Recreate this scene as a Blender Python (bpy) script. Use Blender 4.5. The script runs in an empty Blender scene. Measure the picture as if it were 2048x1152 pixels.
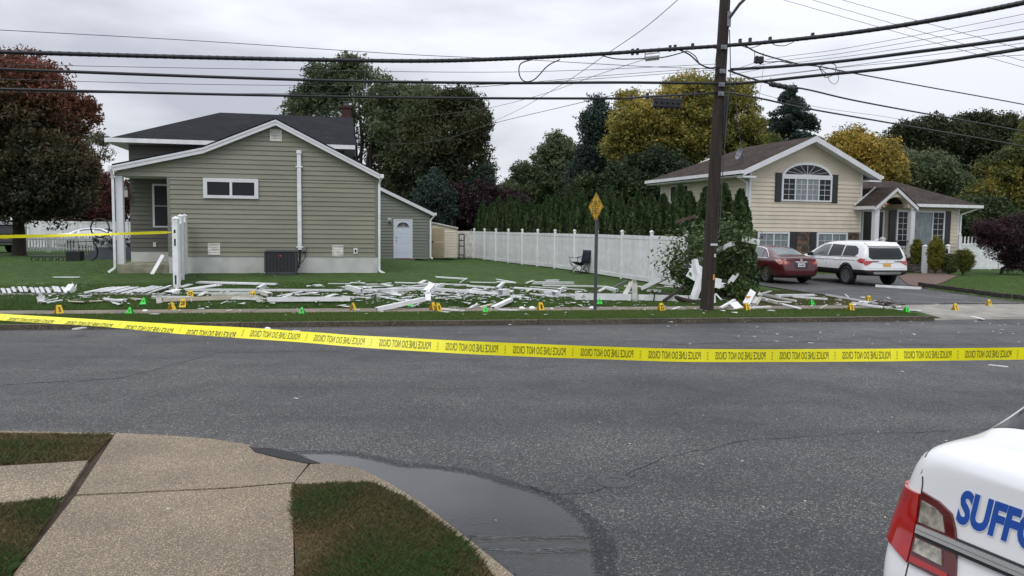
import bpy, bmesh, math, random
import numpy as np
from mathutils import Vector, Matrix
from mathutils.bvhtree import BVHTree
S = bpy.context.scene
COL = S.collection
R = math.radians
rnd = random.Random(7)
nr = np.random.default_rng(11)
# ---------------------------------------------------------------- camera
FPX = 1600.0; EYE = Vector((0, 0, 2.1)); PITCH = math.atan((576 - 457) / FPX); ROLL = .011
_f = Vector((0, math.cos(PITCH), -math.sin(PITCH))); _u0 = Vector((0, math.sin(PITCH), math.cos(PITCH))); _r0 = Vector((1, 0, 0))
CR = _r0 * math.cos(ROLL) + _u0 * math.sin(ROLL); CU = _u0 * math.cos(ROLL) - _r0 * math.sin(ROLL)
cd = bpy.data.cameras.new('camera'); cam = bpy.data.objects.new('camera', cd); COL.objects.link(cam)
cd.sensor_width = 36; cd.lens = FPX / 2048 * 36; cd.clip_end = 3000; cd.clip_start = .05
m = Matrix((CR, CU, -_f)).transposed().to_4x4(); m.translation = EYE; cam.matrix_world = m
S.camera = cam
# ---------------------------------------------------------------- sky, sun, exposure
SUN_EL, SUN_AZ = R(52), R(200)
w = bpy.data.worlds.new('World'); S.world = w; w.use_nodes = True
nt = w.node_tree; nt.nodes.clear(); N = nt.nodes.new; L = nt.links.new
out = N('ShaderNodeOutputWorld'); mix = N('ShaderNodeMixShader'); b1 = N('ShaderNodeBackground'); b2 = N('ShaderNodeBackground')
sky = N('ShaderNodeTexSky'); sky.sky_type = 'NISHITA'; sky.sun_disc = False; sky.sun_elevation = SUN_EL; sky.sun_rotation = SUN_AZ
L(sky.outputs[0], b1.inputs[0]); b1.inputs[1].default_value = .06
tc = N('ShaderNodeTexCoord'); mp = N('ShaderNodeMapping'); mp.inputs['Scale'].default_value = (1.0, 1.0, 3.4); mp.inputs['Location'].default_value = (2.3, .4, 1.1)
L(tc.outputs['Generated'], mp.inputs[0])
n1 = N('ShaderNodeTexNoise'); n1.inputs['Scale'].default_value = 2.1; n1.inputs['Detail'].default_value = 5; n1.inputs['Roughness'].default_value = .5; L(mp.outputs[0], n1.inputs['Vector'])
cr = N('ShaderNodeValToRGB'); cr.color_ramp.elements[0].position = .36; cr.color_ramp.elements[0].color = (.36, .375, .42, 1)
cr.color_ramp.elements[1].position = .56; cr.color_ramp.elements[1].color = (.60, .612, .655, 1); L(n1.outputs[0], cr.inputs[0])
L(cr.outputs[0], b2.inputs[0])
sz = N('ShaderNodeSeparateXYZ'); L(tc.outputs['Generated'], sz.inputs[0]); zm = N('ShaderNodeMapRange'); zm.inputs[1].default_value = 0; zm.inputs[2].default_value = 1; zm.inputs[3].default_value = .88; zm.inputs[4].default_value = 2.1; L(sz.outputs['Z'], zm.inputs[0]); L(zm.outputs[0], b2.inputs[1])
mix.inputs[0].default_value = .9; L(b1.outputs[0], mix.inputs[1]); L(b2.outputs[0], mix.inputs[2]); L(mix.outputs[0], out.inputs[0])
sd = bpy.data.lights.new('sun', 'SUN'); sd.energy = .6; sd.angle = R(25); sd.color = (1, .97, .93)
sun = bpy.data.objects.new('sun', sd); COL.objects.link(sun); sun.rotation_euler = (R(38), 0, R(-20))
S.view_settings.view_transform = 'Standard'; S.view_settings.look = 'None'; S.view_settings.exposure = 0.58; S.view_settings.gamma = 1
S.view_settings.use_curve_mapping = False
S.render.engine = 'CYCLES'; S.cycles.max_bounces = 6; S.cycles.transparent_max_bounces = 8
# ---------------------------------------------------------------- pixel helpers (photo 2048x1152)
def ray(px, py): return (_f + CR * ((px - 1024) / FPX) + CU * ((576 - py) / FPX))
def at(px, py, Y): d = ray(px, py); return EYE + d * (Y / d.y)
def gp(px, py, z=0.): d = ray(px, py); return EYE + d * ((z - EYE.z) / d.z)
def sm(t): t = np.clip(t, 0, 1); return t * t * (3 - 2 * t)
def kerb_y(x): return 17.4 + .175 * x
def hz(x, y):
    x = np.asarray(x, float); y = np.asarray(y, float)
    s = (y - kerb_y(x)) * .986
    d = 14.69 - .3275 * y - x
    lawn = .11 + .09 * np.exp(-((y - 37) / 8.) ** 2) * (d > -1) + (.13 + .17 * sm((y - 20.3) / 6.5)) * sm((d - 2) / 7)
    base = np.where(x > 10.2, np.clip(.015 + .085 * s / 2.6, .015, .10), .105)
    t = sm((s - 2.64) / .45)
    return base * (1 - t) + lawn * t
def gt(px, py, lift=0.):
    d = ray(px, py); k = np.arange(3., 120., .02) / d.y; X = d.x * k; Y = d.y * k; Z = 2.1 + d.z * k; i = int(np.argmax(Z <= hz(X, Y)))
    if i == 0: i = len(k) - 1
    return Vector((X[i], Y[i], float(hz(X[i], Y[i])) + lift))
# ---------------------------------------------------------------- mesh helpers
def tag(o, label=None, cat=None, group=None, kind=None):
    if label: o['label'] = label
    if cat: o['category'] = cat
    if group: o['group'] = group
    if kind: o['kind'] = kind
    return o
def link(name, data, parent=None):
    o = bpy.data.objects.new(name, data); COL.objects.link(o)
    if parent: o.parent = parent
    return o
def empty(name, loc=(0, 0, 0), rz=0, label=None, cat=None, group=None, kind=None):
    o = link(name, None); o.location = loc; o.rotation_euler.z = rz; o.empty_display_size = .2
    return tag(o, label, cat, group, kind)
class MB:
    def __init__(s): s.v = []; s.f = []; s.mi = []; s.cur = 0
    def add(s, vs, fs):
        n = len(s.v); s.v += [tuple(p) for p in vs]
        for f in fs: s.f.append(tuple(i + n for i in f)); s.mi.append(s.cur)
        return s
    def box(s, x0, x1, y0, y1, z0, z1):
        return s.add([(x0, y0, z0), (x1, y0, z0), (x1, y1, z0), (x0, y1, z0), (x0, y0, z1), (x1, y0, z1), (x1, y1, z1), (x0, y1, z1)],
                     [(3, 2, 1, 0), (4, 5, 6, 7), (0, 1, 5, 4), (1, 2, 6, 5), (2, 3, 7, 6), (3, 0, 4, 7)])
    def beam(s, a, b, w, h, up=(0, 0, 1), w2=None, h2=None):
        a = Vector(a); b = Vector(b); d = (b - a).normalized(); up = Vector(up)
        if abs(d.dot(up)) > .98: up = Vector((0, 1, 0))
        x = d.cross(up).normalized(); y = x.cross(d).normalized(); w2 = w2 or w; h2 = h2 or h; P = []
        for p, ww, hh in ((a, w, h), (b, w2, h2)):
            P += [p - x * ww / 2 - y * hh / 2, p + x * ww / 2 - y * hh / 2, p + x * ww / 2 + y * hh / 2, p - x * ww / 2 + y * hh / 2]
        return s.add(P, [(0, 3, 2, 1), (4, 5, 6, 7), (0, 1, 5, 4), (1, 2, 6, 5), (2, 3, 7, 6), (3, 0, 4, 7)])
    def prism(s, A, B):
        n = len(A)
        return s.add(list(A) + list(B), [tuple(range(n - 1, -1, -1)), tuple(range(n, 2 * n))] + [(i, (i + 1) % n, n + (i + 1) % n, n + i) for i in range(n)])
    def tube(s, pts, r, n=6, caps=True):
        pts = [Vector(p) for p in pts]; k = len(pts)
        rs = r if isinstance(r, (list, tuple)) else [r] * k
        up = Vector((0, 0, 1)); vs = []; x = None
        for i, p in enumerate(pts):
            d = (pts[min(i + 1, k - 1)] - pts[max(i - 1, 0)]).normalized()
            if x is None:
                x = d.cross(up if abs(d.z) < .95 else Vector((0, 1, 0))).normalized()
            else:
                x = (x - d * x.dot(d)).normalized()
            y = d.cross(x)
            for j in range(n):
                a = 2 * math.pi * j / n; vs.append(p + (x * math.cos(a) + y * math.sin(a)) * rs[i])
        fs = [(i * n + j, i * n + (j + 1) % n, (i + 1) * n + (j + 1) % n, (i + 1) * n + j) for i in range(k - 1) for j in range(n)]
        if caps: fs += [tuple(range(n - 1, -1, -1)), tuple(range((k - 1) * n, k * n))]
        return s.add(vs, fs)
    def lathe(s, prof, c, ax=(0, 0, 1), n=20, closed=False):
        c = Vector(c); ax = Vector(ax).normalized(); x = ax.orthogonal().normalized(); y = ax.cross(x); k = len(prof); vs = []
        for j in range(n):
            a = 2 * math.pi * j / n; d = x * math.cos(a) + y * math.sin(a)
            for r, h in prof: vs.append(c + d * r + ax * h)
        fs = [(j * k + i, ((j + 1) % n) * k + i, ((j + 1) % n) * k + i + 1, j * k + i + 1) for j in range(n) for i in range(k - 1)]
        return s.add(vs, fs)
    def build(s, name, mat, parent=None, smooth=False, bevel=0):
        me = bpy.data.meshes.new(name); me.from_pydata(s.v, [], s.f)
        for mm in (mat if isinstance(mat, (list, tuple)) else [mat]): me.materials.append(mm)
        if any(s.mi): me.polygons.foreach_set('material_index', s.mi)
        if smooth: me.polygons.foreach_set('use_smooth', [True] * len(s.f))
        me.update()
        o = link(name, me, parent)
        if bevel:
            b = o.modifiers.new('b', 'BEVEL'); b.width = bevel; b.segments = 2; b.limit_method = 'ANGLE'
        return o
def npmesh(name, V, nper, mat, parent=None, tint=None, smooth=False):
    V = np.ascontiguousarray(V, dtype=np.float32).reshape(-1, 3); nv = len(V); nf = nv // nper
    me = bpy.data.meshes.new(name); me.vertices.add(nv); me.vertices.foreach_set('co', V.ravel())
    me.loops.add(nv); me.loops.foreach_set('vertex_index', np.arange(nv, dtype=np.int32))
    me.polygons.add(nf); me.polygons.foreach_set('loop_start', np.arange(0, nv, nper, dtype=np.int32))
    if smooth: me.polygons.foreach_set('use_smooth', np.ones(nf, dtype=bool))
    if tint is not None:
        a = me.attributes.new('tint', 'FLOAT', 'FACE'); a.data.foreach_set('value', np.ascontiguousarray(tint, dtype=np.float32))
    me.update(calc_edges=True); me.materials.append(mat)
    return link(name, me, parent)
def copy_tree(o, parent=None):
    c = o.copy(); COL.objects.link(c); c.parent = parent
    for ch in list(o.children): copy_tree(ch, c)
    return c
_tc = {}
def text2d(s, size=1., bold=0., shear=0., res=3):
    k = (s, bold, shear, res)
    if k not in _tc:
        cu = bpy.data.curves.new('t', 'FONT'); cu.body = s; cu.size = 1; cu.offset = bold; cu.shear = shear; cu.resolution_u = res; cu.fill_mode = 'FRONT'
        o = bpy.data.objects.new('t', cu); COL.objects.link(o); bpy.context.view_layer.update()
        me = bpy.data.meshes.new_from_object(o.evaluated_get(bpy.context.evaluated_depsgraph_get()))
        V = np.array([v.co[:2] for v in me.vertices]); Fs = [tuple(p.vertices) for p in me.polygons]
        bpy.data.objects.remove(o); bpy.data.curves.remove(cu); bpy.data.meshes.remove(me)
        V -= V.min(0); _tc[k] = (V, Fs)
    V, Fs = _tc[k]; return V * size, Fs
def text_on(s, h, w, c, ax, up, mat, name, parent, bold=.0):
    """flat lettering of height h and width w centred at c on axes ax/up"""
    V, Fs = text2d(s, 1, bold); V = V / V.max(0); ax = Vector(ax); up = Vector(up); c = Vector(c)
    mb = MB(); mb.add([c + ax * ((p[0] - .5) * w) + up * ((p[1] - .5) * h) for p in V], Fs)
    return mb.build(name, mat, parent)
def spline(P, n=8):
    P = [Vector(p) for p in P]; o = []
    for i in range(len(P) - 1):
        a = P[max(i - 1, 0)]; b = P[i]; c = P[i + 1]; d = P[min(i + 2, len(P) - 1)]
        for j in range(n):
            t = j / n; o.append(.5 * ((2 * b) + (c - a) * t + (2 * a - 5 * b + 4 * c - d) * t * t + (3 * b - a - 3 * c + d) * t ** 3))
    o.append(P[-1]); return o
# ---------------------------------------------------------------- materials
def newmat(name):
    m_ = bpy.data.materials.new(name); m_.use_nodes = True
    return m_, m_.node_tree, m_.node_tree.nodes['Principled BSDF']
def mat(name, col, rough=.6, var=.12, scale=2., bump=0., bscale=60., metal=0., spec=.5, col2=None, detail=4, coat=0., stretch=(1, 1, 1), orand=0.):
    m_, t, b = newmat(name); n = t.nodes.new; l = t.links.new
    b.inputs['Roughness'].default_value = rough; b.inputs['Metallic'].default_value = metal; b.inputs['Specular IOR Level'].default_value = spec
    b.inputs['Coat Weight'].default_value = coat; b.inputs['Coat Roughness'].default_value = .05
    c = n('ShaderNodeTexCoord'); mp_ = n('ShaderNodeMapping'); mp_.inputs['Scale'].default_value = stretch; l(c.outputs['Object'], mp_.inputs[0])
    if var > 0:
        no = n('ShaderNodeTexNoise'); no.inputs['Scale'].default_value = scale; no.inputs['Detail'].default_value = detail; l(mp_.outputs[0], no.inputs['Vector'])
        r = n('ShaderNodeValToRGB'); r.color_ramp.elements[0].position = .3; r.color_ramp.elements[1].position = .7
        c2 = col2 or tuple(x * (1 - var * 1.6) for x in col)
        r.color_ramp.elements[0].color = (*c2, 1); r.color_ramp.elements[1].color = (*[min(1, x * (1 + var * .5)) for x in col], 1) if not col2 else (*col, 1)
        l(no.outputs[0], r.inputs[0]); l(r.outputs[0], b.inputs['Base Color'])
        if orand:
            oi = n('ShaderNodeObjectInfo'); mr = n('ShaderNodeMapRange'); mr.inputs[3].default_value = 1 - orand; mr.inputs[4].default_value = 1 + orand * .5; l(oi.outputs['Random'], mr.inputs[0])
            hs = n('ShaderNodeHueSaturation'); l(mr.outputs[0], hs.inputs['Value']); l(r.outputs[0], hs.inputs['Color']); l(hs.outputs[0], b.inputs['Base Color'])
    else: b.inputs['Base Color'].default_value = (*col, 1)
    if bump:
        n2 = n('ShaderNodeTexNoise'); n2.inputs['Scale'].default_value = bscale; n2.inputs['Detail'].default_value = 3; l(mp_.outputs[0], n2.inputs['Vector'])
        bp = n('ShaderNodeBump'); bp.inputs['Strength'].default_value = bump; bp.inputs['Distance'].default_value = .02; l(n2.outputs[0], bp.inputs['Height']); l(bp.outputs[0], b.inputs['Normal'])
    return m_
def leafmat(name, c1, c2, c3, trans=.25, rough=.55):
    m_, t, b = newmat(name); n = t.nodes.new; l = t.links.new
    a = n('ShaderNodeAttribute'); a.attribute_name = 'tint'; r = n('ShaderNodeValToRGB'); e = r.color_ramp.elements
    e[0].position = 0.; e[0].color = (*c1, 1); e[1].position = 1.; e[1].color = (*c3, 1); x = e.new(.5); x.color = (*c2, 1)
    l(a.outputs['Fac'], r.inputs[0]); l(r.outputs[0], b.inputs['Base Color']); b.inputs['Roughness'].default_value = rough
    b.inputs['Specular IOR Level'].default_value = .3
    tr = n('ShaderNodeBsdfTranslucent'); l(r.outputs[0], tr.inputs[0]); mx = n('ShaderNodeMixShader'); mx.inputs[0].default_value = trans
    o = t.nodes['Material Output']; l(b.outputs[0], mx.inputs[1]); l(tr.outputs[0], mx.inputs[2]); l(mx.outputs[0], o.inputs[0])
    return m_
def asphalt(name, wet=.27, base=.046, k=1.):
    m_, t, b = newmat(name); n = t.nodes.new; l = t.links.new
    c = n('ShaderNodeTexCoord')
    vo = n('ShaderNodeTexVoronoi'); vo.inputs['Scale'].default_value = 88 * k; l(c.outputs['Object'], vo.inputs['Vector'])
    r = n('ShaderNodeValToRGB'); e = r.color_ramp.elements; sep = n('ShaderNodeSeparateColor'); l(vo.outputs['Color'], sep.inputs[0]); l(sep.outputs[0], r.inputs[0])
    e[0].position = 0; e[0].color = (base * .35, base * .35, base * .36, 1); e[1].position = 1; e[1].color = (base * 5.8, base * 5.7, base * 5.3, 1)
    x = e.new(.5); x.color = (base * .75, base * .75, base * .77, 1); x = e.new(.82); x.color = (base * 1.5, base * 1.5, base * 1.5, 1); x = e.new(.93); x.color = (base * 3.0, base * 2.95, base * 2.8, 1)
    no = n('ShaderNodeTexNoise'); no.inputs['Scale'].default_value = .35; no.inputs['Detail'].default_value = 6; no.inputs['Roughness'].default_value = .6; l(c.outputs['Object'], no.inputs['Vector'])
    r2 = n('ShaderNodeValToRGB'); r2.color_ramp.elements[0].position = .33; r2.color_ramp.elements[0].color = (.68, .68, .69, 1); r2.color_ramp.elements[1].position = .68; r2.color_ramp.elements[1].color = (1.3, 1.28, 1.22, 1)
    l(no.outputs[0], r2.inputs[0]); mx = n('ShaderNodeMix'); mx.data_type = 'RGBA'; mx.blend_type = 'MULTIPLY'; mx.inputs[0].default_value = 1; l(r.outputs[0], mx.inputs[6]); l(r2.outputs[0], mx.inputs[7])
    ms = n('ShaderNodeMapping'); ms.inputs['Scale'].default_value = (.10, .75, 1); ms.inputs['Rotation'].default_value = (0, 0, R(-10)); l(c.outputs['Object'], ms.inputs[0]); ns_ = n('ShaderNodeTexNoise'); ns_.inputs['Scale'].default_value = 1; ns_.inputs['Detail'].default_value = 5; l(ms.outputs[0], ns_.inputs['Vector'])
    r3 = n('ShaderNodeValToRGB'); r3.color_ramp.elements[0].position = .36; r3.color_ramp.elements[0].color = (.74, .74, .76, 1); r3.color_ramp.elements[1].position = .62; r3.color_ramp.elements[1].color = (1.28, 1.28, 1.28, 1); l(ns_.outputs[0], r3.inputs[0])
    m3 = n('ShaderNodeMix'); m3.data_type = 'RGBA'; m3.blend_type = 'MULTIPLY'; m3.inputs[0].default_value = 1; l(mx.outputs[2], m3.inputs[6]); l(r3.outputs[0], m3.inputs[7]); l(m3.outputs[2], b.inputs['Base Color'])
    n3 = n('ShaderNodeTexNoise'); n3.inputs['Scale'].default_value = 1.3; n3.inputs['Detail'].default_value = 4; l(c.outputs['Object'], n3.inputs['Vector'])
    mr = n('ShaderNodeMapRange'); mr.inputs[1].default_value = .35; mr.inputs[2].default_value = .65; mr.inputs[3].default_value = wet + .14; mr.inputs[4].default_value = wet + .34; l(n3.outputs[0], mr.inputs[0]); l(mr.outputs[0], b.inputs['Roughness'])
    n4 = n('ShaderNodeTexNoise'); n4.inputs['Scale'].default_value = 120 * k; n4.inputs['Detail'].default_value = 2; l(c.outputs['Object'], n4.inputs['Vector'])
    ad = n('ShaderNodeMath'); ad.operation = 'ADD'; l(vo.outputs['Distance'], ad.inputs[0]); l(n4.outputs[0], ad.inputs[1])
    bp = n('ShaderNodeBump'); bp.inputs['Strength'].default_value = .7; bp.inputs['Distance'].default_value = .012; l(ad.outputs[0], bp.inputs['Height']); l(bp.outputs[0], b.inputs['Normal'])
    return m_
def aggregate(name, base=(.40, .34, .245), sc=70, dark=(.17, .14, .10), light=(.66, .57, .42)):
    m_, t, b = newmat(name); n = t.nodes.new; l = t.links.new; c = n('ShaderNodeTexCoord')
    vo = n('ShaderNodeTexVoronoi'); vo.inputs['Scale'].default_value = sc; vo.inputs['Randomness'].default_value = 1; l(c.outputs['Object'], vo.inputs['Vector'])
    sep = n('ShaderNodeSeparateColor'); l(vo.outputs['Color'], sep.inputs[0]); r = n('ShaderNodeValToRGB'); e = r.color_ramp.elements
    e[0].position = 0; e[0].color = (*[x * .55 for x in base], 1); e[1].position = 1; e[1].color = (*light, 1)
    for p, cc in ((.3, [x * .8 for x in base]), (.6, base), (.8, (base[0] * 1.25, base[1] * 1.12, base[2] * .9))): x = e.new(p); x.color = (*cc, 1)
    l(sep.outputs[1], r.inputs[0])
    ds = n('ShaderNodeMapRange'); ds.inputs[1].default_value = .25; ds.inputs[2].default_value = .62; l(vo.outputs['Distance'], ds.inputs[0])
    mx = n('ShaderNodeMix'); mx.data_type = 'RGBA'; l(ds.outputs[0], mx.inputs[0]); l(r.outputs[0], mx.inputs[6]); mx.inputs[7].default_value = (*dark, 1)
    no = n('ShaderNodeTexNoise'); no.inputs['Scale'].default_value = 1.1; no.inputs['Detail'].default_value = 5; l(c.outputs['Object'], no.inputs['Vector'])
    r2 = n('ShaderNodeValToRGB'); r2.color_ramp.elements[0].position = .33; r2.color_ramp.elements[0].color = (.72, .70, .68, 1); r2.color_ramp.elements[1].position = .66; r2.color_ramp.elements[1].color = (1.1, 1.08, 1.04, 1); l(no.outputs[0], r2.inputs[0])
    m2 = n('ShaderNodeMix'); m2.data_type = 'RGBA'; m2.blend_type = 'MULTIPLY'; m2.inputs[0].default_value = 1; l(mx.outputs[2], m2.inputs[6]); l(r2.outputs[0], m2.inputs[7]); l(m2.outputs[2], b.inputs['Base Color'])
    b.inputs['Roughness'].default_value = .75
    bp = n('ShaderNodeBump'); bp.invert = True; bp.inputs['Strength'].default_value = .8; bp.inputs['Distance'].default_value = .01; l(vo.outputs['Distance'], bp.inputs['Height']); l(bp.outputs[0], b.inputs['Normal'])
    return m_
def shingle(name, col, ax='x'):
    m_, t, b = newmat(name); n = t.nodes.new; l = t.links.new; c = n('ShaderNodeTexCoord'); sp = n('ShaderNodeSeparateXYZ'); cb = n('ShaderNodeCombineXYZ'); l(c.outputs['Object'], sp.inputs[0])
    mu = n('ShaderNodeMath'); mu.operation = 'MULTIPLY'; mu.inputs[1].default_value = 2.6; l(sp.outputs['Z'], mu.inputs[0])
    l(sp.outputs['X' if ax == 'x' else 'Y'], cb.inputs[0]); l(mu.outputs[0], cb.inputs[1])
    br = n('ShaderNodeTexBrick'); br.inputs['Scale'].default_value = 1; br.inputs['Brick Width'].default_value = .3; br.inputs['Row Height'].default_value = .14; br.inputs['Mortar Size'].default_value = .012
    br.inputs['Color1'].default_value = (*[x * .75 for x in col], 1); br.inputs['Color2'].default_value = (*[x * 1.3 for x in col], 1); br.inputs['Mortar'].default_value = (*[x * .4 for x in col], 1); l(cb.outputs[0], br.inputs['Vector'])
    no = n('ShaderNodeTexNoise'); no.inputs['Scale'].default_value = 1.4; no.inputs['Detail'].default_value = 8; l(c.outputs['Object'], no.inputs['Vector'])
    r2 = n('ShaderNodeValToRGB'); r2.color_ramp.elements[0].position = .3; r2.color_ramp.elements[0].color = (.7, .7, .7, 1); r2.color_ramp.elements[1].position = .7; r2.color_ramp.elements[1].color = (1.3, 1.25, 1.2, 1); l(no.outputs[0], r2.inputs[0])
    m2 = n('ShaderNodeMix'); m2.data_type = 'RGBA'; m2.blend_type = 'MULTIPLY'; m2.inputs[0].default_value = 1; l(br.outputs[0], m2.inputs[6]); l(r2.outputs[0], m2.inputs[7]); l(m2.outputs[2], b.inputs['Base Color'])
    b.inputs['Roughness'].default_value = .9; b.inputs['Specular IOR Level'].default_value = .2
    bp = n('ShaderNodeBump'); bp.inputs['Strength'].default_value = .6; bp.inputs['Distance'].default_value = .02; bp.invert = True; l(br.outputs['Fac'], bp.inputs['Height']); l(bp.outputs[0], b.inputs['Normal'])
    return m_
def glassmat(name, col=(.02, .025, .03), rough=.06):
    return mat(name, col, rough, 0, spec=.3)
M = dict(
 white=mat('white_vinyl', (.82, .83, .84), .35, .10, 3.5, orand=.07), whiteold=mat('weathered_vinyl', (.70, .69, .64), .5, .22, 5, orand=.1), trim=mat('white_trim', (.68, .69, .71), .45, .05),
 beigev=mat('beige_vinyl', (.60, .54, .42), .5, .12, 3),
 olive=mat('olive_siding', (.235, .236, .175), .5, .10, 1.3, .15, 90, orand=.07, stretch=(.5, 1, 2)), olive_shade=mat('shaded_olive_siding', (.105, .105, .085), .6, .05, .8, .15, 90), olive2=mat('grey_green_siding', (.175, .185, .155), .55, .05, .8),  # second olive: same siding, porch and eave shade put into its colour
 found=mat('stained_white_foundation', (.58, .585, .57), .8, .2, 2.2, .3, 30, col2=(.46, .47, .44)), slabc=mat('mossy_concrete', (.36, .34, .26), .85, .3, 3, .4, 30, col2=(.17, .17, .11)),
 cream=mat('cream_siding', (.62, .555, .435), .55, .08, 1.2, .1, 90, orand=.05), creamwall=mat('cream_wall', (.60, .53, .41), .6, .05),
 beige=mat('beige_vinyl_shed', (.64, .58, .45), .5, .06), roof1=shingle('charcoal_shingles', (.013, .014, .018)), roof2=shingle('brown_shingles', (.048, .037, .032)), roof2y=shingle('brown_shingles_side', (.048, .037, .032), 'y'),
 glass=glassmat('dark_window_glass', (.012, .014, .018), .04), glassc=mat('curtained_window_glass', (.20, .24, .26), .12, .3, 4, spec=.8, stretch=(6, 1, 1)), screen=mat('window_screen', (.02, .02, .024), .7, .05),
 black=mat('black_metal', (.012, .012, .014), .4, .1), shutter=mat('charcoal_shutter', (.022, .023, .028), .5, .1), door=mat('dark_door', (.010, .010, .012), .35, .1), doorw=mat('pale_blue_white_door', (.60, .66, .76), .4, .03),
 metal=mat('grey_metal', (.22, .23, .25), .45, .1, metal=.6), galv=mat('galvanised_steel', (.10, .105, .12), .5, .15, metal=.3), chrome=mat('chrome', (.72, .73, .75), .22, .02, metal=.75), lamp=mat('lamp_glass', (.5, .5, .48), .1, .05),
 acm=mat('dark_grey_condenser', (.045, .048, .055), .5, .1), brick=mat('red_chimney_brick', (.055, .022, .019), .85, .35, 9, .4, 30), wood=mat('weathered_pole_wood', (.040, .030, .024), .9, .35, 4, .8, 20, stretch=(5, 5, .35)),
 bark=mat('tree_bark', (.045, .035, .028), .9, .3, 5, .6, 20, stretch=(3, 3, .6)), soil=mat('bare_soil', (.055, .036, .022), .95, .35, 4, .6, 40), cable=mat('black_cable', (.010, .010, .014), .45, .1), wire=mat('thin_grey_wire', (.05, .052, .06), .5, .1),
 yellow=mat('yellow_plastic', (.80, .52, .01), .45, .05), green=mat('green_plastic', (.03, .72, .06), .45, .05), print=mat('black_print', (.012, .012, .012), .5, 0), signy=mat('yellow_sign_face', (.62, .36, .02), .4, .08, 6), greenp=mat('dark_green_print', (.01, .12, .02), .5, 0),
 tape=mat('yellow_barrier_tape', (.86, .80, .01), .3, .06, 4), tapep=mat('tape_print', (.13, .13, .01), .5, 0), navy=mat('navy_fabric', (.008, .010, .024), .8, .1), orange=mat('orange_sticker', (.75, .30, .04), .5, 0),
 stepc=mat('blue_grey_steps', (.085, .095, .11), .85, .15, 2), conc=mat('driveway_concrete', (.30, .285, .25), .85, .2, 2, .3, 60), kerb=aggregate('kerb_stone', (.17, .14, .095), 45, (.05, .045, .035), (.30, .26, .19)), walk=aggregate('sidewalk_slab', (.31, .27, .21), 45, (.16, .14, .11), (.45, .4, .32)),
 agg=aggregate('exposed_aggregate', sc=88), agg2=aggregate('exposed_aggregate_pale', (.42, .36, .26), 66), asph=asphalt('road_asphalt'), drive=asphalt('driveway_asphalt', .35, .05, .8), brickp=mat('brick_pavers', (.15, .095, .075), .85, .3, 14, .4, 30),
 block=mat('dark_edging_block', (.035, .028, .024), .9, .3, 9, .5, 30), stone=mat('fieldstone', (.20, .125, .085), .85, .45, 7, .4, 30), stoned=mat('fieldstone_grey', (.10, .085, .075), .85, .4, 7, .4, 30), plate=mat('licence_plate_white', (.6, .62, .66), .4, .05), platey=mat('licence_plate_gold', (.62, .36, .08), .4, .05),
 mulch=mat('dark_mulch', (.03, .02, .015), .95, .3, 6, .6, 30), iron=mat('cast_iron_cover', (.055, .055, .058), .55, .2, 8, .5, 60), tar=mat('fresh_black_tarmac', (.012, .012, .013), .7, .2, 20, .6, 80), crackm=mat('tar_crack', (.014, .014, .015), .6, 0),
 shard=mat('white_vinyl_shard', (.74, .75, .74), .45, .12, 6), lumber=mat('raw_wood', (.10, .06, .045), .85, .3, 5, stretch=(1, 1, 3)),
)
# lawn ground
def lawnmat(name, g1, g2, br, k=.5):
    m_, t, b = newmat(name); n = t.nodes.new; l = t.links.new; c = n('ShaderNodeTexCoord')
    a = n('ShaderNodeTexNoise'); a.inputs['Scale'].default_value = 26; a.inputs['Detail'].default_value = 6; a.inputs['Roughness'].default_value = .7; l(c.outputs['Object'], a.inputs['Vector'])
    r = n('ShaderNodeValToRGB'); r.color_ramp.elements[0].position = .38; r.color_ramp.elements[1].position = .66; r.color_ramp.elements[0].color = (*g1, 1); r.color_ramp.elements[1].color = (*g2, 1); l(a.outputs[0], r.inputs[0])
    g_ = n('ShaderNodeTexNoise'); g_.inputs['Scale'].default_value = 2.2; g_.inputs['Detail'].default_value = 9; g_.inputs['Roughness'].default_value = .7; l(c.outputs['Object'], g_.inputs['Vector']); gr = n('ShaderNodeMapRange'); gr.inputs[1].default_value = .35; gr.inputs[2].default_value = .65; gr.inputs[3].default_value = .62; gr.inputs[4].default_value = 1.35; l(g_.outputs[0], gr.inputs[0]); hv = n('ShaderNodeHueSaturation'); l(gr.outputs[0], hv.inputs['Value']); l(r.outputs[0], hv.inputs['Color'])
    d = n('ShaderNodeTexNoise'); d.inputs['Scale'].default_value = .5; d.inputs['Detail'].default_value = 6; l(c.outputs['Object'], d.inputs['Vector'])
    r2 = n('ShaderNodeValToRGB'); r2.color_ramp.elements[0].position = k; r2.color_ramp.elements[1].position = k + .18; r2.color_ramp.elements[0].color = (0, 0, 0, 1); r2.color_ramp.elements[1].color = (.8, .8, .8, 1); l(d.outputs[0], r2.inputs[0])
    mx = n('ShaderNodeMix'); mx.data_type = 'RGBA'; l(r2.outputs[0], mx.inputs[0]); l(hv.outputs[0], mx.inputs[6]); mx.inputs[7].default_value = (*br, 1); l(mx.outputs[2], b.inputs['Base Color']); b.inputs['Roughness'].default_value = .9; b.inputs['Specular IOR Level'].default_value = .15
    bp = n('ShaderNodeBump'); bp.inputs['Strength'].default_value = 1; bp.inputs['Distance'].default_value = .05; l(a.outputs[0], bp.inputs['Height']); l(bp.outputs[0], b.inputs['Normal']); return m_
M['lawn'] = lawnmat('lawn_turf', (.034, .068, .019), (.088, .150, .036), (.07, .08, .03), .62)
M['turf2'] = lawnmat('patchy_turf', (.034, .042, .016), (.065, .078, .026), (.17, .12, .07), .44)
M['blade'] = leafmat('grass_blade', (.042, .082, .022), (.092, .155, .034), (.17, .20, .06), .3)
M['bladef'] = leafmat('verge_blade', (.27, .185, .10), (.085, .085, .034), (.050, .125, .034), .3)
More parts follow.
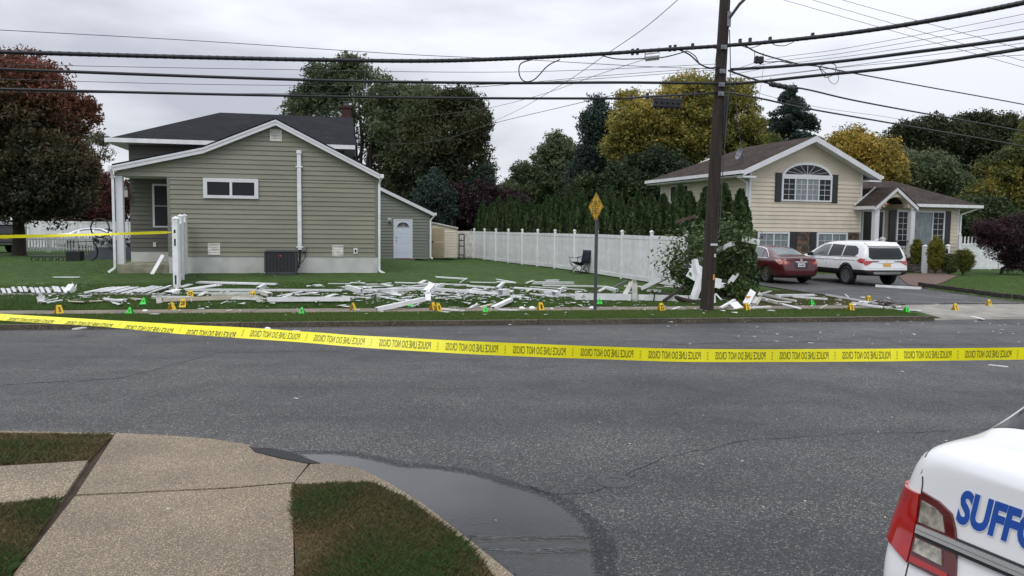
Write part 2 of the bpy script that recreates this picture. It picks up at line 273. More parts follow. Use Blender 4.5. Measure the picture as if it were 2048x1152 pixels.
# ================================================================ ground
def grid_mesh(name, xs, fy, ss, mat_, lift=0., jit=0., kind='structure', label=None):
    mb = MB(); nx = len(xs); 
    for s in ss:
        for x in xs:
            y = fy(x) + max(s, .15) / .986; z = (float(hz(x, y)) if s > .14 else -.4) + lift + (rnd.uniform(-jit, jit) if jit and s > .3 else 0)
            mb.v.append((x, y, z))
    for j in range(len(ss) - 1):
        for i in range(nx - 1): mb.f.append((j * nx + i, j * nx + i + 1, (j + 1) * nx + i + 1, (j + 1) * nx + i)); mb.mi.append(0)
    return tag(mb.build(name, mat_, None, True), label, None, None, kind)
xs = [-400, -150, -80, -50] + list(np.arange(-30, 30.01, .5)) + [50, 80, 150, 400]
ss = [.1, .15, .4, .7, 1.0, 1.3, 1.7, 2.1, 2.4, 2.6, 2.7, 2.8, 2.9, 3.0, 3.1, 3.3, 3.6] + list(np.arange(4, 60, 1.)) + [80, 120, 200, 500]
grid_mesh('lawn', xs, kerb_y, ss, M['lawn'], 0, .008)
mb = MB(); mb.add([(-400, -60, 0), (400, -60, 0), (400, kerb_y(400), 0), (-400, kerb_y(-400), 0)], [(0, 1, 2, 3)])
mb.build('road', M['asph'])['kind'] = 'structure'
kb = empty('kerb', (0, 0, 0), 0, None, None, None, 'structure')
def slab_between(name, x0, x1, s0, s1, zt, th, mt, parent, fy=kerb_y, zt0=None, bevel=.0, wob=0):
    c = .986; f = lambda x, s: (x, fy(x) + s / c)
    A = [f(x0, s0), f(x1, s0), f(x1, s1), f(x0, s1)]; z0 = zt if zt0 is None else zt0; zz = [z0, z0, zt, zt]
    zz = [z + rnd.uniform(-wob, wob) for z in zz]
    mb = MB(); mb.prism([(p[0], p[1], zt - th) for p in A], [(p[0], p[1], z) for p, z in zip(A, zz)]); return mb.build(name, mt, parent, bevel=bevel)
x = -26.
while x < 10.1:
    l_ = min(rnd.choice([2.2, 2.6, 3.0, 1.2, 3.2]), 10.2 - x)
    if l_ < .3: break
    slab_between('kerb_stone', x, x + l_ - .014, -.003 + rnd.uniform(-.012, .012), .145, .098, .3, M['kerb'], kb, wob=.006); x += l_
slab_between('kerb_stone', 10.2, 11.4, 0, .145, .03, .2, M['conc'], kb, bevel=.01)
x = 11.42
while x < 28: slab_between('kerb_stone', x, x + 2.98, 0, .145, .03, .2, M['conc'], kb, bevel=.01); x += 3
sw = empty('sidewalk', (0, 0, 0), 0, None, None, None, 'structure')
x = -27.
while x < 9.5: slab_between('slab', x, x + 1.48, 1.74, 2.6, .122, .12, M['walk'], sw, wob=.004); x += 1.5
while x < 27: slab_between('slab', x, x + 1.485, .16, 2.62, .128, .2, M['conc'], sw, zt0=.04); x += 1.5
def flat(name, P, zt, th, mt, parent=None, bevel=0, kind=None):
    mb = MB(); mb.prism([(p[0], p[1], zt - th) for p in P], [(p[0], p[1], zt) for p in P]); o = mb.build(name, mt, parent, bevel=bevel)
    if kind: o['kind'] = kind
    return o
# driveway of the right house
DL = [(1792, 616), (1740, 606), (1690, 597), (1640, 589), (1590, 582), (1520, 571), (1440, 560)]
DR = [(1815, 571), (1850, 578), (1920, 588), (1990, 598), (2060, 606), (2200, 622)]
P = [gp(*p, .13) for p in DR[::-1]] 
far = [gp(1790, 549, .13), gp(1440, 549, .13)]
P = [gp(*p, .13) for p in DL[::-1]] + [Vector((x, kerb_y(x) + 2.64 / .986, 0)) for x in (10.5, 12.5, 14.6)] + [gp(*p, .13) for p in DR[-2:0:-1]] + [gp(1815, 571, .13)] + far
P = [(p[0], p[1]) for p in P]
flat('driveway', P, .150, .1, M['drive'], kind='structure')
flat('brick_walk', [gp(*p, .13) for p in ((1816, 571), (1851, 577), (1885, 566), (1915, 552), (1870, 547), (1793, 550))], .165, .1, M['brickp'], kind='structure')
ed = empty('block_edging', (0, 0, 0), 0, None, None, None, 'structure')
Q = [gp(*p, .13) for p in ((1838, 575), (1850, 578), (1920, 588), (1990, 598), (2060, 606))]
for a, b in zip(Q[:-1], Q[1:]):
    n_ = max(1, int((b - a).length / .26))
    for i in range(n_):
        p = a.lerp(b, (i + .5) / n_); q = MB(); d = (b - a).normalized(); k = rnd.uniform(.10, .12)
        q.beam(p - d * k, p + d * k, .11, .14); o = q.build('edging_block', M['block'], ed, bevel=.015); o.location = (rnd.uniform(-.01, .01), rnd.uniform(-.01, .01), .135 + rnd.uniform(-.01, .01))
# ---------------- near side (photographer's corner)
ZN = .10
nv = empty('near_sidewalk', (0, 0, 0), 0, None, None, None, 'structure')
def near(name, pix, zt, mt, parent=None, th=.2, bevel=0): return flat(name, [gp(a, b, ZN) for a, b in pix], zt, th, mt, parent, bevel)
near('slab', [(232, 866), (330, 870), (420, 877), (500, 889), (508, 903), (560, 914), (618, 925), (588, 964), (450, 975), (152, 989)], .1, M['agg'], nv)
near('slab', [(150, 992), (450, 978), (583, 967), (585, 1000), (588, 1152), (590, 1400), (595, 2600), (-1200, 2600), (-120, 1330), (18, 1160)], .1, M['agg'], nv)
near('kerb_stone', [(622, 926), (660, 926), (715, 935), (768, 960), (850, 1010), (930, 1072), (1000, 1128), (1050, 1170), (1150, 1290), (1300, 1600), (1240, 1600), (1100, 1290), (1000, 1165), (950, 1108), (880, 1045), (800, 990), (740, 965), (592, 969), (590, 964)], .1, M['agg'], nv)
near('slab', [(-900, 975), (0, 932), (176, 921), (124, 997), (-900, 1060)], .1, M['agg2'], nv)
near('kerb_stone', [(-2500, 835), (-900, 850), (0, 861), (228, 866), (226, 869), (0, 865), (-900, 856), (-2500, 841)], .1, M['agg'], nv)
G1 = [(-900, 857), (0, 866), (222, 870), (178, 919), (0, 930), (-900, 972)]
G2 = [(-900, 1064), (118, 1002), (14, 1158), (-130, 1330), (-900, 2000)]
G3 = [(586, 971), (740, 968), (800, 994), (880, 1049), (950, 1112), (1000, 1170), (1100, 1295), (1235, 1600), (1235, 2200), (600, 2600), (594, 1400), (592, 1152)]
for i, g in enumerate((G1, G2, G3)): near('verge', g, .094, M['turf2'])['kind'] = 'structure'
near('path', [(498, 893), (505, 896), (540, 897), (580, 905), (622, 921), (640, 927), (618, 928), (560, 917), (512, 905)], .107, M['tar'], th=.2).update_tag()
bpy.data.objects['path'].name = 'tarmac_patch'; tag(bpy.data.objects['tarmac_patch'], kind='structure')
flat('near_soil', [gp(a, b, ZN) for a, b in ((-2400, 843), (0, 864), (232, 868), (500, 891), (620, 928), (715, 938), (845, 1013), (1000, 1133), (1140, 1300), (1250, 2000), (1250, 2600), (-1200, 2600), (-2400, 1400))], .07, .1, M['soil'], kind='structure')
# puddle
pm, t, b = newmat('puddle_water'); n = t.nodes.new; l = t.links.new
b.inputs['Base Color'].default_value = (.022, .022, .022, 1); b.inputs['Roughness'].default_value = .04; b.inputs['IOR'].default_value = 1.4; b.inputs['Specular IOR Level'].default_value = .5
c = n('ShaderNodeTexCoord'); mp_ = n('ShaderNodeMapping'); mp_.inputs['Scale'].default_value = (13, 38, 1); mp_.inputs['Rotation'].default_value = (0, 0, R(-4)); l(c.outputs['Object'], mp_.inputs[0])
nn = n('ShaderNodeTexNoise'); nn.inputs['Scale'].default_value = 1; nn.inputs['Detail'].default_value = 2; l(mp_.outputs[0], nn.inputs['Vector'])
sx = n('ShaderNodeSeparateXYZ'); l(c.outputs['Object'], sx.inputs[0])
mr = n('ShaderNodeMapRange'); mr.inputs[1].default_value = 6.0; mr.inputs[2].default_value = 4.9; mr.inputs[3].default_value = 0; mr.inputs[4].default_value = 1; l(sx.outputs['Y'], mr.inputs[0])
yA, yB = gp(1100, 1082, 0).y, gp(1100, 1108, 0).y; wb = n('ShaderNodeTexNoise'); wb.inputs['Scale'].default_value = 4; wb.inputs['Detail'].default_value = 5; l(c.outputs['Object'], wb.inputs['Vector']); wy = n('ShaderNodeMath'); wy.operation = 'MULTIPLY_ADD'; wy.inputs[1].default_value = .16; l(wb.outputs[0], wy.inputs[0]); l(sx.outputs['Y'], wy.inputs[2])
bands = []
for yy in (yA, yB):
    s1 = n('ShaderNodeMath'); s1.operation = 'SUBTRACT'; s1.inputs[1].default_value = yy + .08; l(wy.outputs[0], s1.inputs[0]); s2 = n('ShaderNodeMath'); s2.operation = 'ABSOLUTE'; l(s1.outputs[0], s2.inputs[0]); s3 = n('ShaderNodeMapRange'); s3.inputs[1].default_value = .075; s3.inputs[2].default_value = .012; s3.inputs[3].default_value = 0; s3.inputs[4].default_value = 7; l(s2.outputs[0], s3.inputs[0]); bands.append(s3)
ab = n('ShaderNodeMath'); ab.operation = 'ADD'; l(bands[0].outputs[0], ab.inputs[0]); l(bands[1].outputs[0], ab.inputs[1]); ac_ = n('ShaderNodeMath'); ac_.operation = 'ADD'; l(ab.outputs[0], ac_.inputs[0]); l(mr.outputs[0], ac_.inputs[1])
ml = n('ShaderNodeMath'); ml.operation = 'MULTIPLY'; l(nn.outputs[0], ml.inputs[0]); l(ac_.outputs[0], ml.inputs[1])
bp = n('ShaderNodeBump'); bp.inputs['Strength'].default_value = .3; bp.inputs['Distance'].default_value = .008; l(ml.outputs[0], bp.inputs['Height']); l(bp.outputs[0], b.inputs['Normal'])
at_ = n('ShaderNodeAttribute'); at_.attribute_name = 'depth'; n5 = n('ShaderNodeTexNoise'); n5.inputs['Scale'].default_value = 38; n5.inputs['Detail'].default_value = 5; n5.inputs['Roughness'].default_value = .75; l(c.outputs['Object'], n5.inputs['Vector'])
m5 = n('ShaderNodeMath'); m5.operation = 'MULTIPLY_ADD'; m5.inputs[1].default_value = .9; l(n5.outputs[0], m5.inputs[0]); l(at_.outputs['Fac'], m5.inputs[2])
r5 = n('ShaderNodeMapRange'); r5.inputs[1].default_value = .70; r5.inputs[2].default_value = .92; l(m5.outputs[0], r5.inputs[0]); tr5 = n('ShaderNodeBsdfTransparent'); tr5.inputs[0].default_value = (.84, .84, .85, 1); mx5 = n('ShaderNodeMixShader'); l(r5.outputs[0], mx5.inputs[0]); l(tr5.outputs[0], mx5.inputs[1]); l(b.outputs[0], mx5.inputs[2]); l(mx5.outputs[0], t.nodes['Material Output'].inputs[0])
PUD = [(600, 909), (680, 911), (745, 922), (800, 935), (870, 940), (950, 953), (1010, 972), (1075, 990), (1130, 1020), (1165, 1052), (1185, 1090), (1190, 1140), (1200, 1200), (1215, 1300), (1120, 1300), (1050, 1180), (1000, 1133), (930, 1078), (850, 1017), (768, 967), (715, 942), (640, 932)]
PP = [gp(a, b_, 0) for a, b_ in PUD]; PP = spline(PP + [PP[0]], 5)[:-1]
PA = np.array([(p.x, p.y) for p in PP]); gx_, gy_ = np.meshgrid(np.arange(PA[:, 0].min() - .4, PA[:, 0].max() + .4, .035), np.arange(PA[:, 1].min() - .4, PA[:, 1].max() + .4, .035)); gp_ = np.stack([gx_.ravel(), gy_.ravel()], 1)
a_, b_ = PA, np.roll(PA, -1, 0); dmin = np.full(len(gp_), 9.); ins = np.zeros(len(gp_), bool)
for A0, B0 in zip(a_, b_):
    e0 = B0 - A0; k_ = np.clip(((gp_ - A0) @ e0) / (e0 @ e0 + 1e-12), 0, 1); dmin = np.minimum(dmin, np.linalg.norm(gp_ - A0 - k_[:, None] * e0, axis=1))
    ins ^= ((A0[1] > gp_[:, 1]) != (B0[1] > gp_[:, 1])) & (gp_[:, 0] < (B0[0] - A0[0]) * (gp_[:, 1] - A0[1]) / (B0[1] - A0[1] + 1e-12) + A0[0])
sdv = np.where(ins, dmin, -dmin); ny_, nx_ = gx_.shape; ok_ = (sdv > -.16).reshape(ny_, nx_); idx = np.arange(ny_ * nx_).reshape(ny_, nx_); cell = ok_[:-1, :-1] & ok_[1:, :-1] & ok_[:-1, 1:] & ok_[1:, 1:]
Q_ = np.stack([idx[:-1, :-1][cell], idx[:-1, 1:][cell], idx[1:, 1:][cell], idx[1:, :-1][cell]], 1); us, inv = np.unique(Q_, return_inverse=True)
mbp = MB(); mbp.add([(float(gp_[k_, 0]), float(gp_[k_, 1]), .004) for k_ in us], [tuple(int(v) for v in r_) for r_ in inv.reshape(-1, 4)]); o = mbp.build('puddle', pm); o['kind'] = 'structure'
da = o.data.attributes.new('depth', 'FLOAT', 'POINT'); da.data.foreach_set('value', np.clip(.38 + sdv[us] / .2, -.5, 1).astype(np.float32))
# wet fringe round the puddle and darker asphalt
def decal(name, pts, z, mt, **k):
    mb = MB(); mb.add([(p[0], p[1], z) for p in pts], [tuple(range(len(pts)))]); return tag(mb.build(name, mt), **k)
# road cracks (thin sunken tar seams) as narrow strips
def seam(pix, w, z=.0035):
    pts = [gp(a, b_, 0) for a, b_ in pix]; q = []
    for a, b_ in zip(pts[:-1], pts[1:]):
        n_ = max(2, int((b_ - a).length / .12)); q += [a.lerp(b_, i / n_) for i in range(n_)]
    q.append(pts[-1]); q = [p + Vector((rnd.uniform(-.03, .03), rnd.uniform(-.03, .03), 0)) for p in q]; mb = MB(); vs = []; fs = []
    for i, p in enumerate(q):
        d = (q[min(i + 1, len(q) - 1)] - q[max(i - 1, 0)]).normalized(); nrm = Vector((-d.y, d.x, 0)); ww = w * rnd.uniform(.2, 1)
        vs += [(p + nrm * ww).to_tuple()[:2] + (z,), (p - nrm * ww).to_tuple()[:2] + (z,)]
    fs = [(2 * i, 2 * i + 1, 2 * i + 3, 2 * i + 2) for i in range(len(q) - 1)]; mb.add(vs, fs); o = mb.build('road_crack', M['crackm']); o['kind'] = 'structure'
seam([(-200, 778), (0, 770), (230, 758), (300, 742), (440, 705), (700, 702), (1000, 706), (1250, 692)], .013)
seam([(1270, 950), (1180, 985), (1100, 990), (1060, 975)], .014)
seam([(1320, 690), (1450, 686), (1650, 683), (1740, 690), (2048, 688)], .018)
seam([(1240, 955), (1330, 915), (1500, 880), (1700, 868), (1900, 862), (2100, 850)], .008)
# manhole and valve covers
for (px, py, r_, lab) in ((1287, 688, .45, 'round iron manhole cover in a pale worn collar behind the yellow tape'), (1230, 963, .16, 'small iron valve cover set in the road right of the puddle')):
    p = gp(px, py, 0); t_ = empty('manhole_cover', (p.x, p.y, 0), 0, lab, 'manhole cover')
    q = MB(); q.lathe([(r_ * .80, .006), (r_ * .84, .010), (r_, .008), (r_ * 1.04, 0)], (0, 0, 0), n=36); q.build('collar', M['asph'] if r_ > .3 else M['iron'], t_)
    q = MB(); q.lathe([(.001, .010), (r_ * .2, .012), (r_ * .22, .006), (r_ * .5, .006), (r_ * .52, .012), (r_ * .74, .012), (r_ * .79, .006)], (0, 0, 0), n=36); q.build('lid', M['iron'], t_)
# ================================================================ houses
class Frame:
    """local frame of a building: u along its front, v to the back, z up"""
    def __init__(s, O, yaw): s.O = Vector((O[0], O[1], 0)); s.y = yaw; s.u = Vector((math.cos(yaw), math.sin(yaw), 0)); s.v = Vector((-math.sin(yaw), math.cos(yaw), 0))
    def f(s, px, py, v=0.):
        d = ray(px, py); k = (v - (EYE - s.O).dot(s.v)) / d.dot(s.v); p = EYE + d * k; return (p - s.O).dot(s.u), p.z
    def g(s, px, py, u=0.):
        d = ray(px, py); k = (u - (EYE - s.O).dot(s.u)) / d.dot(s.u); p = EYE + d * k; return (p - s.O).dot(s.v), p.z
    def w(s, u, v, z=0): return s.O + s.u * u + s.v * v + Vector((0, 0, z))
def siding(parent, mt, z0, z1, e, Lf, Rf, y=0., rot=None, name='siding_board', th=.034, holes=()):
    z = z0
    while z < z1 - .03:
        zt = min(z + e, z1); segs = [(Lf(z + .001), Lf(zt - .001), Rf(z + .001), Rf(zt - .001))]
        for (ha, hb, hz0, hz1) in holes:
            if z >= hz0 - .02 and zt <= hz1 + .06:
                ns = []
                for (a, a1, b, b1) in segs:
                    if ha > a: ns.append((a, a1, ha, ha))
                    if hb < b: ns.append((hb, hb, b, b1))
                segs = ns
        if len(segs) == 1 and segs[0][2] - segs[0][0] > 3.2:
            a, a1, b, b1 = segs[0]; c_ = rnd.uniform(a + 1., b - 1.); segs = [(a, a1, c_ - .004, c_ - .004), (c_, c_, b, b1)] if c_ > a1 + .3 and c_ < b1 - .3 else segs
        for a, a1, b, b1 in segs:
            if b - a < .05 and b1 - a1 < .05: continue
            if b1 < a1: a1 = b1 = (a1 + b1) / 2
            q = MB(); q.add([(a, y - th, z), (b, y - th, z), (b1, y - .004, zt), (a1, y - .004, zt), (a, y, z), (b, y, z), (a1, y, zt), (b1, y, zt)], [(0, 1, 2, 3), (4, 5, 1, 0), (0, 3, 6, 4), (1, 5, 7, 2)])
            o = q.build(name, mt, parent)
            if rot: o.location = rot[0]; o.rotation_euler.z = rot[1]
        z = zt
def window(parent, u0, u1, z0, z1, y=0., nx=1, fw=.07, glass='glass', grid=None, name='window', d=.05, sill=0, fracs=None, rot=None, mt='trim'):
    q = MB(); a, b = y - d, y + .01
    q.box(u0, u1, a, b, z1 - fw, z1); q.box(u0, u1, a, b, z0, z0 + fw * .8); q.box(u0, u0 + fw, a, b, z0 + fw * .8, z1 - fw); q.box(u1 - fw, u1, a, b, z0 + fw * .8, z1 - fw)
    if sill: q.box(u0 - .04, u1 + .04, y - d - .04, y, z0 - .04, z0 - .001)
    fr = fracs or [i / nx for i in range(nx + 1)]; W_ = u1 - u0 - 2 * fw
    for f_ in fr[1:-1]: c = u0 + fw + W_ * f_; q.box(c - fw * .32, c + fw * .32, a + .003, b, z0 + fw * .8, z1 - fw)
    w_ = q.build(name, M[mt], parent)
    for i in range(len(fr) - 1):
        p0 = u0 + fw + W_ * fr[i] + fw * (.32 if i else 0); p1 = u0 + fw + W_ * fr[i + 1] - fw * (.32 if i < len(fr) - 2 else 0)
        q = MB(); q.box(p0 + .001, p1 - .001, y - d * .45, y - d * .3, z0 + fw * .8, z1 - fw); q.build('pane', M[glass if isinstance(glass, str) else glass[i]], w_)
        if grid and grid[0] and (len(grid) < 3 or i in grid[2]):
            q = MB(); gx, gz = grid[0], grid[1]
            for k in range(1, gx): c = p0 + (p1 - p0) * k / gx; q.box(c - .009, c + .009, y - d * .6, y - d * .46, z0 + fw * .8, z1 - fw)
            for k in range(1, gz): c = z0 + fw * .8 + (z1 - z0 - fw * 1.8) * k / gz; q.box(p0, p1, y - d * .61, y - d * .465, c - .009, c + .009)
            q.build('muntin', M['trim'], w_)
    if rot: w_.location = rot[0]; w_.rotation_euler.z = rot[1]
    return w_
def vent(parent, F, px0, py0, px1, py1):
    a, z1 = F.f(px0, py0); b, z0 = F.f(px1, py1); q = MB(); t = .04
    q.box(a, b, -.05, 0, z1 - t, z1); q.box(a, b, -.05, 0, z0, z0 + t); q.box(a, a + t, -.05, 0, z0 + t, z1 - t); q.box(b - t, b, -.05, 0, z0 + t, z1 - t); q.box(a + t, b - t, -.026, -.022, z0 + t, z1 - t)
    v_ = q.build('vent', M['whiteold'], parent); n_ = 6
    for i in range(n_):
        z = z0 + t + (z1 - z0 - 2 * t) * (i + .5) / n_; q = MB(); q.add([(a + t, -.05, z - .022), (b - t, -.05, z - .022), (b - t, -.03, z + .018), (a + t, -.03, z + .018), (a + t, -.03, z - .022), (b - t, -.03, z - .022)], [(0, 1, 2, 3), (4, 5, 1, 0)]); q.build('louver', M['whiteold'], v_)
def gutter(parent, a, b, h=.13, d=.12, mt='white'):
    q = MB(); q.beam(a, b, d, h); return q.build('gutter', M[mt], parent)
def downspout(parent, pts, r=.04, name='downspout', mt='white'):
    q = MB()
    for a, b in zip(pts[:-1], pts[1:]): q.beam(a, b, r * 2, r * 1.6, up=(0, 1, 0))
    return q.build(name, M[mt], parent, bevel=.008)
# ---------------------------------------------------------------- house 1
pR = at(757, 548, 29); t_ = 8.8; yaw1 = R(12)
O1 = (pR.x - math.cos(yaw1) * t_, pR.y - math.sin(yaw1) * t_)
H = Frame(O1, yaw1); f = H.f
h1 = empty('green_house', (O1[0], O1[1], 0), yaw1, 'olive green clapboard house with charcoal roof and corner porch on the left', 'house')
uR = f(755, 450)[0]; uP = f(337, 450)[0]; zb = f(540, 513)[1]; zg = .25
zE = f(757, 349)[1]; pk = f(551, 238); kn = f(405.6, 294); el = f(224, 330, -.25); er = f(760, 347, -.25)
pk = f(551, 238, -.25); kn = f(405.6, 294, -.25)
OL = [el, kn, pk, er]
def top(u, o=OL, d=.0):
    for (a, za), (b, zb_) in zip(o[:-1], o[1:]):
        if a <= u <= b: return za + (zb_ - za) * (u - a) / (b - a) - d
    return -9
TH = .22
def Lz(z):  # left limit at height z under the roof line
    z = z + TH
    for (a, za), (b, zb_) in zip(OL[:-2], OL[1:-1]):
        if za <= z <= zb_: return max(a + (b - a) * (z - za) / (zb_ - za), .06)
    return .06 if z < el[1] else pk[0]
def Rz(z):
    z = z + TH
    (a, za), (b, zb_) = OL[2], OL[3]
    return min(uR - .09, a + (b - a) * (za - z) / (za - zb_)) if z > zb_ else uR - .09
zpb = f(290, 353)[1]
q = MB()
pts = [(uP, zg), (uR, zg), (uR, top(uR, d=TH)), (pk[0], pk[1] - TH), (kn[0], kn[1] - TH), (uP, top(uP, d=TH))]
q.prism([(a, 0, z) for a, z in pts], [(a, 11., z) for a, z in pts])
pts = [(0, zpb), (uP, zpb), (uP, top(uP, d=TH)), (0, top(.02, d=TH))]
q.prism([(a, 0, z) for a, z in pts], [(a, .14, z) for a, z in pts])
q.build('wall', M['olive'], h1)
EX = f(540, 450)[1] - f(540, 459.35)[1]
siding(h1, M['olive'], zb, zpb, EX, lambda z: uP + .07, Rz)
siding(h1, M['olive'], zpb + .01, pk[1] - TH, EX, Lz, Rz)
q = MB(); q.box(uP - .02, uP + .07, -.03, .09, zb, zpb - .002); q.build('corner_trim', M['olive2'], h1); q = MB(); q.box(uR - .09, uR + .03, -.035, .09, zb, top(uR, d=TH)); q.build('corner_trim', M['olive2'], h1)
q = MB(); q.box(uP - .02, uR + .012, -.012, 10.9, zg - .3, zb); q.build('foundation', M['found'], h1)
# front roof: slab and white rake
q = MB()
for (a, b) in zip(OL[:-1], OL[1:]):
    back = 1.9 if a is el else 11.
    q.prism([(a[0], -.27, a[1] - .02), (b[0], -.27, b[1] - .02), (b[0], -.27, b[1] + .035), (a[0], -.27, a[1] + .035)], [(a[0], back, a[1] - .02), (b[0], back, b[1] - .02), (b[0], back, b[1] + .035), (a[0], back, a[1] + .035)])
q.build('front_roof', M['roof1'], h1)
q = MB()
for (a, b) in zip(OL[:-1], OL[1:]):
    for y0, y1, d0, d1 in ((-.26, -.235, .02, .21), (-.28, -.262, .02, .09), (-.234, .02, .165, .205)):
        q.prism([(a[0], y0, a[1] - d1), (b[0], y0, b[1] - d1), (b[0], y0, b[1] - d0), (a[0], y0, a[1] - d0)], [(a[0], y1, a[1] - d1), (b[0], y1, b[1] - d1), (b[0], y1, b[1] - d0), (a[0], y1, a[1] - d0)])
q.build('rake_board', M['trim'], h1)
gutter(h1, (el[0] - .07, -.28, el[1] - .09), (el[0] - .07, 1.9, el[1] - .09)); gutter(h1, (er[0] + .07, -.28, er[1] - .09), (er[0] + .07, 11, er[1] - .09))
# porch
q = MB(); q.box(.03, .26, -.02, .2, .5, zpb); q.build('porch_post', M['trim'], h1, bevel=.01)
zs = f(290, 528)[1]; q = MB(); q.box(.05, uP - .025, -.05, 1.9, .1, zs); q.build('porch_slab', M['slabc'], h1, bevel=.02)
q = MB(); q.box(0, uP, .14, 1.9, zpb + .02, zpb + .06); q.build('porch_ceiling', M['trim'], h1)
zf2 = f(290, 503, 1.9)[1]
q = MB(); q.box(.02, uP, 1.885, 1.93, .1, zf2); q.build('foundation', M['found'], h1)
downspout(h1, [(el[0] - .05, -.2, el[1] - .12), (-.02, -.09, el[1] - .45), (-.02, -.09, .62), (-.22, -.16, .47)]); downspout(h1, [(er[0] + .05, -.2, er[1] - .12), (uR + .06, -.05, er[1] - .35), (uR + .06, -.05, .52), (uR + .25, -.12, .42)])
window(h1, f(305.5, 400, 1.9)[0], f(305.5, 400, 1.9)[0] + .85, f(320, 455, 1.9)[1], f(320, 368, 1.9)[1], 1.88, 1, .07, 'screen', (1, 2))
u_, z_ = f(310, 489, 1.9); q = MB(); q.box(u_ - .05, u_ + .05, 1.83, 1.88, z_ - .08, z_ + .08); q.build('outlet_box', M['whiteold'], h1, bevel=.008)
# upper storey behind the porch
uu = f(710, 300, 1.3)[0]; ze = f(300, 279, 1.3)[1]; ul = f(215, 276, 1.3)[0]; ur0 = f(440, 224, 5.7)[0]; zr = f(440, 225, 5.7)[1]; ur1 = f(688, 240, 5.7)[0]
q = MB(); q.box(0.02, uu - .4, 1.9, 9.6, .2, ze - .12); q.build('upper_wall', M['olive_shade'], h1)
siding(h1, M['olive_shade'], zf2, zpb, EX, lambda z: .05, lambda z: uP - .02, 1.9); siding(h1, M['olive_shade'], zpb + .08, ze - .14, EX, lambda z: .05, lambda z: pk[0], 1.9)
q = MB(); v0, v1, vm = 1.3, 10.1, 5.7
A = [(ul, v0, ze), (uu, v0, ze), (uu, v1, ze), (ul, v1, ze), (ur0, vm, zr), (uu, vm, zr)]
q.add(A, [(0, 1, 5, 4), (2, 3, 4, 5), (3, 0, 4), (1, 2, 5)]); q.add([(a, b, c - .05) for a, b, c in A], [(4, 5, 1, 0), (5, 4, 3, 2), (4, 0, 3), (5, 2, 1)]); q.build('main_roof', M['roof1'], h1)
q = MB(); q.box(ul + .02, uu - .02, v0 + .02, v1 - .02, ze - .14, ze - .10); q.build('soffit', M['trim'], h1)
gutter(h1, (ul, v0 - .04, ze - .06), (uu, v0 - .04, ze - .06), .15, .13); gutter(h1, (ul - .04, v0, ze - .06), (ul - .04, v1, ze - .06), .15, .13)
uc0, uc1 = f(683, 260, 6.4)[0], f(703, 260, 6.4)[0]; q = MB(); zc = f(690, 216, 6.4)[1]; q.box(uc0, uc1, 6.4, 7.0, 4.5, zc); q.box(uc0 - .04, uc1 + .04, 6.36, 7.04, zc, zc + .1); ch = q.build('chimney', M['brick'], h1)
q = MB(); cx = (uc0 + uc1) / 2; q.box(cx - .12, cx + .12, 6.58, 6.82, zc + .1, zc + .28); q.box(cx - .17, cx + .17, 6.53, 6.87, zc + .28, zc + .31); q.build('chimney_cap', M['galv'], ch)
u_, z_ = f(693, 276, 2.6); q = MB(); q.box(u_ - .14, u_ + .14, 2.5, 2.85, z_ - .09, z_ + .02); q.build('roof_vent', M['trim'], h1, bevel=.02)
p_ = f(705, 274, 3.5); q = MB(); q.tube([(uu + .02, 3.5, 4.9), (uu + .02, 3.5, p_[1] - .15), (uu + .08, 3.5, p_[1]), (uu + .25, 3.5, p_[1] - .06)], .045, 8); q.build('service_mast', M['galv'], h1)
# front openings and fittings
window(h1, f(407, 380)[0], f(517, 380)[0], f(460, 397)[1], f(460, 357)[1], -.02, 2, .13, 'glass', d=.07)
for v_ in ((540, 259, 564, 283), (416, 486, 441, 510), (664, 490, 687, 513)): vent(h1, H, *v_)
a, z1 = f(594, 301); b, z0 = f(604, 500); q = MB(); q.box(a, b, -.14, -.03, z0, z1 - .14); pv = q.build('white_pipe', M['white'], h1, bevel=.02)
q = MB(); q.box(a - .02, b + .02, -.16, -.03, z1 - .138, z1); q.build('pipe_cap', M['white'], pv, bevel=.03)
for py in (334, 494):
    z = f(600, py)[1]; q = MB(); q.box(a - .05, b + .05, -.15, -.02, z - .02, z + .02); q.build('strap', M['white'], pv)
q = MB(); c_ = (a + b) / 2; q.tube([(c_, -.08, z0), (c_, -.08, .9), (c_ - .04, -.15, .62)], .035, 8); q.build('line_set', M['black'], h1)
u_, z_ = f(608, 498); q = MB(); q.box(u_ - .08, u_ + .08, -.12, -.02, z_ - .09, z_ + .09); q.build('disconnect_box', M['metal'], h1, bevel=.01)
q = MB(); q.tube(spline([(u_ + .03, -.08, z_ - .09), (u_ + .04, -.1, z_ - .3), (u_ - .15, -.2, z_ - .55), (u_ - .28, -.3, z_ - .62)], 5), .015, 6); q.build('conduit', M['black'], h1)
u_, z_ = f(711, 502); q = MB(); q.box(u_ - .07, u_ + .07, -.05, -.018, z_ - .10, z_ + .10); ob = q.build('outlet_box', M['white'], h1, bevel=.008); q = MB(); q.box(u_ - .03, u_ + .03, -.06, -.051, z_ - .05, z_ + .05); q.build('socket', M['black'], ob)
# lantern in the porch
u_, z_ = f(252, 385, 1.7); q = MB(); q.box(u_ - .07, u_ + .07, 1.63, 1.77, z_ - .16, z_ + .1); lt = q.build('porch_lantern', M['lamp'], h1); q = MB(); q.lathe([(.001, .26), (.11, .11), (.11, .09), (.001, .09)], (u_, 1.7, z_), n=4); q.box(u_ - .08, u_ + .08, 1.62, 1.78, z_ - .18, z_ - .162); q.tube([(u_, 1.7, z_ + .2), (u_, 1.7, zpb)], .012, 5); q.build('lantern_frame', M['black'], lt)
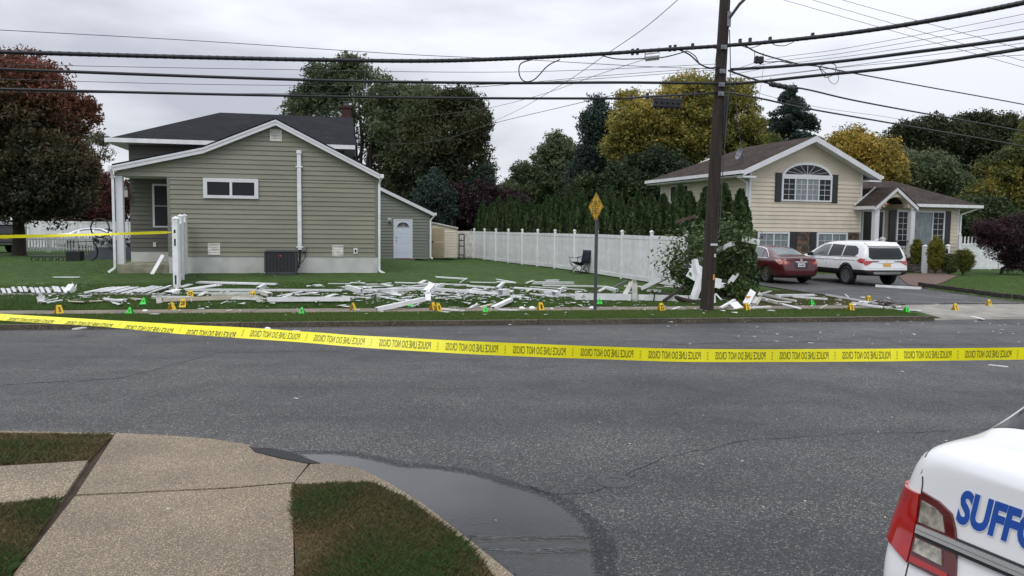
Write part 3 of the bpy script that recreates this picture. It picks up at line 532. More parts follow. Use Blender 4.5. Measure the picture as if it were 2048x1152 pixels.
# white broken trim leaning on the porch slab
a_, b_ = H.w(*((lambda t: (t[0], -.25, t[1]))(f(302, 549, -.25)))), H.w(*((lambda t: (t[0], -.09, t[1]))(f(326, 509, -.09))))
# extension with white door
V2 = 14.; e0 = f(735, 516, V2)[0]; e1 = f(858, 516, V2)[0]; zg2 = f(800, 518, V2)[1]; ra = f(757, 371, V2 - .25); rb = f(869, 425, V2 - .25); sl = (rb[1] - ra[1]) / (rb[0] - ra[0]); rt = lambda u: ra[1] + sl * (u - ra[0])
ext = h1
pts = [(e0, zg2), (e1, zg2), (e1, rt(e1) - .2), (e0, rt(e0) - .2)]; q = MB(); q.prism([(a, V2, z) for a, z in pts], [(a, V2 + 5, z) for a, z in pts]); q.build('wall', M['olive2'], h1)
d0, zt = f(787, 438, V2); d1, _ = f(825, 438, V2)
siding(h1, M['olive2'], zg2 + .02, rt(e0) - .2, EX, lambda z: e0, lambda z: min(e1 - .08, (z + .2 - ra[1]) / sl + ra[0]), V2, holes=((d0, d1, zg2, zt),))
q = MB(); q.box(e1 - .08, e1 + .03, V2 - .03, V2 + .08, zg2, rt(e1) - .2); q.build('corner_trim', M['olive2'], h1)
a, b = e0, rb[0]; q = MB(); q.prism([(a, V2 - .26, rt(a) - .02), (b, V2 - .26, rt(b) - .02), (b, V2 - .26, rt(b) + .04), (a, V2 - .26, rt(a) + .04)], [(a, V2 + 5, rt(a) - .02), (b, V2 + 5, rt(b) - .02), (b, V2 + 5, rt(b) + .04), (a, V2 + 5, rt(a) + .04)]); q.build('extension_roof', M['roof1'], h1)
q = MB(); q.prism([(a, V2 - .25, rt(a) - .21), (b, V2 - .25, rt(b) - .21), (b, V2 - .25, rt(b) - .02), (a, V2 - .25, rt(a) - .02)], [(a, V2, rt(a) - .21), (b, V2, rt(b) - .21), (b, V2, rt(b) - .02), (a, V2, rt(a) - .02)]); q.build('rake_board', M['trim'], h1)
gutter(h1, (rb[0] + .06, V2 - .27, rb[1] - .08), (rb[0] + .06, V2 + 5, rb[1] - .08)); downspout(h1, [(rb[0] + .05, V2 - .2, rb[1] - .12), (e1 + .07, V2 - .06, rb[1] - .4), (e1 + .07, V2 - .06, zg2 + .1), (e1 + .2, V2 - .1, zg2 + .03)])
q = MB(); t2 = .07; q.box(d0, d0 + t2, V2 - .05, V2 + .01, zg2, zt); q.box(d1 - t2, d1, V2 - .05, V2 + .01, zg2, zt); q.box(d0 + t2, d1 - t2, V2 - .05, V2 + .01, zt - t2, zt); q.build('door_frame', M['trim'], h1)
q = MB(); q.box(d0 + t2 + .004, d1 - t2 - .004, V2 - .035, V2, zg2 + .05, zt - t2 - .003); dr = q.build('door', M['doorw'], h1)
W_ = d1 - d0 - 2 * t2; cx = (d0 + d1) / 2
for r0, r1 in ((.12, .30), (.36, .56), (.62, .74)):
    for k in (-1, 1):
        q = MB(); x0 = cx + k * W_ * .22; za = zg2 + .05 + (zt - zg2) * r0; zc_ = zg2 + .05 + (zt - zg2) * r1; q.box(x0 - W_ * .14, x0 + W_ * .14, V2 - .043, V2 - .036, za, zc_); q.build('door_panel', M['doorw'], dr, bevel=.006)
zz = zg2 + (zt - zg2) * .80; q = MB(); q.add([(cx + W_ * .36 * math.cos(t), V2 - .04, zz + W_ * .30 * math.sin(t)) for t in np.linspace(0, math.pi, 13)], [tuple(range(13))]); fl = q.build('fan_light', M['glass'], dr)
q = MB()
for t in (.5, 1.05, math.pi / 2, 2.09, 2.64): q.beam((cx + .05 * math.cos(t), V2 - .045, zz + .05 * math.sin(t)), (cx + W_ * .36 * math.cos(t), V2 - .045, zz + W_ * .3 * math.sin(t)), .02, .01)
q.tube([(cx + W_ * .38 * math.cos(t), V2 - .045, zz + W_ * .32 * math.sin(t)) for t in np.linspace(0, math.pi, 13)], .018, 5); q.beam((cx - W_ * .4, V2 - .045, zz), (cx + W_ * .4, V2 - .045, zz), .025, .03); q.build('fan_light_bars', M['trim'], dr)
for py in (474, 481): z = f(790, py, V2)[1]; q = MB(); q.lathe([(.001, .05), (.028, .045), (.03, .02), (.015, 0)], (d0 + t2 + .08, V2 - .035, z), (0, -1, 0), 10); q.build('door_knob', M['metal'], dr, True)
u_, z_ = f(779, 441, V2); q = MB(); q.box(u_ - .09, u_ + .09, V2 - .06, V2 - .02, z_ - .1, z_ + .13); wl = q.build('wall_light', M['white'], h1, bevel=.01); q = MB(); q.lathe([(.06, -.12), (.08, -.1), (.05, .06), (.02, .1)], (u_, V2 - .13, z_), n=10); q.build('lamp_head', M['metal'], wl, True)
q = MB(); q.box(d0 - .05, d1 + .1, V2 - .5, V2 - .02, zg2 - .1, zg2 + .03); q.build('door_step', M['brickp'], h1)
# air conditioner
cA = f(563, 549, -.75); p_ = H.w(cA[0], -.75, 0); zg_ = float(hz(p_.x, p_.y)); ac = empty('air_conditioner', (p_.x, p_.y, zg_), yaw1, 'dark grey air conditioning condenser standing against the white foundation', 'air conditioner')
wa = (f(594, 540, -1.1)[0] - f(533, 540, -1.1)[0]) / 2; ht = f(563, 501, -1.1)[1] - zg_
q = MB(); q.box(-wa + .03, wa - .03, -.35, .35, .1, ht - .06); q.build('coil', M['black'], ac); q = MB(); q.box(-wa, wa, -.4, .4, 0, .1); q.build('base_pan', M['acm'], ac, bevel=.01); q = MB(); q.box(-wa - .01, wa + .01, -.41, .41, ht - .07, ht); q.build('top_cover', M['acm'], ac, bevel=.02)
for i in range(22): x_ = -wa + .02 + (2 * wa - .04) * i / 21; q = MB(); q.box(x_ - .012, x_ + .012, -.39, -.355, .1, ht - .07); q.build('fin', M['acm'], ac)
for k in (-1, 1):
    for j in (-1, 1): q = MB(); q.box(k * wa - .03, k * wa + .03, j * .38 - .03, j * .38 + .03, .1, ht - .07); q.build('corner_post', M['acm'], ac)
for i in range(14): y_ = -.36 + .72 * i / 13; q = MB(); q.box(-wa - .004, -wa + .01, y_ - .012, y_ + .012, .1, ht - .07); q.build('fin', M['acm'], ac); q = MB(); q.box(wa - .01, wa + .004, y_ - .012, y_ + .012, .1, ht - .07); q.build('fin', M['acm'], ac)
q = MB(); q.lathe([(.001, .008), (.035, .006), (.04, 0)], (0, -.395, ht * .78), (0, -1, 0), 14); q.build('badge', mat('badge_red', (.35, .03, .02), .4, 0), ac)
# beige shed beyond the extension
FS = Frame(at(851, 517, 49)[:2], yaw1); g = FS.f; s1 = g(914, 517)[0]; zs0 = g(880, 516)[1]
sh = empty('garden_shed', (FS.O.x, FS.O.y, 0), yaw1, 'beige vinyl garden shed at the back of the lawn between the extension and the fence', 'shed')
pk2 = g(866, 445); e2 = g(914, 455); A = [(-.8, zs0), (s1, zs0), (s1, e2[1] - .05), (pk2[0], pk2[1] - .06), (-.8, e2[1] - .05)]
q = MB(); q.prism([(a, 0, z) for a, z in A], [(a, 2.6, z) for a, z in A]); q.build('wall', M['beige'], sh)
c0 = g(889, 480)[0]; siding(sh, M['beige'], zs0 + .05, e2[1] - .2, .17, lambda z: c0, lambda z: s1 - .06, -.004, th=.035)
for a_, b_ in ((g(865, 480)[0], g(889, 480)[0] - .03),): q = MB(); q.box(a_, b_, -.04, 0, zs0 + .06, g(870, 456)[1]); sdr = q.build('shed_door', mat('tan_door', (.42, .34, .22), .6, .1), sh, bevel=.01)
q = MB(); q.box(a_ + .05, b_ - .05, -.05, -.041, zs0 + .95, zs0 + 1.0); q.build('door_brace', M['beige'], sdr); q = MB(); q.box(a_ - .03, a_ + .05, -.07, -.041, zs0 + .95, zs0 + 1.05); q.build('handle', M['black'], sdr)
q = MB()
for a, b in (((-.85, e2[1] - .03), (pk2[0], pk2[1])), ((pk2[0], pk2[1]), (s1 + .05, e2[1] - .03))): q.prism([(a[0], -.1, a[1] - .05), (b[0], -.1, b[1] - .05), (b[0], -.1, b[1] + .03), (a[0], -.1, a[1] + .03)], [(a[0], 2.7, a[1] - .05), (b[0], 2.7, b[1] - .05), (b[0], 2.7, b[1] + .03), (a[0], 2.7, a[1] + .03)])
q.build('shed_roof', M['whiteold'], sh)
# black rack
p_ = at(923, 514, 50.); zz = float(hz(p_.x, p_.y)); rk = empty('black_rack', (p_.x, p_.y, zz), yaw1, 'narrow black metal rack standing between the beige shed and the white fence', 'rack')
for k in (-.16, .16): q = MB(); q.box(k - .03, k + .03, -.03, .03, 0, 1.6); q.build('post', M['black'], rk)
for z in (.3, .85, 1.2, 1.58): q = MB(); q.box(-.13, .13, -.05, .05, z - .03, z + .03); q.build('shelf', M['black'], rk)
# ---------------------------------------------------------------- house 2
yaw2 = R(18); O2 = at(1495, 500, 40); K = Frame(O2[:2], yaw2); f = K.f; G = K.g
h2 = empty('cream_house', (O2[0], O2[1], 0), yaw2, 'cream split level house with brown roof, arched window and columned portico', 'house')
uG = f(1720, 450)[0]; zsb = f(1600, 463.5)[1]; OV = -.55
pk = f(1633, 273, OV); l0 = f(1487, 346, OV); r0 = f(1763, 354, OV); l0 = (l0[0], (l0[1] + r0[1]) / 2 + .1); r0 = (r0[0], l0[1] - .03); OL2 = [l0, pk, r0]; TH2 = .24
def Lz2(z): z += TH2; return max(.08, l0[0] + (pk[0] - l0[0]) * (z - l0[1]) / (pk[1] - l0[1])) if z > l0[1] else .08
def Rz2(z):
    z0 = z; z += TH2; a = min(uG - .06, r0[0] + (pk[0] - r0[0]) * (z - r0[1]) / (pk[1] - r0[1])) if z > r0[1] else uG - .06
    return a
zl0 = float(.10); DG = 9.0
pts = [(0, zl0), (uG, zl0), (uG, top(uG, OL2, TH2)), (pk[0], pk[1] - TH2), (0, top(0., OL2, TH2))]
q = MB(); q.prism([(a, 0, z) for a, z in pts], [(a, DG, z) for a, z in pts]); q.build('wall', M['creamwall'], h2)
E2 = .205; zsc = f(1600, 372)[1]
aw0, aw1 = f(1562, 380)[0], f(1662, 380)[0]
siding(h2, M['cream'], zsb, zsc + .35, E2, Lz2, Rz2)
# scalloped shingles in the gable, each course one piece
z = zsc + .35; 
while z < pk[1] - TH2 - .05:
    a, b = Lz2(z), Rz2(z); a1, b1 = Lz2(z + .15), Rz2(z + .15); q = MB(); n_ = max(1, int((b - a) / .16)); st = (b - a) / n_; sh_ = rnd.uniform(0, .08)
    for i in range(n_):
        x0 = a + i * st; x1 = x0 + st * .94; t0 = max(x0, a1); t1_ = min(x1, b1)
        if t1_ <= t0: continue
        q.add([(x0, -.02, z + .04), (x0 + st * .2, -.022, z + .005), (x0 + st * .47, -.024, z - .012), (x0 + st * .74, -.022, z + .005), (x1, -.02, z + .04), (t1_, -.003, z + .15), (t0, -.003, z + .15)], [(0, 1, 2, 3, 4, 5, 6)])
    if q.f: q.build('shingle_course', M['cream'], h2)
    z += .14
q = MB(); q.box(-.03, .08, -.035, .08, zl0, top(0., OL2, TH2)); q.build('corner_trim', M['trim'], h2); q = MB(); q.box(uG - .06, uG + .03, -.035, .03, zsb, top(uG, OL2, TH2)); q.build('corner_trim', M['trim'], h2)
# side wall (faces left)
siding(h2, M['cream'], zsb - 1.2, l0[1] - .3, E2, lambda x: -DG + .05, lambda x: -.06, 0, rot=((0, 0, 0), R(-90)))
va, z1 = G(1379, 368); vb, z0 = G(1341, 405); window(h2, -vb, -va, z0, z1, -.02, 3, .09, ('screen', 'glassc', 'screen'), name='side_window', rot=((0, 0, 0), R(-90)))
q = MB(); q.box(-.06, .02, DG - .1, DG + .03, zl0, l0[1] - .2); q.build('corner_trim', M['trim'], h2)
# roof: gable front, hip rear
ve = G(1293, 364, l0[0])[0]; vr = ve - (pk[0] - l0[0]) * 1.0
q = MB(); A = [(l0[0], OV, l0[1]), (pk[0], OV, pk[1]), (r0[0], OV, r0[1]), (l0[0], ve, l0[1]), (pk[0], vr, pk[1]), (r0[0], ve, r0[1])]
fs = [(0, 1, 4, 3), (1, 2, 5, 4), (3, 4, 5)]
q.add([(a, b, c + .03) for a, b, c in A], fs); q.add([(a, b, c - .03) for a, b, c in A], [x[::-1] for x in fs]); q.build('main_roof', M['roof2y'], h2)
q = MB(); s_ = TH2
for a, b in ((l0, pk), (pk, r0)):
    for y0, y1, d0_, d1_ in ((OV - .03, OV, -.02, .25), (OV + .001, .0, .20, .24)): q.prism([(a[0], y0, a[1] - d1_), (b[0], y0, b[1] - d1_), (b[0], y0, b[1] - d0_), (a[0], y0, a[1] - d0_)], [(a[0], y1, a[1] - d1_), (b[0], y1, b[1] - d1_), (b[0], y1, b[1] - d0_), (a[0], y1, a[1] - d0_)])
q.build('rake_board', M['trim'], h2)
q = MB()
for a, b in ((l0[0], .0), (uG, r0[0])): q.box(a, b, OV, .0, l0[1] - .34, l0[1] - .25)
q.box(l0[0], -.0, .0, ve, l0[1] - .25, l0[1] - .2); q.build('eave_return', M['trim'], h2)
gutter(h2, (l0[0] - .06, OV - .03, l0[1] - .07), (l0[0] - .06, ve, l0[1] - .07), .17, .14); gutter(h2, (r0[0] + .06, OV - .03, r0[1] - .07), (r0[0] + .06, ve, r0[1] - .07), .15, .14)
downspout(h2, [(l0[0], .25, l0[1] - .15), (-.07, .1, l0[1] - .55), (-.07, .1, .3)])
# satellite dish
vd, zd = G(1478, 322, -.1); 
ds = empty('satellite_dish', K.w(.35, 1.2, pk[1] - (pk[0] - .35) / (pk[0] - l0[0]) * (pk[1] - l0[1])), yaw2, 'small grey satellite dish on the brown roof beside the utility pole', 'satellite dish')
q = MB(); q.tube([(0, 0, 0), (0, 0, .35), (-.15, -.1, .5)], .025, 6); q.build('mast', M['galv'], ds); q = MB(); q.lathe([(.001, 0), (.2, .03), (.34, .1)], (-.2, -.12, .5), (-.95, .1, .3), 18); q.build('dish', M['metal'], ds, True); q = MB(); q.tube([(-.2, -.12, .35), (-.6, -.1, .5)], .015, 5); q.box(-.66, -.58, -.14, -.06, .46, .56); q.build('feed_arm', M['galv'], ds)
# arched window and shutters
zw0 = f(1610, 403)[1]; zw1 = f(1610, 355)[1]; window(h2, aw0, aw1, zw0, zw1, -.02, 4, .09, ('glass', 'glassc', 'glassc', 'glass'), (2, 4), d=.07)
cxa = (aw0 + aw1) / 2; ra_ = (aw1 - aw0) / 2; ha = f(1610, 325)[1] - zw1
def arch(r_, h_, n_=17): return [(cxa + r_ * math.cos(t), zw1 + h_ * math.sin(t)) for t in np.linspace(0, math.pi, n_)]
q = MB(); o_, i_ = arch(ra_, ha), arch(ra_ - .13, ha - .12)
for k in range(16):
    q.prism([(o_[k][0], -.09, o_[k][1]), (o_[k + 1][0], -.09, o_[k + 1][1]), (i_[k + 1][0], -.09, i_[k + 1][1] + .0), (i_[k][0], -.09, i_[k][1])], [(o_[k][0], -.0, o_[k][1]), (o_[k + 1][0], -.0, o_[k + 1][1]), (i_[k + 1][0], -.0, i_[k + 1][1]), (i_[k][0], -.0, i_[k][1])])
q.box(aw0, aw1, -.093, 0, zw1 + .002, zw1 + .13); aw = q.build('arched_window', M['trim'], h2)
q = MB(); q.add([(a, -.045, z) for a, z in i_], [tuple(range(17))]); q.build('pane', M['glass'], aw)
q = MB()
for t in (.45, .85, 1.25, math.pi / 2, 1.9, 2.3, 2.7): q.beam((cxa + .1 * math.cos(t), -.05, zw1 + .13), (cxa + (ra_ - .12) * math.cos(t), -.05, zw1 + (ha - .11) * math.sin(t)), .022, .012)
q.build('muntin', M['trim'], aw)
def shutter(u0, u1, z0, z1, y=-.02, par=h2):
    q = MB(); t = .05; q.box(u0, u1, y - .03, y, z0, z1); o = q.build('shutter', M['shutter'], par)
    zc = (z0 + z1) / 2
    for a, b in ((z0 + t, zc - t / 2), (zc + t / 2, z1 - t)):
        q = MB(); q.box(u0 + t, u1 - t, y - .042, y - .031, a, b); q.build('shutter_panel', M['shutter'], o, bevel=.008)
for a, b in ((1549, 1561.5), (1662.5, 1674.5)): shutter(f(a, 380)[0], f(b, 380)[0], f(1600, 405)[1], f(1600, 347)[1])
# lower level
q = MB(); q.box(.09, uG - .03, -.012, .0, zl0, zsb - .005); q.build('lower_wall', M['stoned'], h2)
zt = zsb - .02; zb2 = f(1540, 498)[1]
for a, b in ((1514, 1577), (1632, 1693)): window(h2, f(a, 480)[0], f(b, 480)[0], zb2 - .3, zt, -.02, 2, .09, 'glassc', (2, 3), d=.07)
for a, b in ((1501, 1513), (1578, 1592), (1618, 1631)): shutter(f(a, 480)[0], f(b, 480)[0], zb2 - .35, zt)
for a, b in ((1592.5, 1617.5), (1693.5, 1716)):
    a = f(a, 480)[0]; b = f(b, 480)[0]; z = zb2 - .7
    while z < zt - .03:
        hh = min(rnd.uniform(.07, .13), zt - z); x_ = a
        while x_ < b - .04:
            ww = min(rnd.uniform(.18, .42), b - x_); q = MB(); q.box(x_ + .006, x_ + ww - .006, -.05 - rnd.uniform(0, .04), -.013, z + .006, z + hh - .006); q.build('stone', M['stone'] if rnd.random() < .6 else M['stoned'], h2); x_ += ww
        z += hh
# right wing
VW = .7; uW = f(1917, 450, VW)[0]; zew = f(1900, 410, VW - .5)[1]; zrw = f(1760, 362, 4.8)[1]; uer = f(1964, 411, VW - .5)[0]; urr = f(1786, 362, 4.8)[0]
q = MB(); q.box(uG - .1, uW, VW, 9, zl0, zew - .18); q.build('wing_wall', M['creamwall'], h2)
dx0, dx1 = f(1722, 450, VW)[0], f(1767, 450, VW)[0]; wx0, wx1 = f(1791, 450, VW)[0], f(1887, 450, VW)[0]; zdt = f(1745, 420, VW)[1]; zfl = .85; zwb = f(1840, 495, VW)[1]
siding(h2, M['cream'], .3, zew - .2, E2, lambda z: uG, lambda z: uW - .08, VW, holes=((dx0, dx1, zfl - .1, zdt + .1), (wx0, wx1, zwb - .1, zdt + .12)))
q = MB(); q.box(uW - .08, uW + .03, VW - .03, VW + .08, zl0, zew - .18); q.build('corner_trim', M['trim'], h2)
q = MB(); vE = VW - .5; A = [(uG + .0, vE, zew), (uer, vE, zew), (uer, 9.3, zew), (uG, 9.3, zew), (uG, 4.8, zrw), (urr, 4.8, zrw)]; fs = [(0, 1, 5, 4), (1, 2, 5), (2, 3, 4, 5)]
q.add([(a, b, c + .03) for a, b, c in A], fs); q.add([(a, b, c - .03) for a, b, c in A], [x[::-1] for x in fs]); q.build('wing_roof', M['roof2'], h2)
q = MB(); q.box(uG, uer - .02, vE + .02, VW + .2, zew - .16, zew - .12); q.box(uW - .2, uer - .02, VW + .2, 9, zew - .16, zew - .12); q.build('soffit', M['trim'], h2)
gutter(h2, (uG + .1, vE - .05, zew - .06), (uer, vE - .05, zew - .06), .16, .14); gutter(h2, (uer + .05, vE, zew - .06), (uer + .05, 9.2, zew - .06), .16, .14)
downspout(h2, [(uer - .1, vE + .02, zew - .12), (uW + .07, VW - .07, zew - .5), (uW + .07, VW - .07, .3)])
q = MB(); t2 = .1
for a, b, z0, z1 in ((dx0, dx0 + t2, zfl, zdt), (dx1 - t2, dx1, zfl, zdt), (dx0 + t2, dx1 - t2, zdt - t2, zdt)): q.box(a, b, VW - .06, VW + .01, z0, z1)
q.build('door_frame', M['trim'], h2)
q = MB(); q.box(dx0 + t2, dx1 - t2, VW - .04, VW, zfl, zdt - t2); dd = q.build('front_door', M['door'], h2)
for z0, z1 in ((zfl + .2, zfl + 1.0), (zfl + 1.15, zdt - t2 - .15)): q = MB(); q.box(dx0 + t2 + .15, dx1 - t2 - .15, VW - .05, VW - .041, z0, z1); q.build('door_panel', M['door'], dd, bevel=.01)
q = MB(); q.lathe([(.001, .06), (.035, .05), (.02, 0)], (dx1 - t2 - .1, VW - .04, zfl + 1.), (0, -1, 0), 10); q.build('door_knob', M['metal'], dd)
window(h2, wx0, wx1, zwb, zdt + .02, VW - .02, 3, .09, ('glass', 'glassc', 'glass'), (2, 6, (0, 2)), d=.08, fracs=[0, .24, .76, 1], name='bay_window')
for a, b in ((1776, 1790), (1888, 1900)): shutter(f(a, 450, VW)[0], f(b, 450, VW)[0], zwb, zdt + .02, VW - .02)
# portico
VP = -1.3; c0 = f(1750.5, 450, VP)[0]; c1 = f(1822, 450, VP)[0]; zcb = f(1822, 515, VP)[1]; zct = f(1800, 415, VP)[1]
pp = f(1795, 374, VP - .25); pl = f(1752, 412, VP - .25); pr = f(1837, 413, VP - .25); 
q = MB(); A = [(f(1704, 411, VP)[0], VP - .2, pl[1]), (pl[0], VP - .25, pl[1]), pp, pr]
stoop0 = uG + .02
q.box(stoop0, c1 + .35, VP - .3, VW - .02, .1, zcb - .06); q.build('stoop', M['stoned'], h2, bevel=.01); q = MB(); q.box(stoop0, c1 + .4, VP - .35, VW - .02, zcb - .058, zcb); q.build('stoop_top', M['stone'], h2, bevel=.015)
for cc in (c0, c1):
    q = MB(); q.box(cc - .13, cc + .13, VP - .13, VP + .13, zcb + .12, zct - .1); col = q.build('column', M['trim'], h2, bevel=.012)
    q = MB(); q.box(cc - .18, cc + .18, VP - .18, VP + .18, zcb, zcb + .118); q.build('column_base', M['trim'], col, bevel=.015); q = MB(); q.box(cc - .17, cc + .17, VP - .17, VP + .17, zct - .098, zct); q.build('column_capital', M['trim'], col, bevel=.015)
zp0 = pl[1]; pkp = (pp[0], pp[1])
q = MB(); la = f(1704, 411, VP - .2)[0]
# entablature with arch
ac0, ac1 = f(1767, 400, VP)[0], f(1812, 400, VP)[0]; acx = (ac0 + ac1) / 2; arr = (ac1 - ac0) / 2; ztop = zct
arc = [(acx - arr * math.cos(t), ztop + .05 + (f(1790, 394, VP)[1] - ztop - .05) * math.sin(t)) for t in np.linspace(0, math.pi, 13)]
for k in range(12):
    (xa, za), (xb, zb_) = arc[k], arc[k + 1]
    tr = lambda x: pkp[1] - abs(x - pkp[0]) * (pkp[1] - zp0) / (pr[0] - pkp[0]) - .08
    q.prism([(xa, VP - .15, za), (xb, VP - .15, zb_), (xb, VP - .15, max(tr(xb), zb_ + .01)), (xa, VP - .15, max(tr(xa), za + .01))], [(xa, VP + .15, za), (xb, VP + .15, zb_), (xb, VP + .15, max(tr(xb), zb_ + .01)), (xa, VP + .15, max(tr(xa), za + .01))])
for a, b in ((pl[0] + .1, ac0), (ac1, pr[0] - .1)): q.prism([(a, VP - .15, ztop), (b, VP - .15, ztop), (b, VP - .15, tr(b)), (a, VP - .15, tr(a))], [(a, VP + .15, ztop), (b, VP + .15, ztop), (b, VP + .15, tr(b)), (a, VP + .15, tr(a))])
q.box(c1 - .15, c1 + .15, VP + .15, VW, ztop, ztop + .2); q.build('portico_arch', M['creamwall'], h2)
q = MB()
for a, b in (((pl[0], zp0), pkp), (pkp, (pr[0], zp0))): q.prism([(a[0], VP - .27, a[1] - .2), (b[0], VP - .27, b[1] - .2), (b[0], VP - .27, b[1]), (a[0], VP - .27, a[1])], [(a[0], VP - .16, a[1] - .2), (b[0], VP - .16, b[1] - .2), (b[0], VP - .16, b[1]), (a[0], VP - .16, a[1])])
q.box(pl[0] - .04, pl[0] + .06, VP - .159, -.03, zp0 - .16, zp0 + .01); q.box(pl[0] + .07, c0 + .1, VP - .15, -.03, zp0 - .16, zp0 - .12)
q.build('portico_trim', M['trim'], h2)
q = MB(); bk = 3.2; zt_ = .04
A = [(pl[0] - .02, VP - .29, zp0 + .02), (pkp[0], VP - .29, pkp[1] + .03), (pr[0] + .02, VP - .29, zp0 + .02), (pl[0] - .02, bk, zp0 + .02), (pkp[0], bk, pkp[1] + .03), (pr[0] + .02, bk, zp0 + .02)]
fs = [(0, 1, 4, 3), (1, 2, 5, 4)]
q.add(A, fs); q.add([(a, b, c - zt_) for a, b, c in A], [x[::-1] for x in fs]); q.build('portico_roof', M['roof2y'], h2)
q = MB(); q.beam((pl[0] - .04, -.05, zp0 + .06), (pkp[0] - .02, -.05, pkp[1] + .06), .03, .07); q.build('flashing', M['trim'], h2)
u_, z_ = f(1768, 410, VP - .2); q = MB(); q.lathe([(.001, -.09), (.06, -.05), (.06, .05), (.03, .1)], (u_, VP - .33, z_), n=10); q.build('porch_lamp', mat('copper_lamp', (.45, .18, .08), .3, .1, metal=.6), h2, True)
# steps, railings, newels
us0, us1 = f(1790, 540, VP)[0], f(1852, 540, VP)[0]; ns = 4
for i in range(ns):
    z = zcb - (i + 1) * (zcb - .12) / (ns + 0.5); q = MB(); q.box(us0, us1 + .1, VP - .35 - (i + 1) * .3, VP - .301, .1, z); q.build('step', M['stoned'], h2, bevel=.012)
nu, nz = f(1848, 545, VP - 1.6)[0], 0
def newel(u, v, z0, z1):
    q = MB(); q.box(u - .1, u + .1, v - .1, v + .1, z0, z1); n0 = q.build('newel_post', M['trim'], h2, bevel=.01); q = MB(); q.lathe([(.001, .1), (.15, .03), (.15, 0), (.1, -.02)], (u, v, z1), n=4); q.build('post_cap', M['trim'], n0); return n0
newel(nu, VP - 1.6, .1, f(1848, 493, VP - 1.6)[1]); newel(c0 + .55, VP + .1, zcb, zcb + .95); newel(uG + .2, VP - .1, zcb, zcb + .95)
def rail(a, b, n_=8):
    a = Vector(a); b = Vector(b); q = MB(); q.beam(a, b, .05, .05); q.beam(a - Vector((0, 0, .75)), b - Vector((0, 0, .75)), .04, .04); r_ = q.build('railing', M['black'], h2)
    for i in range(n_): p = a.lerp(b, (i + .5) / n_); q = MB(); q.beam(p - Vector((0, 0, .75)), p, .018, .018); q.build('baluster', M['black'], r_)
rail((c1 + .1, VP - .15, zcb + .9), (nu, VP - 1.6, f(1848, 500, VP - 1.6)[1]), 10); rail((c0 + .55, VP + .1, zcb + .85), (c1, VP, zcb + .85), 9); rail((uG + .2, VP - .1, zcb + .85), (c0, VP, zcb + .85), 4)
# mailbox
p_ = at(1893, 549, 36.); p_ = gp(1893, 549, .12); mx = empty('mailbox', (p_.x, p_.y, .11), R(12), 'black mailbox on a white post with black house numbers, at the lawn edge', 'mailbox')
q = MB(); q.box(-.07, .07, -.07, .07, 0, 1.38); q.build('post', M['white'], mx, bevel=.008); q = MB(); q.lathe([(.001, .07), (.1, .02), (.12, 0), (.12, -.02), (.09, -.03)], (0, 0, 1.4), n=4); q.build('post_cap', M['white'], mx); q = MB(); q.box(-.5, .2, -.05, .05, .98, 1.04); q.build('arm', M['white'], mx); q = MB(); q.beam((-.36, 0, .98), (-.06, 0, .68), .06, .05, up=(0, 1, 0)); q.build('brace', M['white'], mx)
q = MB(); pr_ = [(.11, 0), (.11, .12)] + [(.11 * math.cos(t), .12 + .1 * math.sin(t)) for t in np.linspace(.3, math.pi - .3, 7)] + [(-.11, .12), (-.11, 0)]; q.prism([(-.58, a, 1.05 + z) for a, z in pr_], [(-.06, a, 1.05 + z) for a, z in pr_]); q.build('box', M['black'], mx)
for i, ch_ in enumerate('693'): text_on(ch_, .13, .075, (0, -.073, .86 - i * .19), (1, 0, 0), (0, 0, 1), M['print'], 'digit', mx, .01)
# ================================================================ fences
CF, TF = 14.69, -.3275
def fence_post(par, x, y, z, h, r=.065, mt='white', holes=0):
    q = MB(); q.box(-r, r, -r, r, -.05, h - .04); o = q.build('post', M[mt], par, bevel=.006); o.location = (x, y, z)
    q = MB(); q.lathe([(.001, .07), (r * 1.1, .03), (r * 1.5, .005), (r * 1.5, -.015), (r * 1.25, -.03)], (0, 0, h - .01), n=4); c_ = q.build('post_cap', M[mt], o); 
    for v in c_.data.vertices: v.co.x, v.co.y = (v.co.x - v.co.y) * .7071, (v.co.x + v.co.y) * .7071
    if holes:
        for zz, hh in ((h - .42, .1), (h - .78, .2), (.12, .26)):
            q = MB(); q.box(-.025, .025, -r - .002, -r + .01, zz, zz + hh); q.build('routed_hole', M['black'], o)
    return o
def fence_panel(par, a, b, h, mt='white', nb=12):
    a = Vector(a); b = Vector(b); L_ = (b - a).length; d = (b - a).normalized(); yaw = math.atan2(d.y, d.x); dz = b.z - a.z
    def place(o): o.location = a; o.rotation_euler.z = yaw; return o
    def sk(mb): mb.v = [(x, y, z + dz * x / L_) for x, y, z in mb.v]; return mb
    g = .07
    for z0, z1, t in ((.04, .2, .026), (h - .22, h - .08, .026)):
        q = MB(); q.box(g, L_ - g, -t, t, z0, z1); place(sk(q).build('rail', M[mt], par, bevel=.006))
    w_ = (L_ - 2 * g) / nb
    for i in range(nb):
        q = MB(); q.box(g + i * w_ + .006, g + (i + 1) * w_ - .006, -.011, .011, .2, h - .22); q.box(g + i * w_ - .002, g + i * w_ + .008, -.006, .006, .2, h - .22); place(sk(q).build('board', M[mt], par))
fx = lambda Y: CF + TF * Y
fe = empty('privacy_fence', (0, 0, 0), 0, 'long white vinyl privacy fence with capped posts running back along the lawn', 'fence')
Ys = [27.0 + 2.32 * i for i in range(12)]
P3 = [Vector((fx(Y), Y, float(hz(fx(Y) - .1, Y)))) for Y in Ys]
for i, p in enumerate(P3): fence_post(fe, p.x, p.y, p.z, 2.04 - p.z, .058)
for a, b in zip(P3[:-1], P3[1:]): fence_panel(fe, b, a, 1.97 - (a.z + b.z) / 2)
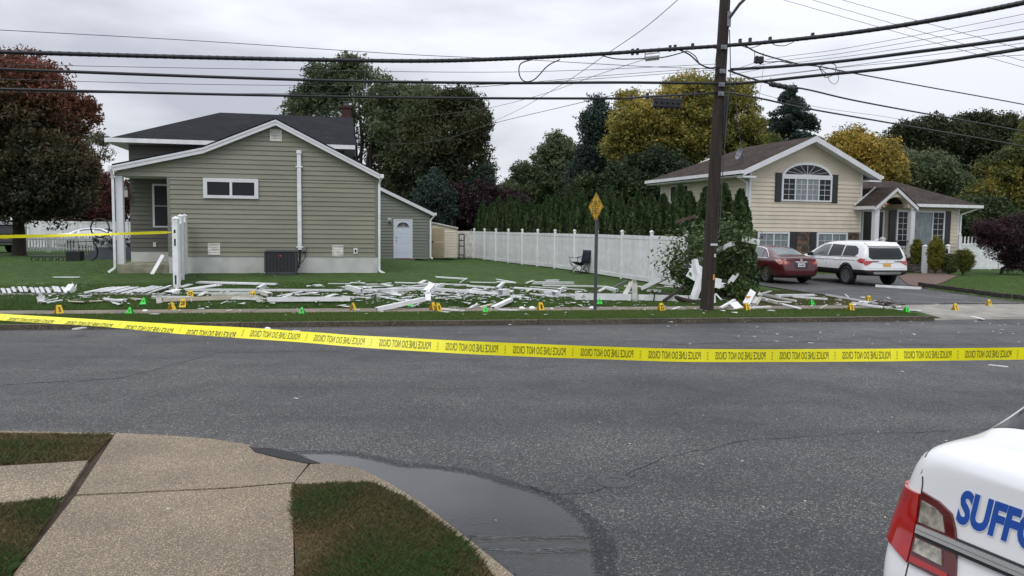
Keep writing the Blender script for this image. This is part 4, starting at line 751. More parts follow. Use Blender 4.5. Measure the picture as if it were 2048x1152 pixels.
# its return at the far end behind the rack
e_ = P3[-1]; b_ = at(905, 515, 53.5); fence_post(fe, b_.x, b_.y, e_.z, 1.93); fence_panel(fe, (b_.x, b_.y, e_.z), e_, 1.86, 'whiteold')
# the standing remains beside house 1
f3 = empty('broken_fence', (0, 0, 0), 0, 'three white capped fence posts left standing with two panels near the green house', 'fence')
pp = [gt(354, 577), gt(360, 564), gt(367, 553)]
a, c = pp[0], pp[2]; dirv = Vector((c.x - a.x, c.y - a.y, 0)).normalized()
pp = [a, a + dirv * 2.44, a + dirv * 4.88]
for p in pp: p.z = float(hz(p.x, p.y))
for i, p in enumerate(pp): fence_post(f3, p.x, p.y, p.z, 1.99, .078 if i == 0 else .07, holes=1)
for i in range(2): fence_panel(f3, pp[i], pp[i + 1], 1.86)
# picket fence far left
def picket_fence(name, pA, pB, h, sp, label, wd=.085, posts=2, top_=.0):
    t = empty(name, (0, 0, 0), 0, label, 'fence'); pA = Vector(pA); pB = Vector(pB); L_ = (pB - pA).length; n_ = int(L_ / sp); d = (pB - pA).normalized(); me = None
    for i in range(n_):
        p = pA + d * ((i + .5) * sp)
        if me is None:
            q = MB(); q.prism([(-wd / 2, -.01, .08), (wd / 2, -.01, .08), (wd / 2, -.01, h - .08), (0, -.01, h), (-wd / 2, -.01, h - .08)], [(-wd / 2, .01, .08), (wd / 2, .01, .08), (wd / 2, .01, h - .08), (0, .01, h), (-wd / 2, .01, h - .08)]); o = q.build('picket', M['white'], t); me = o.data
        else: o = link('picket', me, t)
        o.location = p; o.rotation_euler.z = math.atan2(d.y, d.x)
    for z in (.22, h * .72): q = MB(); q.beam(pA + Vector((0, .03, z)), pB + Vector((0, .03, z)), .03, .08); q.build('rail', M['white'], t)
    for i in range(posts + 1): p = pA.lerp(pB, i / posts); fence_post(t, p.x, p.y + .03, p.z, h + .05)
    return t
YL = 46.
z_ = .42
A = at(40, 500, YL); B = at(262, 500, YL + 1.5); A.z = B.z = z_; picket_fence('picket_fence', A, B, 1.05, .155, 'low white picket fence under the red maple, in front of the white car', posts=4)
# white panel fence behind the white car
wf = empty('white_fence', (0, 0, 0), 0, 'white panel fence far back on the left behind the parked white car', 'fence')
A = at(58, 500, 56); B = at(320, 500, 58)
for i in range(4):
    a = A.lerp(B, i / 4); b = A.lerp(B, (i + 1) / 4); a.z = b.z = .35; fence_panel(wf, a, b, 2.0, nb=8); fence_post(wf, a.x, a.y, a.z, 2.05)
# fence right of house 2
rf = empty('white_fence', (0, 0, 0), 0, 'white vinyl fence with open picket top at the right of the cream house', 'fence')
A = gp(1918, 546, .1); A.y += 2.0; A = at(1916, 540, 44); B = at(2150, 540, 48)
for i in range(4):
    a = A.lerp(B, i / 4); b = A.lerp(B, (i + 1) / 4); a.z = b.z = .08; fence_panel(rf, a, b, 1.55, nb=9); fence_post(rf, a.x, a.y, a.z, 2.0)
    for j in range(9): p = a.lerp(b, (j + .5) / 9); q = MB(); q.box(p.x - .04, p.x + .04, p.y - .01, p.y + .01, 1.52, 1.93); q.build('picket', M['white'], rf)
# ================================================================ foliage
def leaves(C, rad, per, size, flat=0., seed=0):
    g = np.random.default_rng(seed); n = len(C) * per
    C_ = np.repeat(C, per, 0); r = np.repeat(rad, per); d = g.normal(size=(n, 3)); d /= np.linalg.norm(d, axis=1)[:, None]
    p = C_ + d * (r * g.random(n) ** .45)[:, None] * np.array([1, 1, .75])
    a = g.normal(size=(n, 3)); a[:, 2] *= (1 - flat); a /= np.linalg.norm(a, axis=1)[:, None]
    b = np.cross(a, g.normal(size=(n, 3))); b /= np.linalg.norm(b, axis=1)[:, None] + 1e-9
    s = size * (.55 + .9 * g.random(n)); a = a * s[:, None]; b = b * (s * .62)[:, None]
    V = np.stack([p - a * .8, p + b * .9 + a * .3, p + a - b * .5], 1)
    return V, p
def noise3(p, sc, seed):
    g = np.random.default_rng(seed); ph = g.random((4, 3)) * 6.28; k = g.normal(size=(4, 3)) * sc; v = 0
    for i in range(4): v = v + np.sin(p @ k[i] + ph[i, 0])
    return v / 4
def crown_mesh(parent, blobs, nclump, per, lsize, crad, m_, seed, hole=-.45, tilt=None, top_red=0, name='crown', inner=.5):
    g = np.random.default_rng(seed); Cs = []; sat = []
    for b in blobs:
        for _ in range(7 if len(blobs) > 2 else 4):
            a_ = g.random() * 6.28; e_ = g.uniform(-.1, 1.3); k_ = g.uniform(.22, .40); q_ = np.array([math.cos(a_) * math.cos(e_), math.sin(a_) * math.cos(e_), math.sin(e_)]) * g.uniform(.82, 1.02); sat.append((b[0] + q_[0] * b[3], b[1] + q_[1] * b[4], b[2] + q_[2] * b[5], b[3] * k_, b[4] * k_, b[5] * k_))
    if inner < .9 and name == 'crown': blobs = list(blobs) + sat
    vol = np.array([(b[3] * b[4] * b[5]) ** (2 / 3) for b in blobs]); vol /= vol.sum(); z0 = min(b[2] - b[5] for b in blobs); z1 = max(b[2] + b[5] for b in blobs)
    for b, k in zip(blobs, vol):
        n = int(nclump * k * 1.5); d = g.normal(size=(n, 3)); d /= np.linalg.norm(d, axis=1)[:, None]; r = inner + (1.03 - inner) * g.random(n) ** .6
        r = r * (1 + .22 * noise3(d * 3, 1.6, seed + 3) + .16 * noise3(d * 3, 4., seed + 4)); Cs.append(np.array(b[:3]) + d * r[:, None] * np.array(b[3:6]))
    C = np.concatenate(Cs); nz = noise3(C, .55, seed); C = C[nz > hole]; nz = nz[nz > hole]
    C = C[C[:, 2] > .15]
    per = int(per * 1.5); rad = crad * (.5 + .9 * g.random(len(C))); V, p = leaves(C, rad, per, lsize * .86, seed=seed)
    ct = np.repeat(.47 + .36 * noise3(C, .55, seed + 9) + g.normal(size=len(C)) * .13, per); t = ct + g.normal(size=len(ct)) * .12
    if top_red: t = t + top_red * np.clip((p[:, 2] - z0) / (z1 - z0) - .45, -.3, 1)
    npmesh(name, V, 3, m_, parent, np.clip(t, 0, 1))
    return C
def limb(q, a, b, r0, r1, n=4, wob=.1):
    a = Vector(a); b = Vector(b); L_ = (b - a).length; pts = [a.lerp(b, i / n) + (Vector((rnd.uniform(-1, 1), rnd.uniform(-1, 1), rnd.uniform(-.5, .5))) * wob * L_ / n if 0 < i < n else Vector()) for i in range(n + 1)]
    q.tube(pts, [r0 + (r1 - r0) * i / n for i in range(n + 1)], 7); return pts
def tree(name, loc, blobs, label, cat, m_, nclump=420, per=42, ls=.17, cr=.75, tr=.28, seed=1, hole=-.45, group=None, top_red=0, trunk_h=None, inner=.5):
    t = empty(name, loc, 0, label, cat, group)
    th = trunk_h or min(b[2] - b[5] * .4 for b in blobs); q = MB(); base = (0, 0, -.3); top_ = (rnd.uniform(-.3, .3), rnd.uniform(-.3, .3), th)
    q.tube([base, (0, 0, .1), (0.03, 0, th * .5), top_], [tr * 1.5, tr * 1.1, tr * .9, tr * .75], 10)
    C = crown_mesh(t, blobs, nclump, per, ls, cr, m_, seed, hole, top_red=top_red, inner=inner)
    for b in blobs:
        for k in range(3):
            e = Vector(b[:3]) + Vector((rnd.uniform(-.6, .6) * b[3], rnd.uniform(-.5, .5) * b[4], rnd.uniform(-.2, .75) * b[5])); pts = limb(q, top_, e, tr * .5, tr * .1)
            for j in range(3):
                c = Vector(C[rnd.randrange(len(C))])
                if (c - pts[2]).length < max(b[3:6]) * 1.3: limb(q, pts[2], c, tr * .16, .02, 3)
    q.build('trunk', M['bark'], t, True); return t
LF = dict(
 dark=leafmat('dark_green_leaves', (.018, .032, .014), (.040, .064, .024), (.085, .115, .040)),
 darkolive=leafmat('dark_olive_leaves', (.022, .030, .014), (.048, .060, .024), (.11, .10, .036)),
 mid=leafmat('grey_green_leaves', (.046, .068, .036), (.10, .130, .064), (.19, .22, .11), .35),
 maple=leafmat('red_brown_maple_leaves', (.036, .044, .020), (.085, .068, .032), (.20, .062, .046)),
 gold=leafmat('golden_leaves', (.075, .10, .032), (.23, .225, .055), (.58, .43, .09), .35),
 orange=leafmat('orange_yellow_leaves', (.11, .12, .04), (.36, .28, .06), (.66, .42, .08)),
 ygreen=leafmat('yellow_green_leaves', (.045, .062, .022), (.11, .13, .035), (.34, .25, .04)),
 spruce=leafmat('blue_green_needles', (.018, .034, .028), (.040, .068, .054), (.08, .12, .09)),
 purple=leafmat('dark_purple_leaves', (.020, .013, .016), (.040, .020, .026), (.09, .035, .042)),
 redbush=leafmat('dark_red_leaves', (.045, .016, .018), (.10, .032, .034), (.2, .055, .045)),
 arb=leafmat('arborvitae_sprays', (.022, .042, .018), (.050, .088, .030), (.11, .165, .05), .2),
 fig=leafmat('broad_fig_leaves', (.034, .060, .022), (.090, .145, .048), (.24, .31, .11), .35, .4),
 shrub=leafmat('variegated_shrub_leaves', (.03, .04, .010), (.14, .15, .02), (.34, .30, .05)), pale=leafmat('pale_sparse_leaves', (.06, .075, .04), (.11, .12, .07), (.18, .17, .10)))
def B(px, py, Y, rx, ry, base):  # crown blob from its centre pixel and pixel radii at depth Y, relative to base
    p = at(px, py, Y); k = Y / FPX; return (p.x - base[0], p.y - base[1], p.z - base[2], rx * k, min(rx, ry) * k * .9, ry * k)
def base_at(px, Y, z=None): p = at(px, 500, Y); return (p.x, p.y, float(hz(p.x, p.y)) if z is None else z)
# red maple, left
b0 = base_at(38, 40); tree('maple_tree', b0, [B(30, 250, 40, 120, 115, b0), B(-60, 300, 40, 150, 120, b0), B(72, 350, 39, 92, 85, b0), B(105, 375, 40, 72, 66, b0), B(20, 165, 40, 70, 50, b0), B(82, 240, 41, 50, 62, b0), B(-20, 390, 39, 120, 55, b0)], 'large rounded maple turning red at the top, at the left edge', 'tree', LF['maple'], 1500, 48, .13, .62, .30, 3, -.6, top_red=.75)
b0 = base_at(190, 62); tree('sparse_tree', b0, [B(195, 300, 62, 30, 32, b0), B(170, 340, 62, 30, 40, b0)], 'small pale half bare tree behind the red maple', 'tree', LF['pale'], 70, 26, .14, .5, .14, 4, -.1)
b0 = base_at(205, 58); tree('red_shrub', b0, [B(200, 405, 58, 50, 48, b0), B(260, 420, 59, 45, 45, b0), B(150, 425, 58, 40, 35, b0)], 'dark red bushy shrub far behind the porch on the left', 'shrub', LF['redbush'], 260, 40, .13, .55, .12, 5, -.8)
b0 = base_at(120, 75); tree('leafy_tree', b0, [B(60, 410, 75, 90, 45, b0), B(180, 400, 75, 60, 50, b0), B(-60, 400, 75, 90, 60, b0)], 'dark green tree far back on the left beneath the maple', 'tree', LF['darkolive'], 260, 40, .2, .8, .25, 6, -.8)
# big tree behind house 1
b0 = base_at(720, 62); tree('leafy_tree', b0, [B(720, 215, 62, 115, 85, b0), B(640, 240, 62, 65, 62, b0), B(790, 300, 62, 95, 100, b0), B(660, 170, 62, 50, 40, b0), B(730, 150, 62, 80, 28, b0), B(840, 235, 61, 65, 60, b0), B(760, 400, 62, 90, 60, b0)], 'tall green tree with a spreading crown behind the charcoal roof', 'tree', LF['mid'], 1150, 40, .17, .72, .4, 8, -.35)
b0 = base_at(900, 58); tree('leafy_tree', b0, [B(900, 270, 58, 78, 68, b0), B(930, 340, 58, 50, 60, b0), B(860, 340, 58, 80, 75, b0), B(945, 255, 58, 32, 40, b0), B(900, 410, 57, 75, 50, b0)], 'dark olive tree behind the extension, right of the tall green tree', 'tree', LF['darkolive'], 900, 42, .17, .7, .32, 9, -.5)
b0 = base_at(868, 54); tree('conifer_tree', b0, [B(868, 425, 54, 38, 60, b0), B(868, 380, 54, 20, 35, b0)], 'dark pointed evergreen rising behind the extension roof', 'tree', LF['spruce'], 240, 40, .12, .45, .15, 10, -.9)
b0 = base_at(950, 57); tree('conifer_tree', b0, [B(955, 390, 57, 35, 55, b0), B(925, 400, 57, 30, 50, b0)], 'dark evergreen right of the olive tree, above the purple bushes', 'tree', LF['spruce'], 240, 40, .13, .5, .15, 11, -.9)
b0 = base_at(905, 53.5); tree('purple_bush', b0, [B(900, 420, 55, 50, 40, b0), B(950, 412, 56, 55, 42, b0), B(1010, 425, 60, 45, 35, b0)], 'dark purple leaved bushes behind the garden shed and far fence end', 'shrub', LF['purple'], 420, 40, .13, .55, .12, 12, -.9)
b0 = base_at(1100, 78); tree('leafy_tree', b0, [B(1100, 350, 78, 58, 55, b0), B(1120, 310, 78, 30, 32, b0), B(1060, 390, 78, 50, 40, b0), B(1140, 390, 78, 50, 50, b0)], 'dark green tree in the gap behind the fence, left of the spruce', 'tree', LF['mid'], 520, 40, .2, .8, .3, 13, -.6)
b0 = base_at(1010, 85); tree('leafy_tree', b0, [B(1010, 415, 85, 60, 35, b0)], 'low distant olive tree showing above the hedge in the middle', 'tree', LF['darkolive'], 160, 40, .22, .9, .25, 14, -.8)
b0 = base_at(1205, 66); tree('spruce_tree', b0, [B(1205, 330, 66, 45, 90, b0), B(1200, 265, 66, 32, 55, b0), B(1240, 330, 66, 45, 80, b0), B(1180, 380, 66, 45, 60, b0)], 'dark blue green spruce left of the golden tree', 'tree', LF['spruce'], 800, 40, .16, .65, .25, 15, -.75)
b0 = base_at(1370, 62); tree('golden_tree', b0, [B(1330, 240, 62, 105, 70, b0), B(1440, 260, 62, 95, 75, b0), B(1380, 205, 62, 95, 48, b0), B(1290, 300, 62, 75, 60, b0), B(1480, 300, 63, 60, 45, b0), B(1400, 320, 62, 90, 50, b0)], 'big golden yellow tree behind the utility pole and cream house', 'tree', LF['gold'], 1250, 42, .16, .68, .35, 16, -.38)
b0 = base_at(1290, 58); tree('leafy_tree', b0, [B(1270, 380, 58, 75, 60, b0), B(1330, 370, 58, 55, 60, b0), B(1200, 400, 58, 60, 45, b0)], 'very dark green tree under the golden crown, behind the hedge', 'tree', LF['dark'], 620, 42, .17, .7, .25, 17, -.9)
def conifer(name, loc, h, r, label, m_, n=5200, seed=1, droop=.25, cat='tree', bare=.12):
    t = empty(name, loc, 0, label, cat); g = np.random.default_rng(seed); C = []; nb = int(h * 7)
    for i in range(nb):
        z = h * (bare + (1 - bare) * (i / nb) ** .9); rr = r * (1 - (z / h - bare) / (1 - bare)) ** .8 * g.uniform(.65, 1.12) + .1; a = g.uniform(0, 6.28)
        for k in np.linspace(.15, 1, max(3, int(rr * 3))): C.append((math.cos(a) * rr * k, math.sin(a) * rr * k, z + rr * k * (.25 - droop * k)))
    C = np.array(C); per = max(6, n // len(C)); V, p = leaves(C, np.full(len(C), .42), per, .13, seed=seed)
    npmesh('crown', V, 3, m_, t, np.clip(.5 + .25 * noise3(p, .5, seed) + g.normal(size=len(p)) * .15, 0, 1))
    q = MB(); q.tube([(0, 0, -.2), (0, 0, h * .5), (0, 0, h * .97)], [h * .022, h * .014, .03], 8); q.build('trunk', M['bark'], t, True); return t
p = base_at(1572, 66); zt = at(1572, 176, 66).z; conifer('pine_tree', p, zt - p[2], 4.4, 'dark green pine standing behind the cream house roof', LF['spruce'], 60000, 21, bare=.35)
b0 = base_at(1730, 64); tree('orange_tree', b0, [B(1735, 320, 64, 75, 48, b0), B(1690, 310, 64, 42, 42, b0), B(1770, 335, 64, 45, 38, b0), B(1720, 370, 64, 90, 40, b0)], 'bright orange and yellow tree behind the cream house gable', 'tree', LF['orange'], 620, 42, .15, .6, .22, 22, -.4)
b0 = base_at(1695, 66); tree('bare_tree', b0, [B(1695, 275, 66, 30, 30, b0)], 'thin nearly bare tree top showing above the orange leaves', 'tree', LF['pale'], 16, 14, .1, .4, .14, 23, -.6)
for i, (px, Y, bl, lab, mk, n_) in enumerate((
 (1850, 74, [(1840, 300, 70, 50), (1800, 350, 60, 60), (1880, 285, 55, 45)], 'dark olive tree, first of the tall row right of the orange tree', 'darkolive', 800),
 (1960, 76, [(1960, 300, 80, 62), (1930, 270, 45, 35), (2010, 290, 50, 50), (1940, 370, 90, 60)], 'tall dark tree in the middle of the row above the wing roof', 'darkolive', 950),
 (2090, 74, [(2090, 310, 90, 70), (2160, 330, 90, 80), (2110, 400, 90, 70)], 'tall dark tree at the right edge of the photo', 'dark', 700),
 (1860, 66, [(1840, 350, 60, 50), (1880, 380, 70, 50), (1790, 390, 50, 40)], 'mid green tree directly above the brown wing roof', 'mid', 520))):
    b0 = base_at(px, Y); tree('leafy_tree', b0, [B(a, b_, Y, c, d, b0) for a, b_, c, d in bl], lab, 'tree', LF[mk], n_, 42, .19, .8, .3, 30 + i, -.55)
b0 = base_at(2020, 52); tree('autumn_tree', b0, [B(2030, 350, 52, 65, 50, b0), B(2000, 400, 52, 60, 50, b0), B(2090, 330, 52, 70, 70, b0), B(2040, 430, 52, 80, 45, b0), B(2080, 480, 52, 60, 50, b0)], 'yellow green autumn tree at the right edge behind the white fence', 'tree', LF['ygreen'], 800, 42, .14, .6, .22, 40, -.5)
b0 = base_at(2000, 50); tree('leafy_tree', b0, [B(1960, 440, 50, 60, 40, b0), B(2030, 470, 50, 50, 40, b0)], 'low dark green tree between the wing roof and the autumn tree', 'tree', LF['dark'], 320, 42, .14, .6, .15, 41, -.9)
b0 = gp(2002, 549, .11); tree('purple_shrub', b0, [B(1995, 490, b0.y, 52, 42, b0), B(2040, 480, b0.y, 42, 45, b0), B(1975, 470, b0.y, 36, 28, b0), B(2010, 525, b0.y, 26, 22, b0), B(2050, 520, b0.y, 30, 25, b0)], 'round dark purple ornamental tree on the right lawn', 'tree', LF['purple'], 620, 46, .055, .3, .06, 42, -.6, trunk_h=.5)
# far tree line closing the horizon
C = np.array([(x, 105 + 8 * math.sin(x * .09), z) for x in np.arange(-130, 150, 1.6) for z in np.arange(.5, 6.6 + 1.5 * math.sin(x * .21), 1.3)]); C += nr.normal(size=C.shape) * [.8, 3, .5]
V, p = leaves(C, np.full(len(C), 1.3), 50, .34, seed=50); o = npmesh('distant_woods', V, 3, LF['darkolive'], None, np.clip(.42 + .25 * noise3(p, .2, 51) + nr.normal(size=len(p)) * .12, 0, 1)); tag(o, 'distant dark woods closing the view behind the houses', 'woods', None, 'stuff')
# shrubs by the steps
for px, py, rx, ry, lab, mk in ((1872, 508, 13, 30, 'yellow green shrub beside the white newel post of the steps', 'shrub'), (1900, 527, 14, 18, 'dark green shrub behind the mailbox', 'ygreen'), (1928, 521, 15, 20, 'rounded yellow green shrub right of the mailbox', 'shrub'), (1834, 503, 8, 22, 'golden shrub against the bay window behind the railing', 'shrub')):
    Y = 38.3 if px != 1834 else 40.6; b0 = base_at(px, Y, .12); t = empty('shrub', b0, 0, lab, 'shrub'); crown_mesh(t, [B(px, py, Y, rx, ry, b0)], 190, 50, .045, .15, LF[mk], int(px), -.9, name='leaves'); q = MB(); q.tube([(0, 0, -.1), (0, 0, .6)], [.05, .03], 6)
    for k in range(5): limb(q, (0, 0, .1), (rnd.uniform(-.3, .3), rnd.uniform(-.2, .2), rnd.uniform(.5, 1.)), .025, .01)
    q.build('stem', M['bark'], t)
# arborvitae hedge
protos = []
for s_ in range(4):
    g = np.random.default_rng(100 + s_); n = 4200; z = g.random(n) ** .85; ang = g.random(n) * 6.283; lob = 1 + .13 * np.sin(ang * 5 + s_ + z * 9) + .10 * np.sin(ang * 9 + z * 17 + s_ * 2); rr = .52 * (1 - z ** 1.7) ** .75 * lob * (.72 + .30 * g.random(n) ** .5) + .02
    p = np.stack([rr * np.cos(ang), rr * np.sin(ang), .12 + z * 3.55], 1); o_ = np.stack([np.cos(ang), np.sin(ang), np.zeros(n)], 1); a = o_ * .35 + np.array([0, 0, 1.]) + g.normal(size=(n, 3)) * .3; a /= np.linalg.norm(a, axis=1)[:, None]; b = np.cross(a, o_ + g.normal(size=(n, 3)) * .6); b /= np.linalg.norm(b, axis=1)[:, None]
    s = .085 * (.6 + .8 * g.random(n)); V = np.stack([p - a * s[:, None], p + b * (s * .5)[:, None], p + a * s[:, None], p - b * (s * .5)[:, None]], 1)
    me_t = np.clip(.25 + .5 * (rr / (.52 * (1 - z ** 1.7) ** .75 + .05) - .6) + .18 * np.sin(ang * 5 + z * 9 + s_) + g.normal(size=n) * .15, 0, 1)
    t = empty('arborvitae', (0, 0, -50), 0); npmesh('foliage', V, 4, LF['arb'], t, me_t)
    q = MB(); q.lathe([(.001, .1), (.34, .15), (.36, 1.2), (.27, 2.3), (.1, 3.1), (.01, 3.4)], (0, 0, 0), n=10); q.build('sight_block_core', mat('dark_sight_block', (.006, .010, .005), .9, .2), t); q = MB(); q.tube([(0, 0, -.1), (0, 0, 1)], .06, 6); q.build('trunk', M['bark'], t); protos.append(t)  # dark core cone added inside the foliage to block the view through
Yh = 24.8; k = 0; hedge = []
while Yh < 55: hedge.append(Yh); Yh += rnd.uniform(.82, .98)
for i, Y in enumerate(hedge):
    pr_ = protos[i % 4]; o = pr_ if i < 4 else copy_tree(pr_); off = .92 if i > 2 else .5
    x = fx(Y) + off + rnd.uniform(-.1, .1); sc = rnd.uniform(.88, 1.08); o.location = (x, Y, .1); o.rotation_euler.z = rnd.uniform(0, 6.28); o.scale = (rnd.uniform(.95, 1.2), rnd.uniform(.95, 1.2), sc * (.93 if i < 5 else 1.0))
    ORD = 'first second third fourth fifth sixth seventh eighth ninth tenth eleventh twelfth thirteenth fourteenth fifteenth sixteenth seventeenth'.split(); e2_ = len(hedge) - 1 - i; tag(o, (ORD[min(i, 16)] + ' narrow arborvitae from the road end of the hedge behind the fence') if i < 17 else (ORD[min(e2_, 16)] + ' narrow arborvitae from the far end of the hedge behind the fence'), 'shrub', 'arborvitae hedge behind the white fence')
hedge0 = protos[0]; tag(hedge0, 'nearest arborvitae, standing clear of the fence end beside the red car', 'shrub'); 
if 'group' in hedge0: del hedge0['group']
# broken broadleaf bush round the pole
bp_ = gt(1440, 598); bsh = empty('fig_bush', bp_, 0, 'battered broad leaved bush tangled with white fence wreckage behind the pole', 'bush')
def big_leaves(C, per, size, seed):
    g = np.random.default_rng(seed); out_ = []; tt = []
    for c in C:
        for k in range(per):
            p = c + g.normal(size=3) * .17; a = g.normal(size=3); a[2] -= .3; a /= np.linalg.norm(a); b = np.cross(a, [g.normal() * .4, g.normal() * .4, 1]); b /= np.linalg.norm(b) + 1e-9; s = size * g.uniform(.6, 1.25); nrm = np.cross(a, b); r_ = [0, .45, .62, .35, .55, 0]; 
            t0 = g.uniform(.2, 1) if g.random() > .12 else 1
            pts = [p, p + a * s * .35 + b * s * .42, p + a * s * .7 + b * s * .3, p + a * s * 1.15 - nrm * s * .15, p + a * s * .7 - b * s * .3, p + a * s * .35 - b * s * .42]
            out_ += pts; tt.append(np.clip(g.normal(.45, .2), 0, 1))
    return np.array(out_), np.array(tt)
CB = []; q = MB(); Yb = bp_.y
tips = [(1318, 520, 0), (1338, 505, .4), (1350, 540, -.2), (1345, 480, .3), (1375, 470, 0), (1395, 455, .4), (1400, 490, -.2), (1370, 520, .5), (1380, 555, .2), (1365, 575, 0), (1400, 540, .3), (1425, 470, .5), (1450, 460, .2), (1470, 450, .6), (1490, 462, .3), (1505, 458, .5), (1460, 490, .2), (1480, 500, .6), (1445, 520, .3), (1465, 540, .2), (1480, 560, .4), (1455, 575, 0), (1440, 555, .5), (1490, 530, .7), (1475, 590, -.1), (1492, 600, -.3), (1500, 588, -.2), (1420, 590, .3), (1405, 585, .2), (1485, 480, .2), (1430, 500, .6), (1355, 560, .1), (1440, 540, .9), (1460, 560, .8), (1450, 500, .8), (1340, 535, 0)]
for px, py, dy in tips:
    c = at(px, py, Yb + dy) - Vector(bp_); lb = limb(q, (rnd.uniform(-.15, .15), rnd.uniform(-.1, .1), 0), c, .022, .006, 4, .18)
    for k in range(6): CB.append(np.array(c.lerp(lb[2], rnd.uniform(0, .45))) + nr.normal(size=3) * .09)
q.build('branches', M['bark'], bsh); V, tt = big_leaves(CB, 20, .105, 61); npmesh('leaves', V, 6, LF['fig'], bsh, tt)
# grass blades
def blades(name, pts, h, w_, m_, tint, parent=None, seed=0, lean=.5, nseg=1):
    g = np.random.default_rng(seed); n = len(pts); a = g.random(n) * 6.283; d = np.stack([np.cos(a), np.sin(a), np.zeros(n)], 1); a2 = g.random(n) * 6.283; l_ = np.stack([np.cos(a2), np.sin(a2), np.zeros(n)], 1) * (h * lean * g.random(n))[:, None] if np.ndim(h) else np.stack([np.cos(a2), np.sin(a2), np.zeros(n)], 1) * (h * lean * g.random(n))[:, None]
    hh = h * (.5 + .8 * g.random(n)); up = np.stack([np.zeros(n), np.zeros(n), hh], 1); wv = d * (w_ * .5)
    V = np.stack([pts - wv, pts + wv, pts + wv * .6 + up * .6 + l_ * .45, pts + up + l_ * 1.3], 1)
    return npmesh(name, V, 4, m_, parent, tint)
def in_poly(P, n, seed):
    P = np.array([(p[0], p[1]) for p in P]); g = np.random.default_rng(seed); lo = P.min(0); hi = P.max(0); out_ = []; tot = 0
    while tot < n:
        q_ = lo + (hi - lo) * g.random((n * 2, 2)); x, y = q_[:, 0], q_[:, 1]; ins = np.zeros(len(q_), bool); j = len(P) - 1
        for i in range(len(P)):
            c = ((P[i, 1] > y) != (P[j, 1] > y)) & (x < (P[j, 0] - P[i, 0]) * (y - P[i, 1]) / (P[j, 1] - P[i, 1] + 1e-12) + P[i, 0]); ins ^= c; j = i
        out_.append(q_[ins]); tot += ins.sum()
    return np.concatenate(out_)[:n]
for gi, (g_, n_, lab, dens) in enumerate((([(-900, 858)] + G1[1:4] + [(0, 930), (-900, 970)], 60000, 'patchy worn grass at the left behind the near pavement', 0), ([(-900, 1066), (118, 1002), (14, 1158), (-130, 1330), (-900, 1700)], 75000, 'grass at the lower left beside the pebbly slab', .0), (G3[:8] + [(1050, 1240), (1120, 1330), (1180, 1600), (600, 1700), (592, 1152)], 100000, 'ragged patchy grass in the middle foreground beside the kerb', .0))):
    P2 = in_poly([gp(a, b_, ZN) for a, b_ in g_], n_, 70 + gi); nz = noise3(np.c_[P2, np.zeros(n_)], 2.2, 80 + gi) + .6 * noise3(np.c_[P2, np.zeros(n_)], 6., 90 + gi); keep = nz > -.95 + .9 * nr.random(n_)
    P2 = P2[keep]; nz = nz[keep]; nn_ = len(P2); blades('grass', np.c_[P2, np.full(nn_, .09)], np.clip(.030 + .036 * nz, .012, .105), .0062, M['bladef'], np.clip(.34 + .55 * nz + nr.normal(size=nn_) * .2, 0, 1), seed=gi, lean=1.1).name = 'grass'
    tag(bpy.context.scene.objects[-1] if False else [o for o in bpy.data.objects if o.name.startswith('grass') and 'label' not in o][0], lab, 'grass', None, 'stuff')
# blades overhanging far verge and lawn bank
def strip(n, x0, x1, s0, s1, seed): g = np.random.default_rng(seed); x = g.uniform(x0, x1, n); s = g.uniform(s0, s1, n); y = 17.4 + .175 * x + s / .986; return np.c_[x, y, hz(x, y)]
P_ = strip(90000, -15, 9.9, .17, 1.74, 1); o = blades('grass', P_, .045, .010, M['blade'], np.clip(.48 + .2 * noise3(P_, 1.5, 2) + nr.normal(size=len(P_)) * .15, 0, 1), seed=5); tag(o, 'green verge grass between the kerb and the far sidewalk', 'grass', None, 'stuff')
x = nr.uniform(-16, 6.5, 120000); s = 2.62 + 5.5 * nr.random(120000) ** 1.7; y = 17.4 + .175 * x + s / .986; P_ = np.c_[x, y, hz(x, y)]; o = blades('grass', P_, .045, .011, M['blade'], np.clip(.34 + .2 * noise3(P_, 1.1, 3) + nr.normal(size=len(P_)) * .14, 0, 1), seed=6); tag(o, 'short green lawn grass under the scattered fence debris', 'grass', None, 'stuff')
x = nr.uniform(6, 10.3, 26000); s = 2.62 + 5. * nr.random(26000); y = 17.4 + .175 * x + s / .986; P_ = np.c_[x, y, hz(x, y)]
pd = [gp(*p, .13) for p in DL]; lim = np.interp(-y, [-p.y for p in pd[::-1]], [p.x for p in pd[::-1]]); P_ = P_[x < np.interp(y, [p.y for p in pd], [p.x for p in pd]) - .05]; o = blades('grass', P_, .04, .011, M['bladef'], np.clip(.35 + .25 * noise3(P_, 1.3, 4) + nr.normal(size=len(P_)) * .14, 0, 1), seed=7); tag(o, 'worn grass wedge between the driveway and the sidewalk', 'grass', None, 'stuff')
x = nr.uniform(8, 26, 60000); y = nr.uniform(21, 37, 60000); P_ = np.c_[x, y, hz(x, y)]; d_ = in_poly  # right lawn behind the edging
qx = [p.x for p in Q]; qy = [p.y for p in Q]; ok = (y > np.interp(x, qx, qy) + .15) & (x > 13.4 + (y - 30) * .55); P_ = P_[ok]; o = blades('grass', P_, .04, .012, M['blade'], np.clip(.6 + .2 * noise3(P_, .8, 3) + nr.normal(size=len(P_)) * .14, 0, 1), seed=8); tag(o, 'bright green lawn behind the dark block edging on the right', 'grass', None, 'stuff')
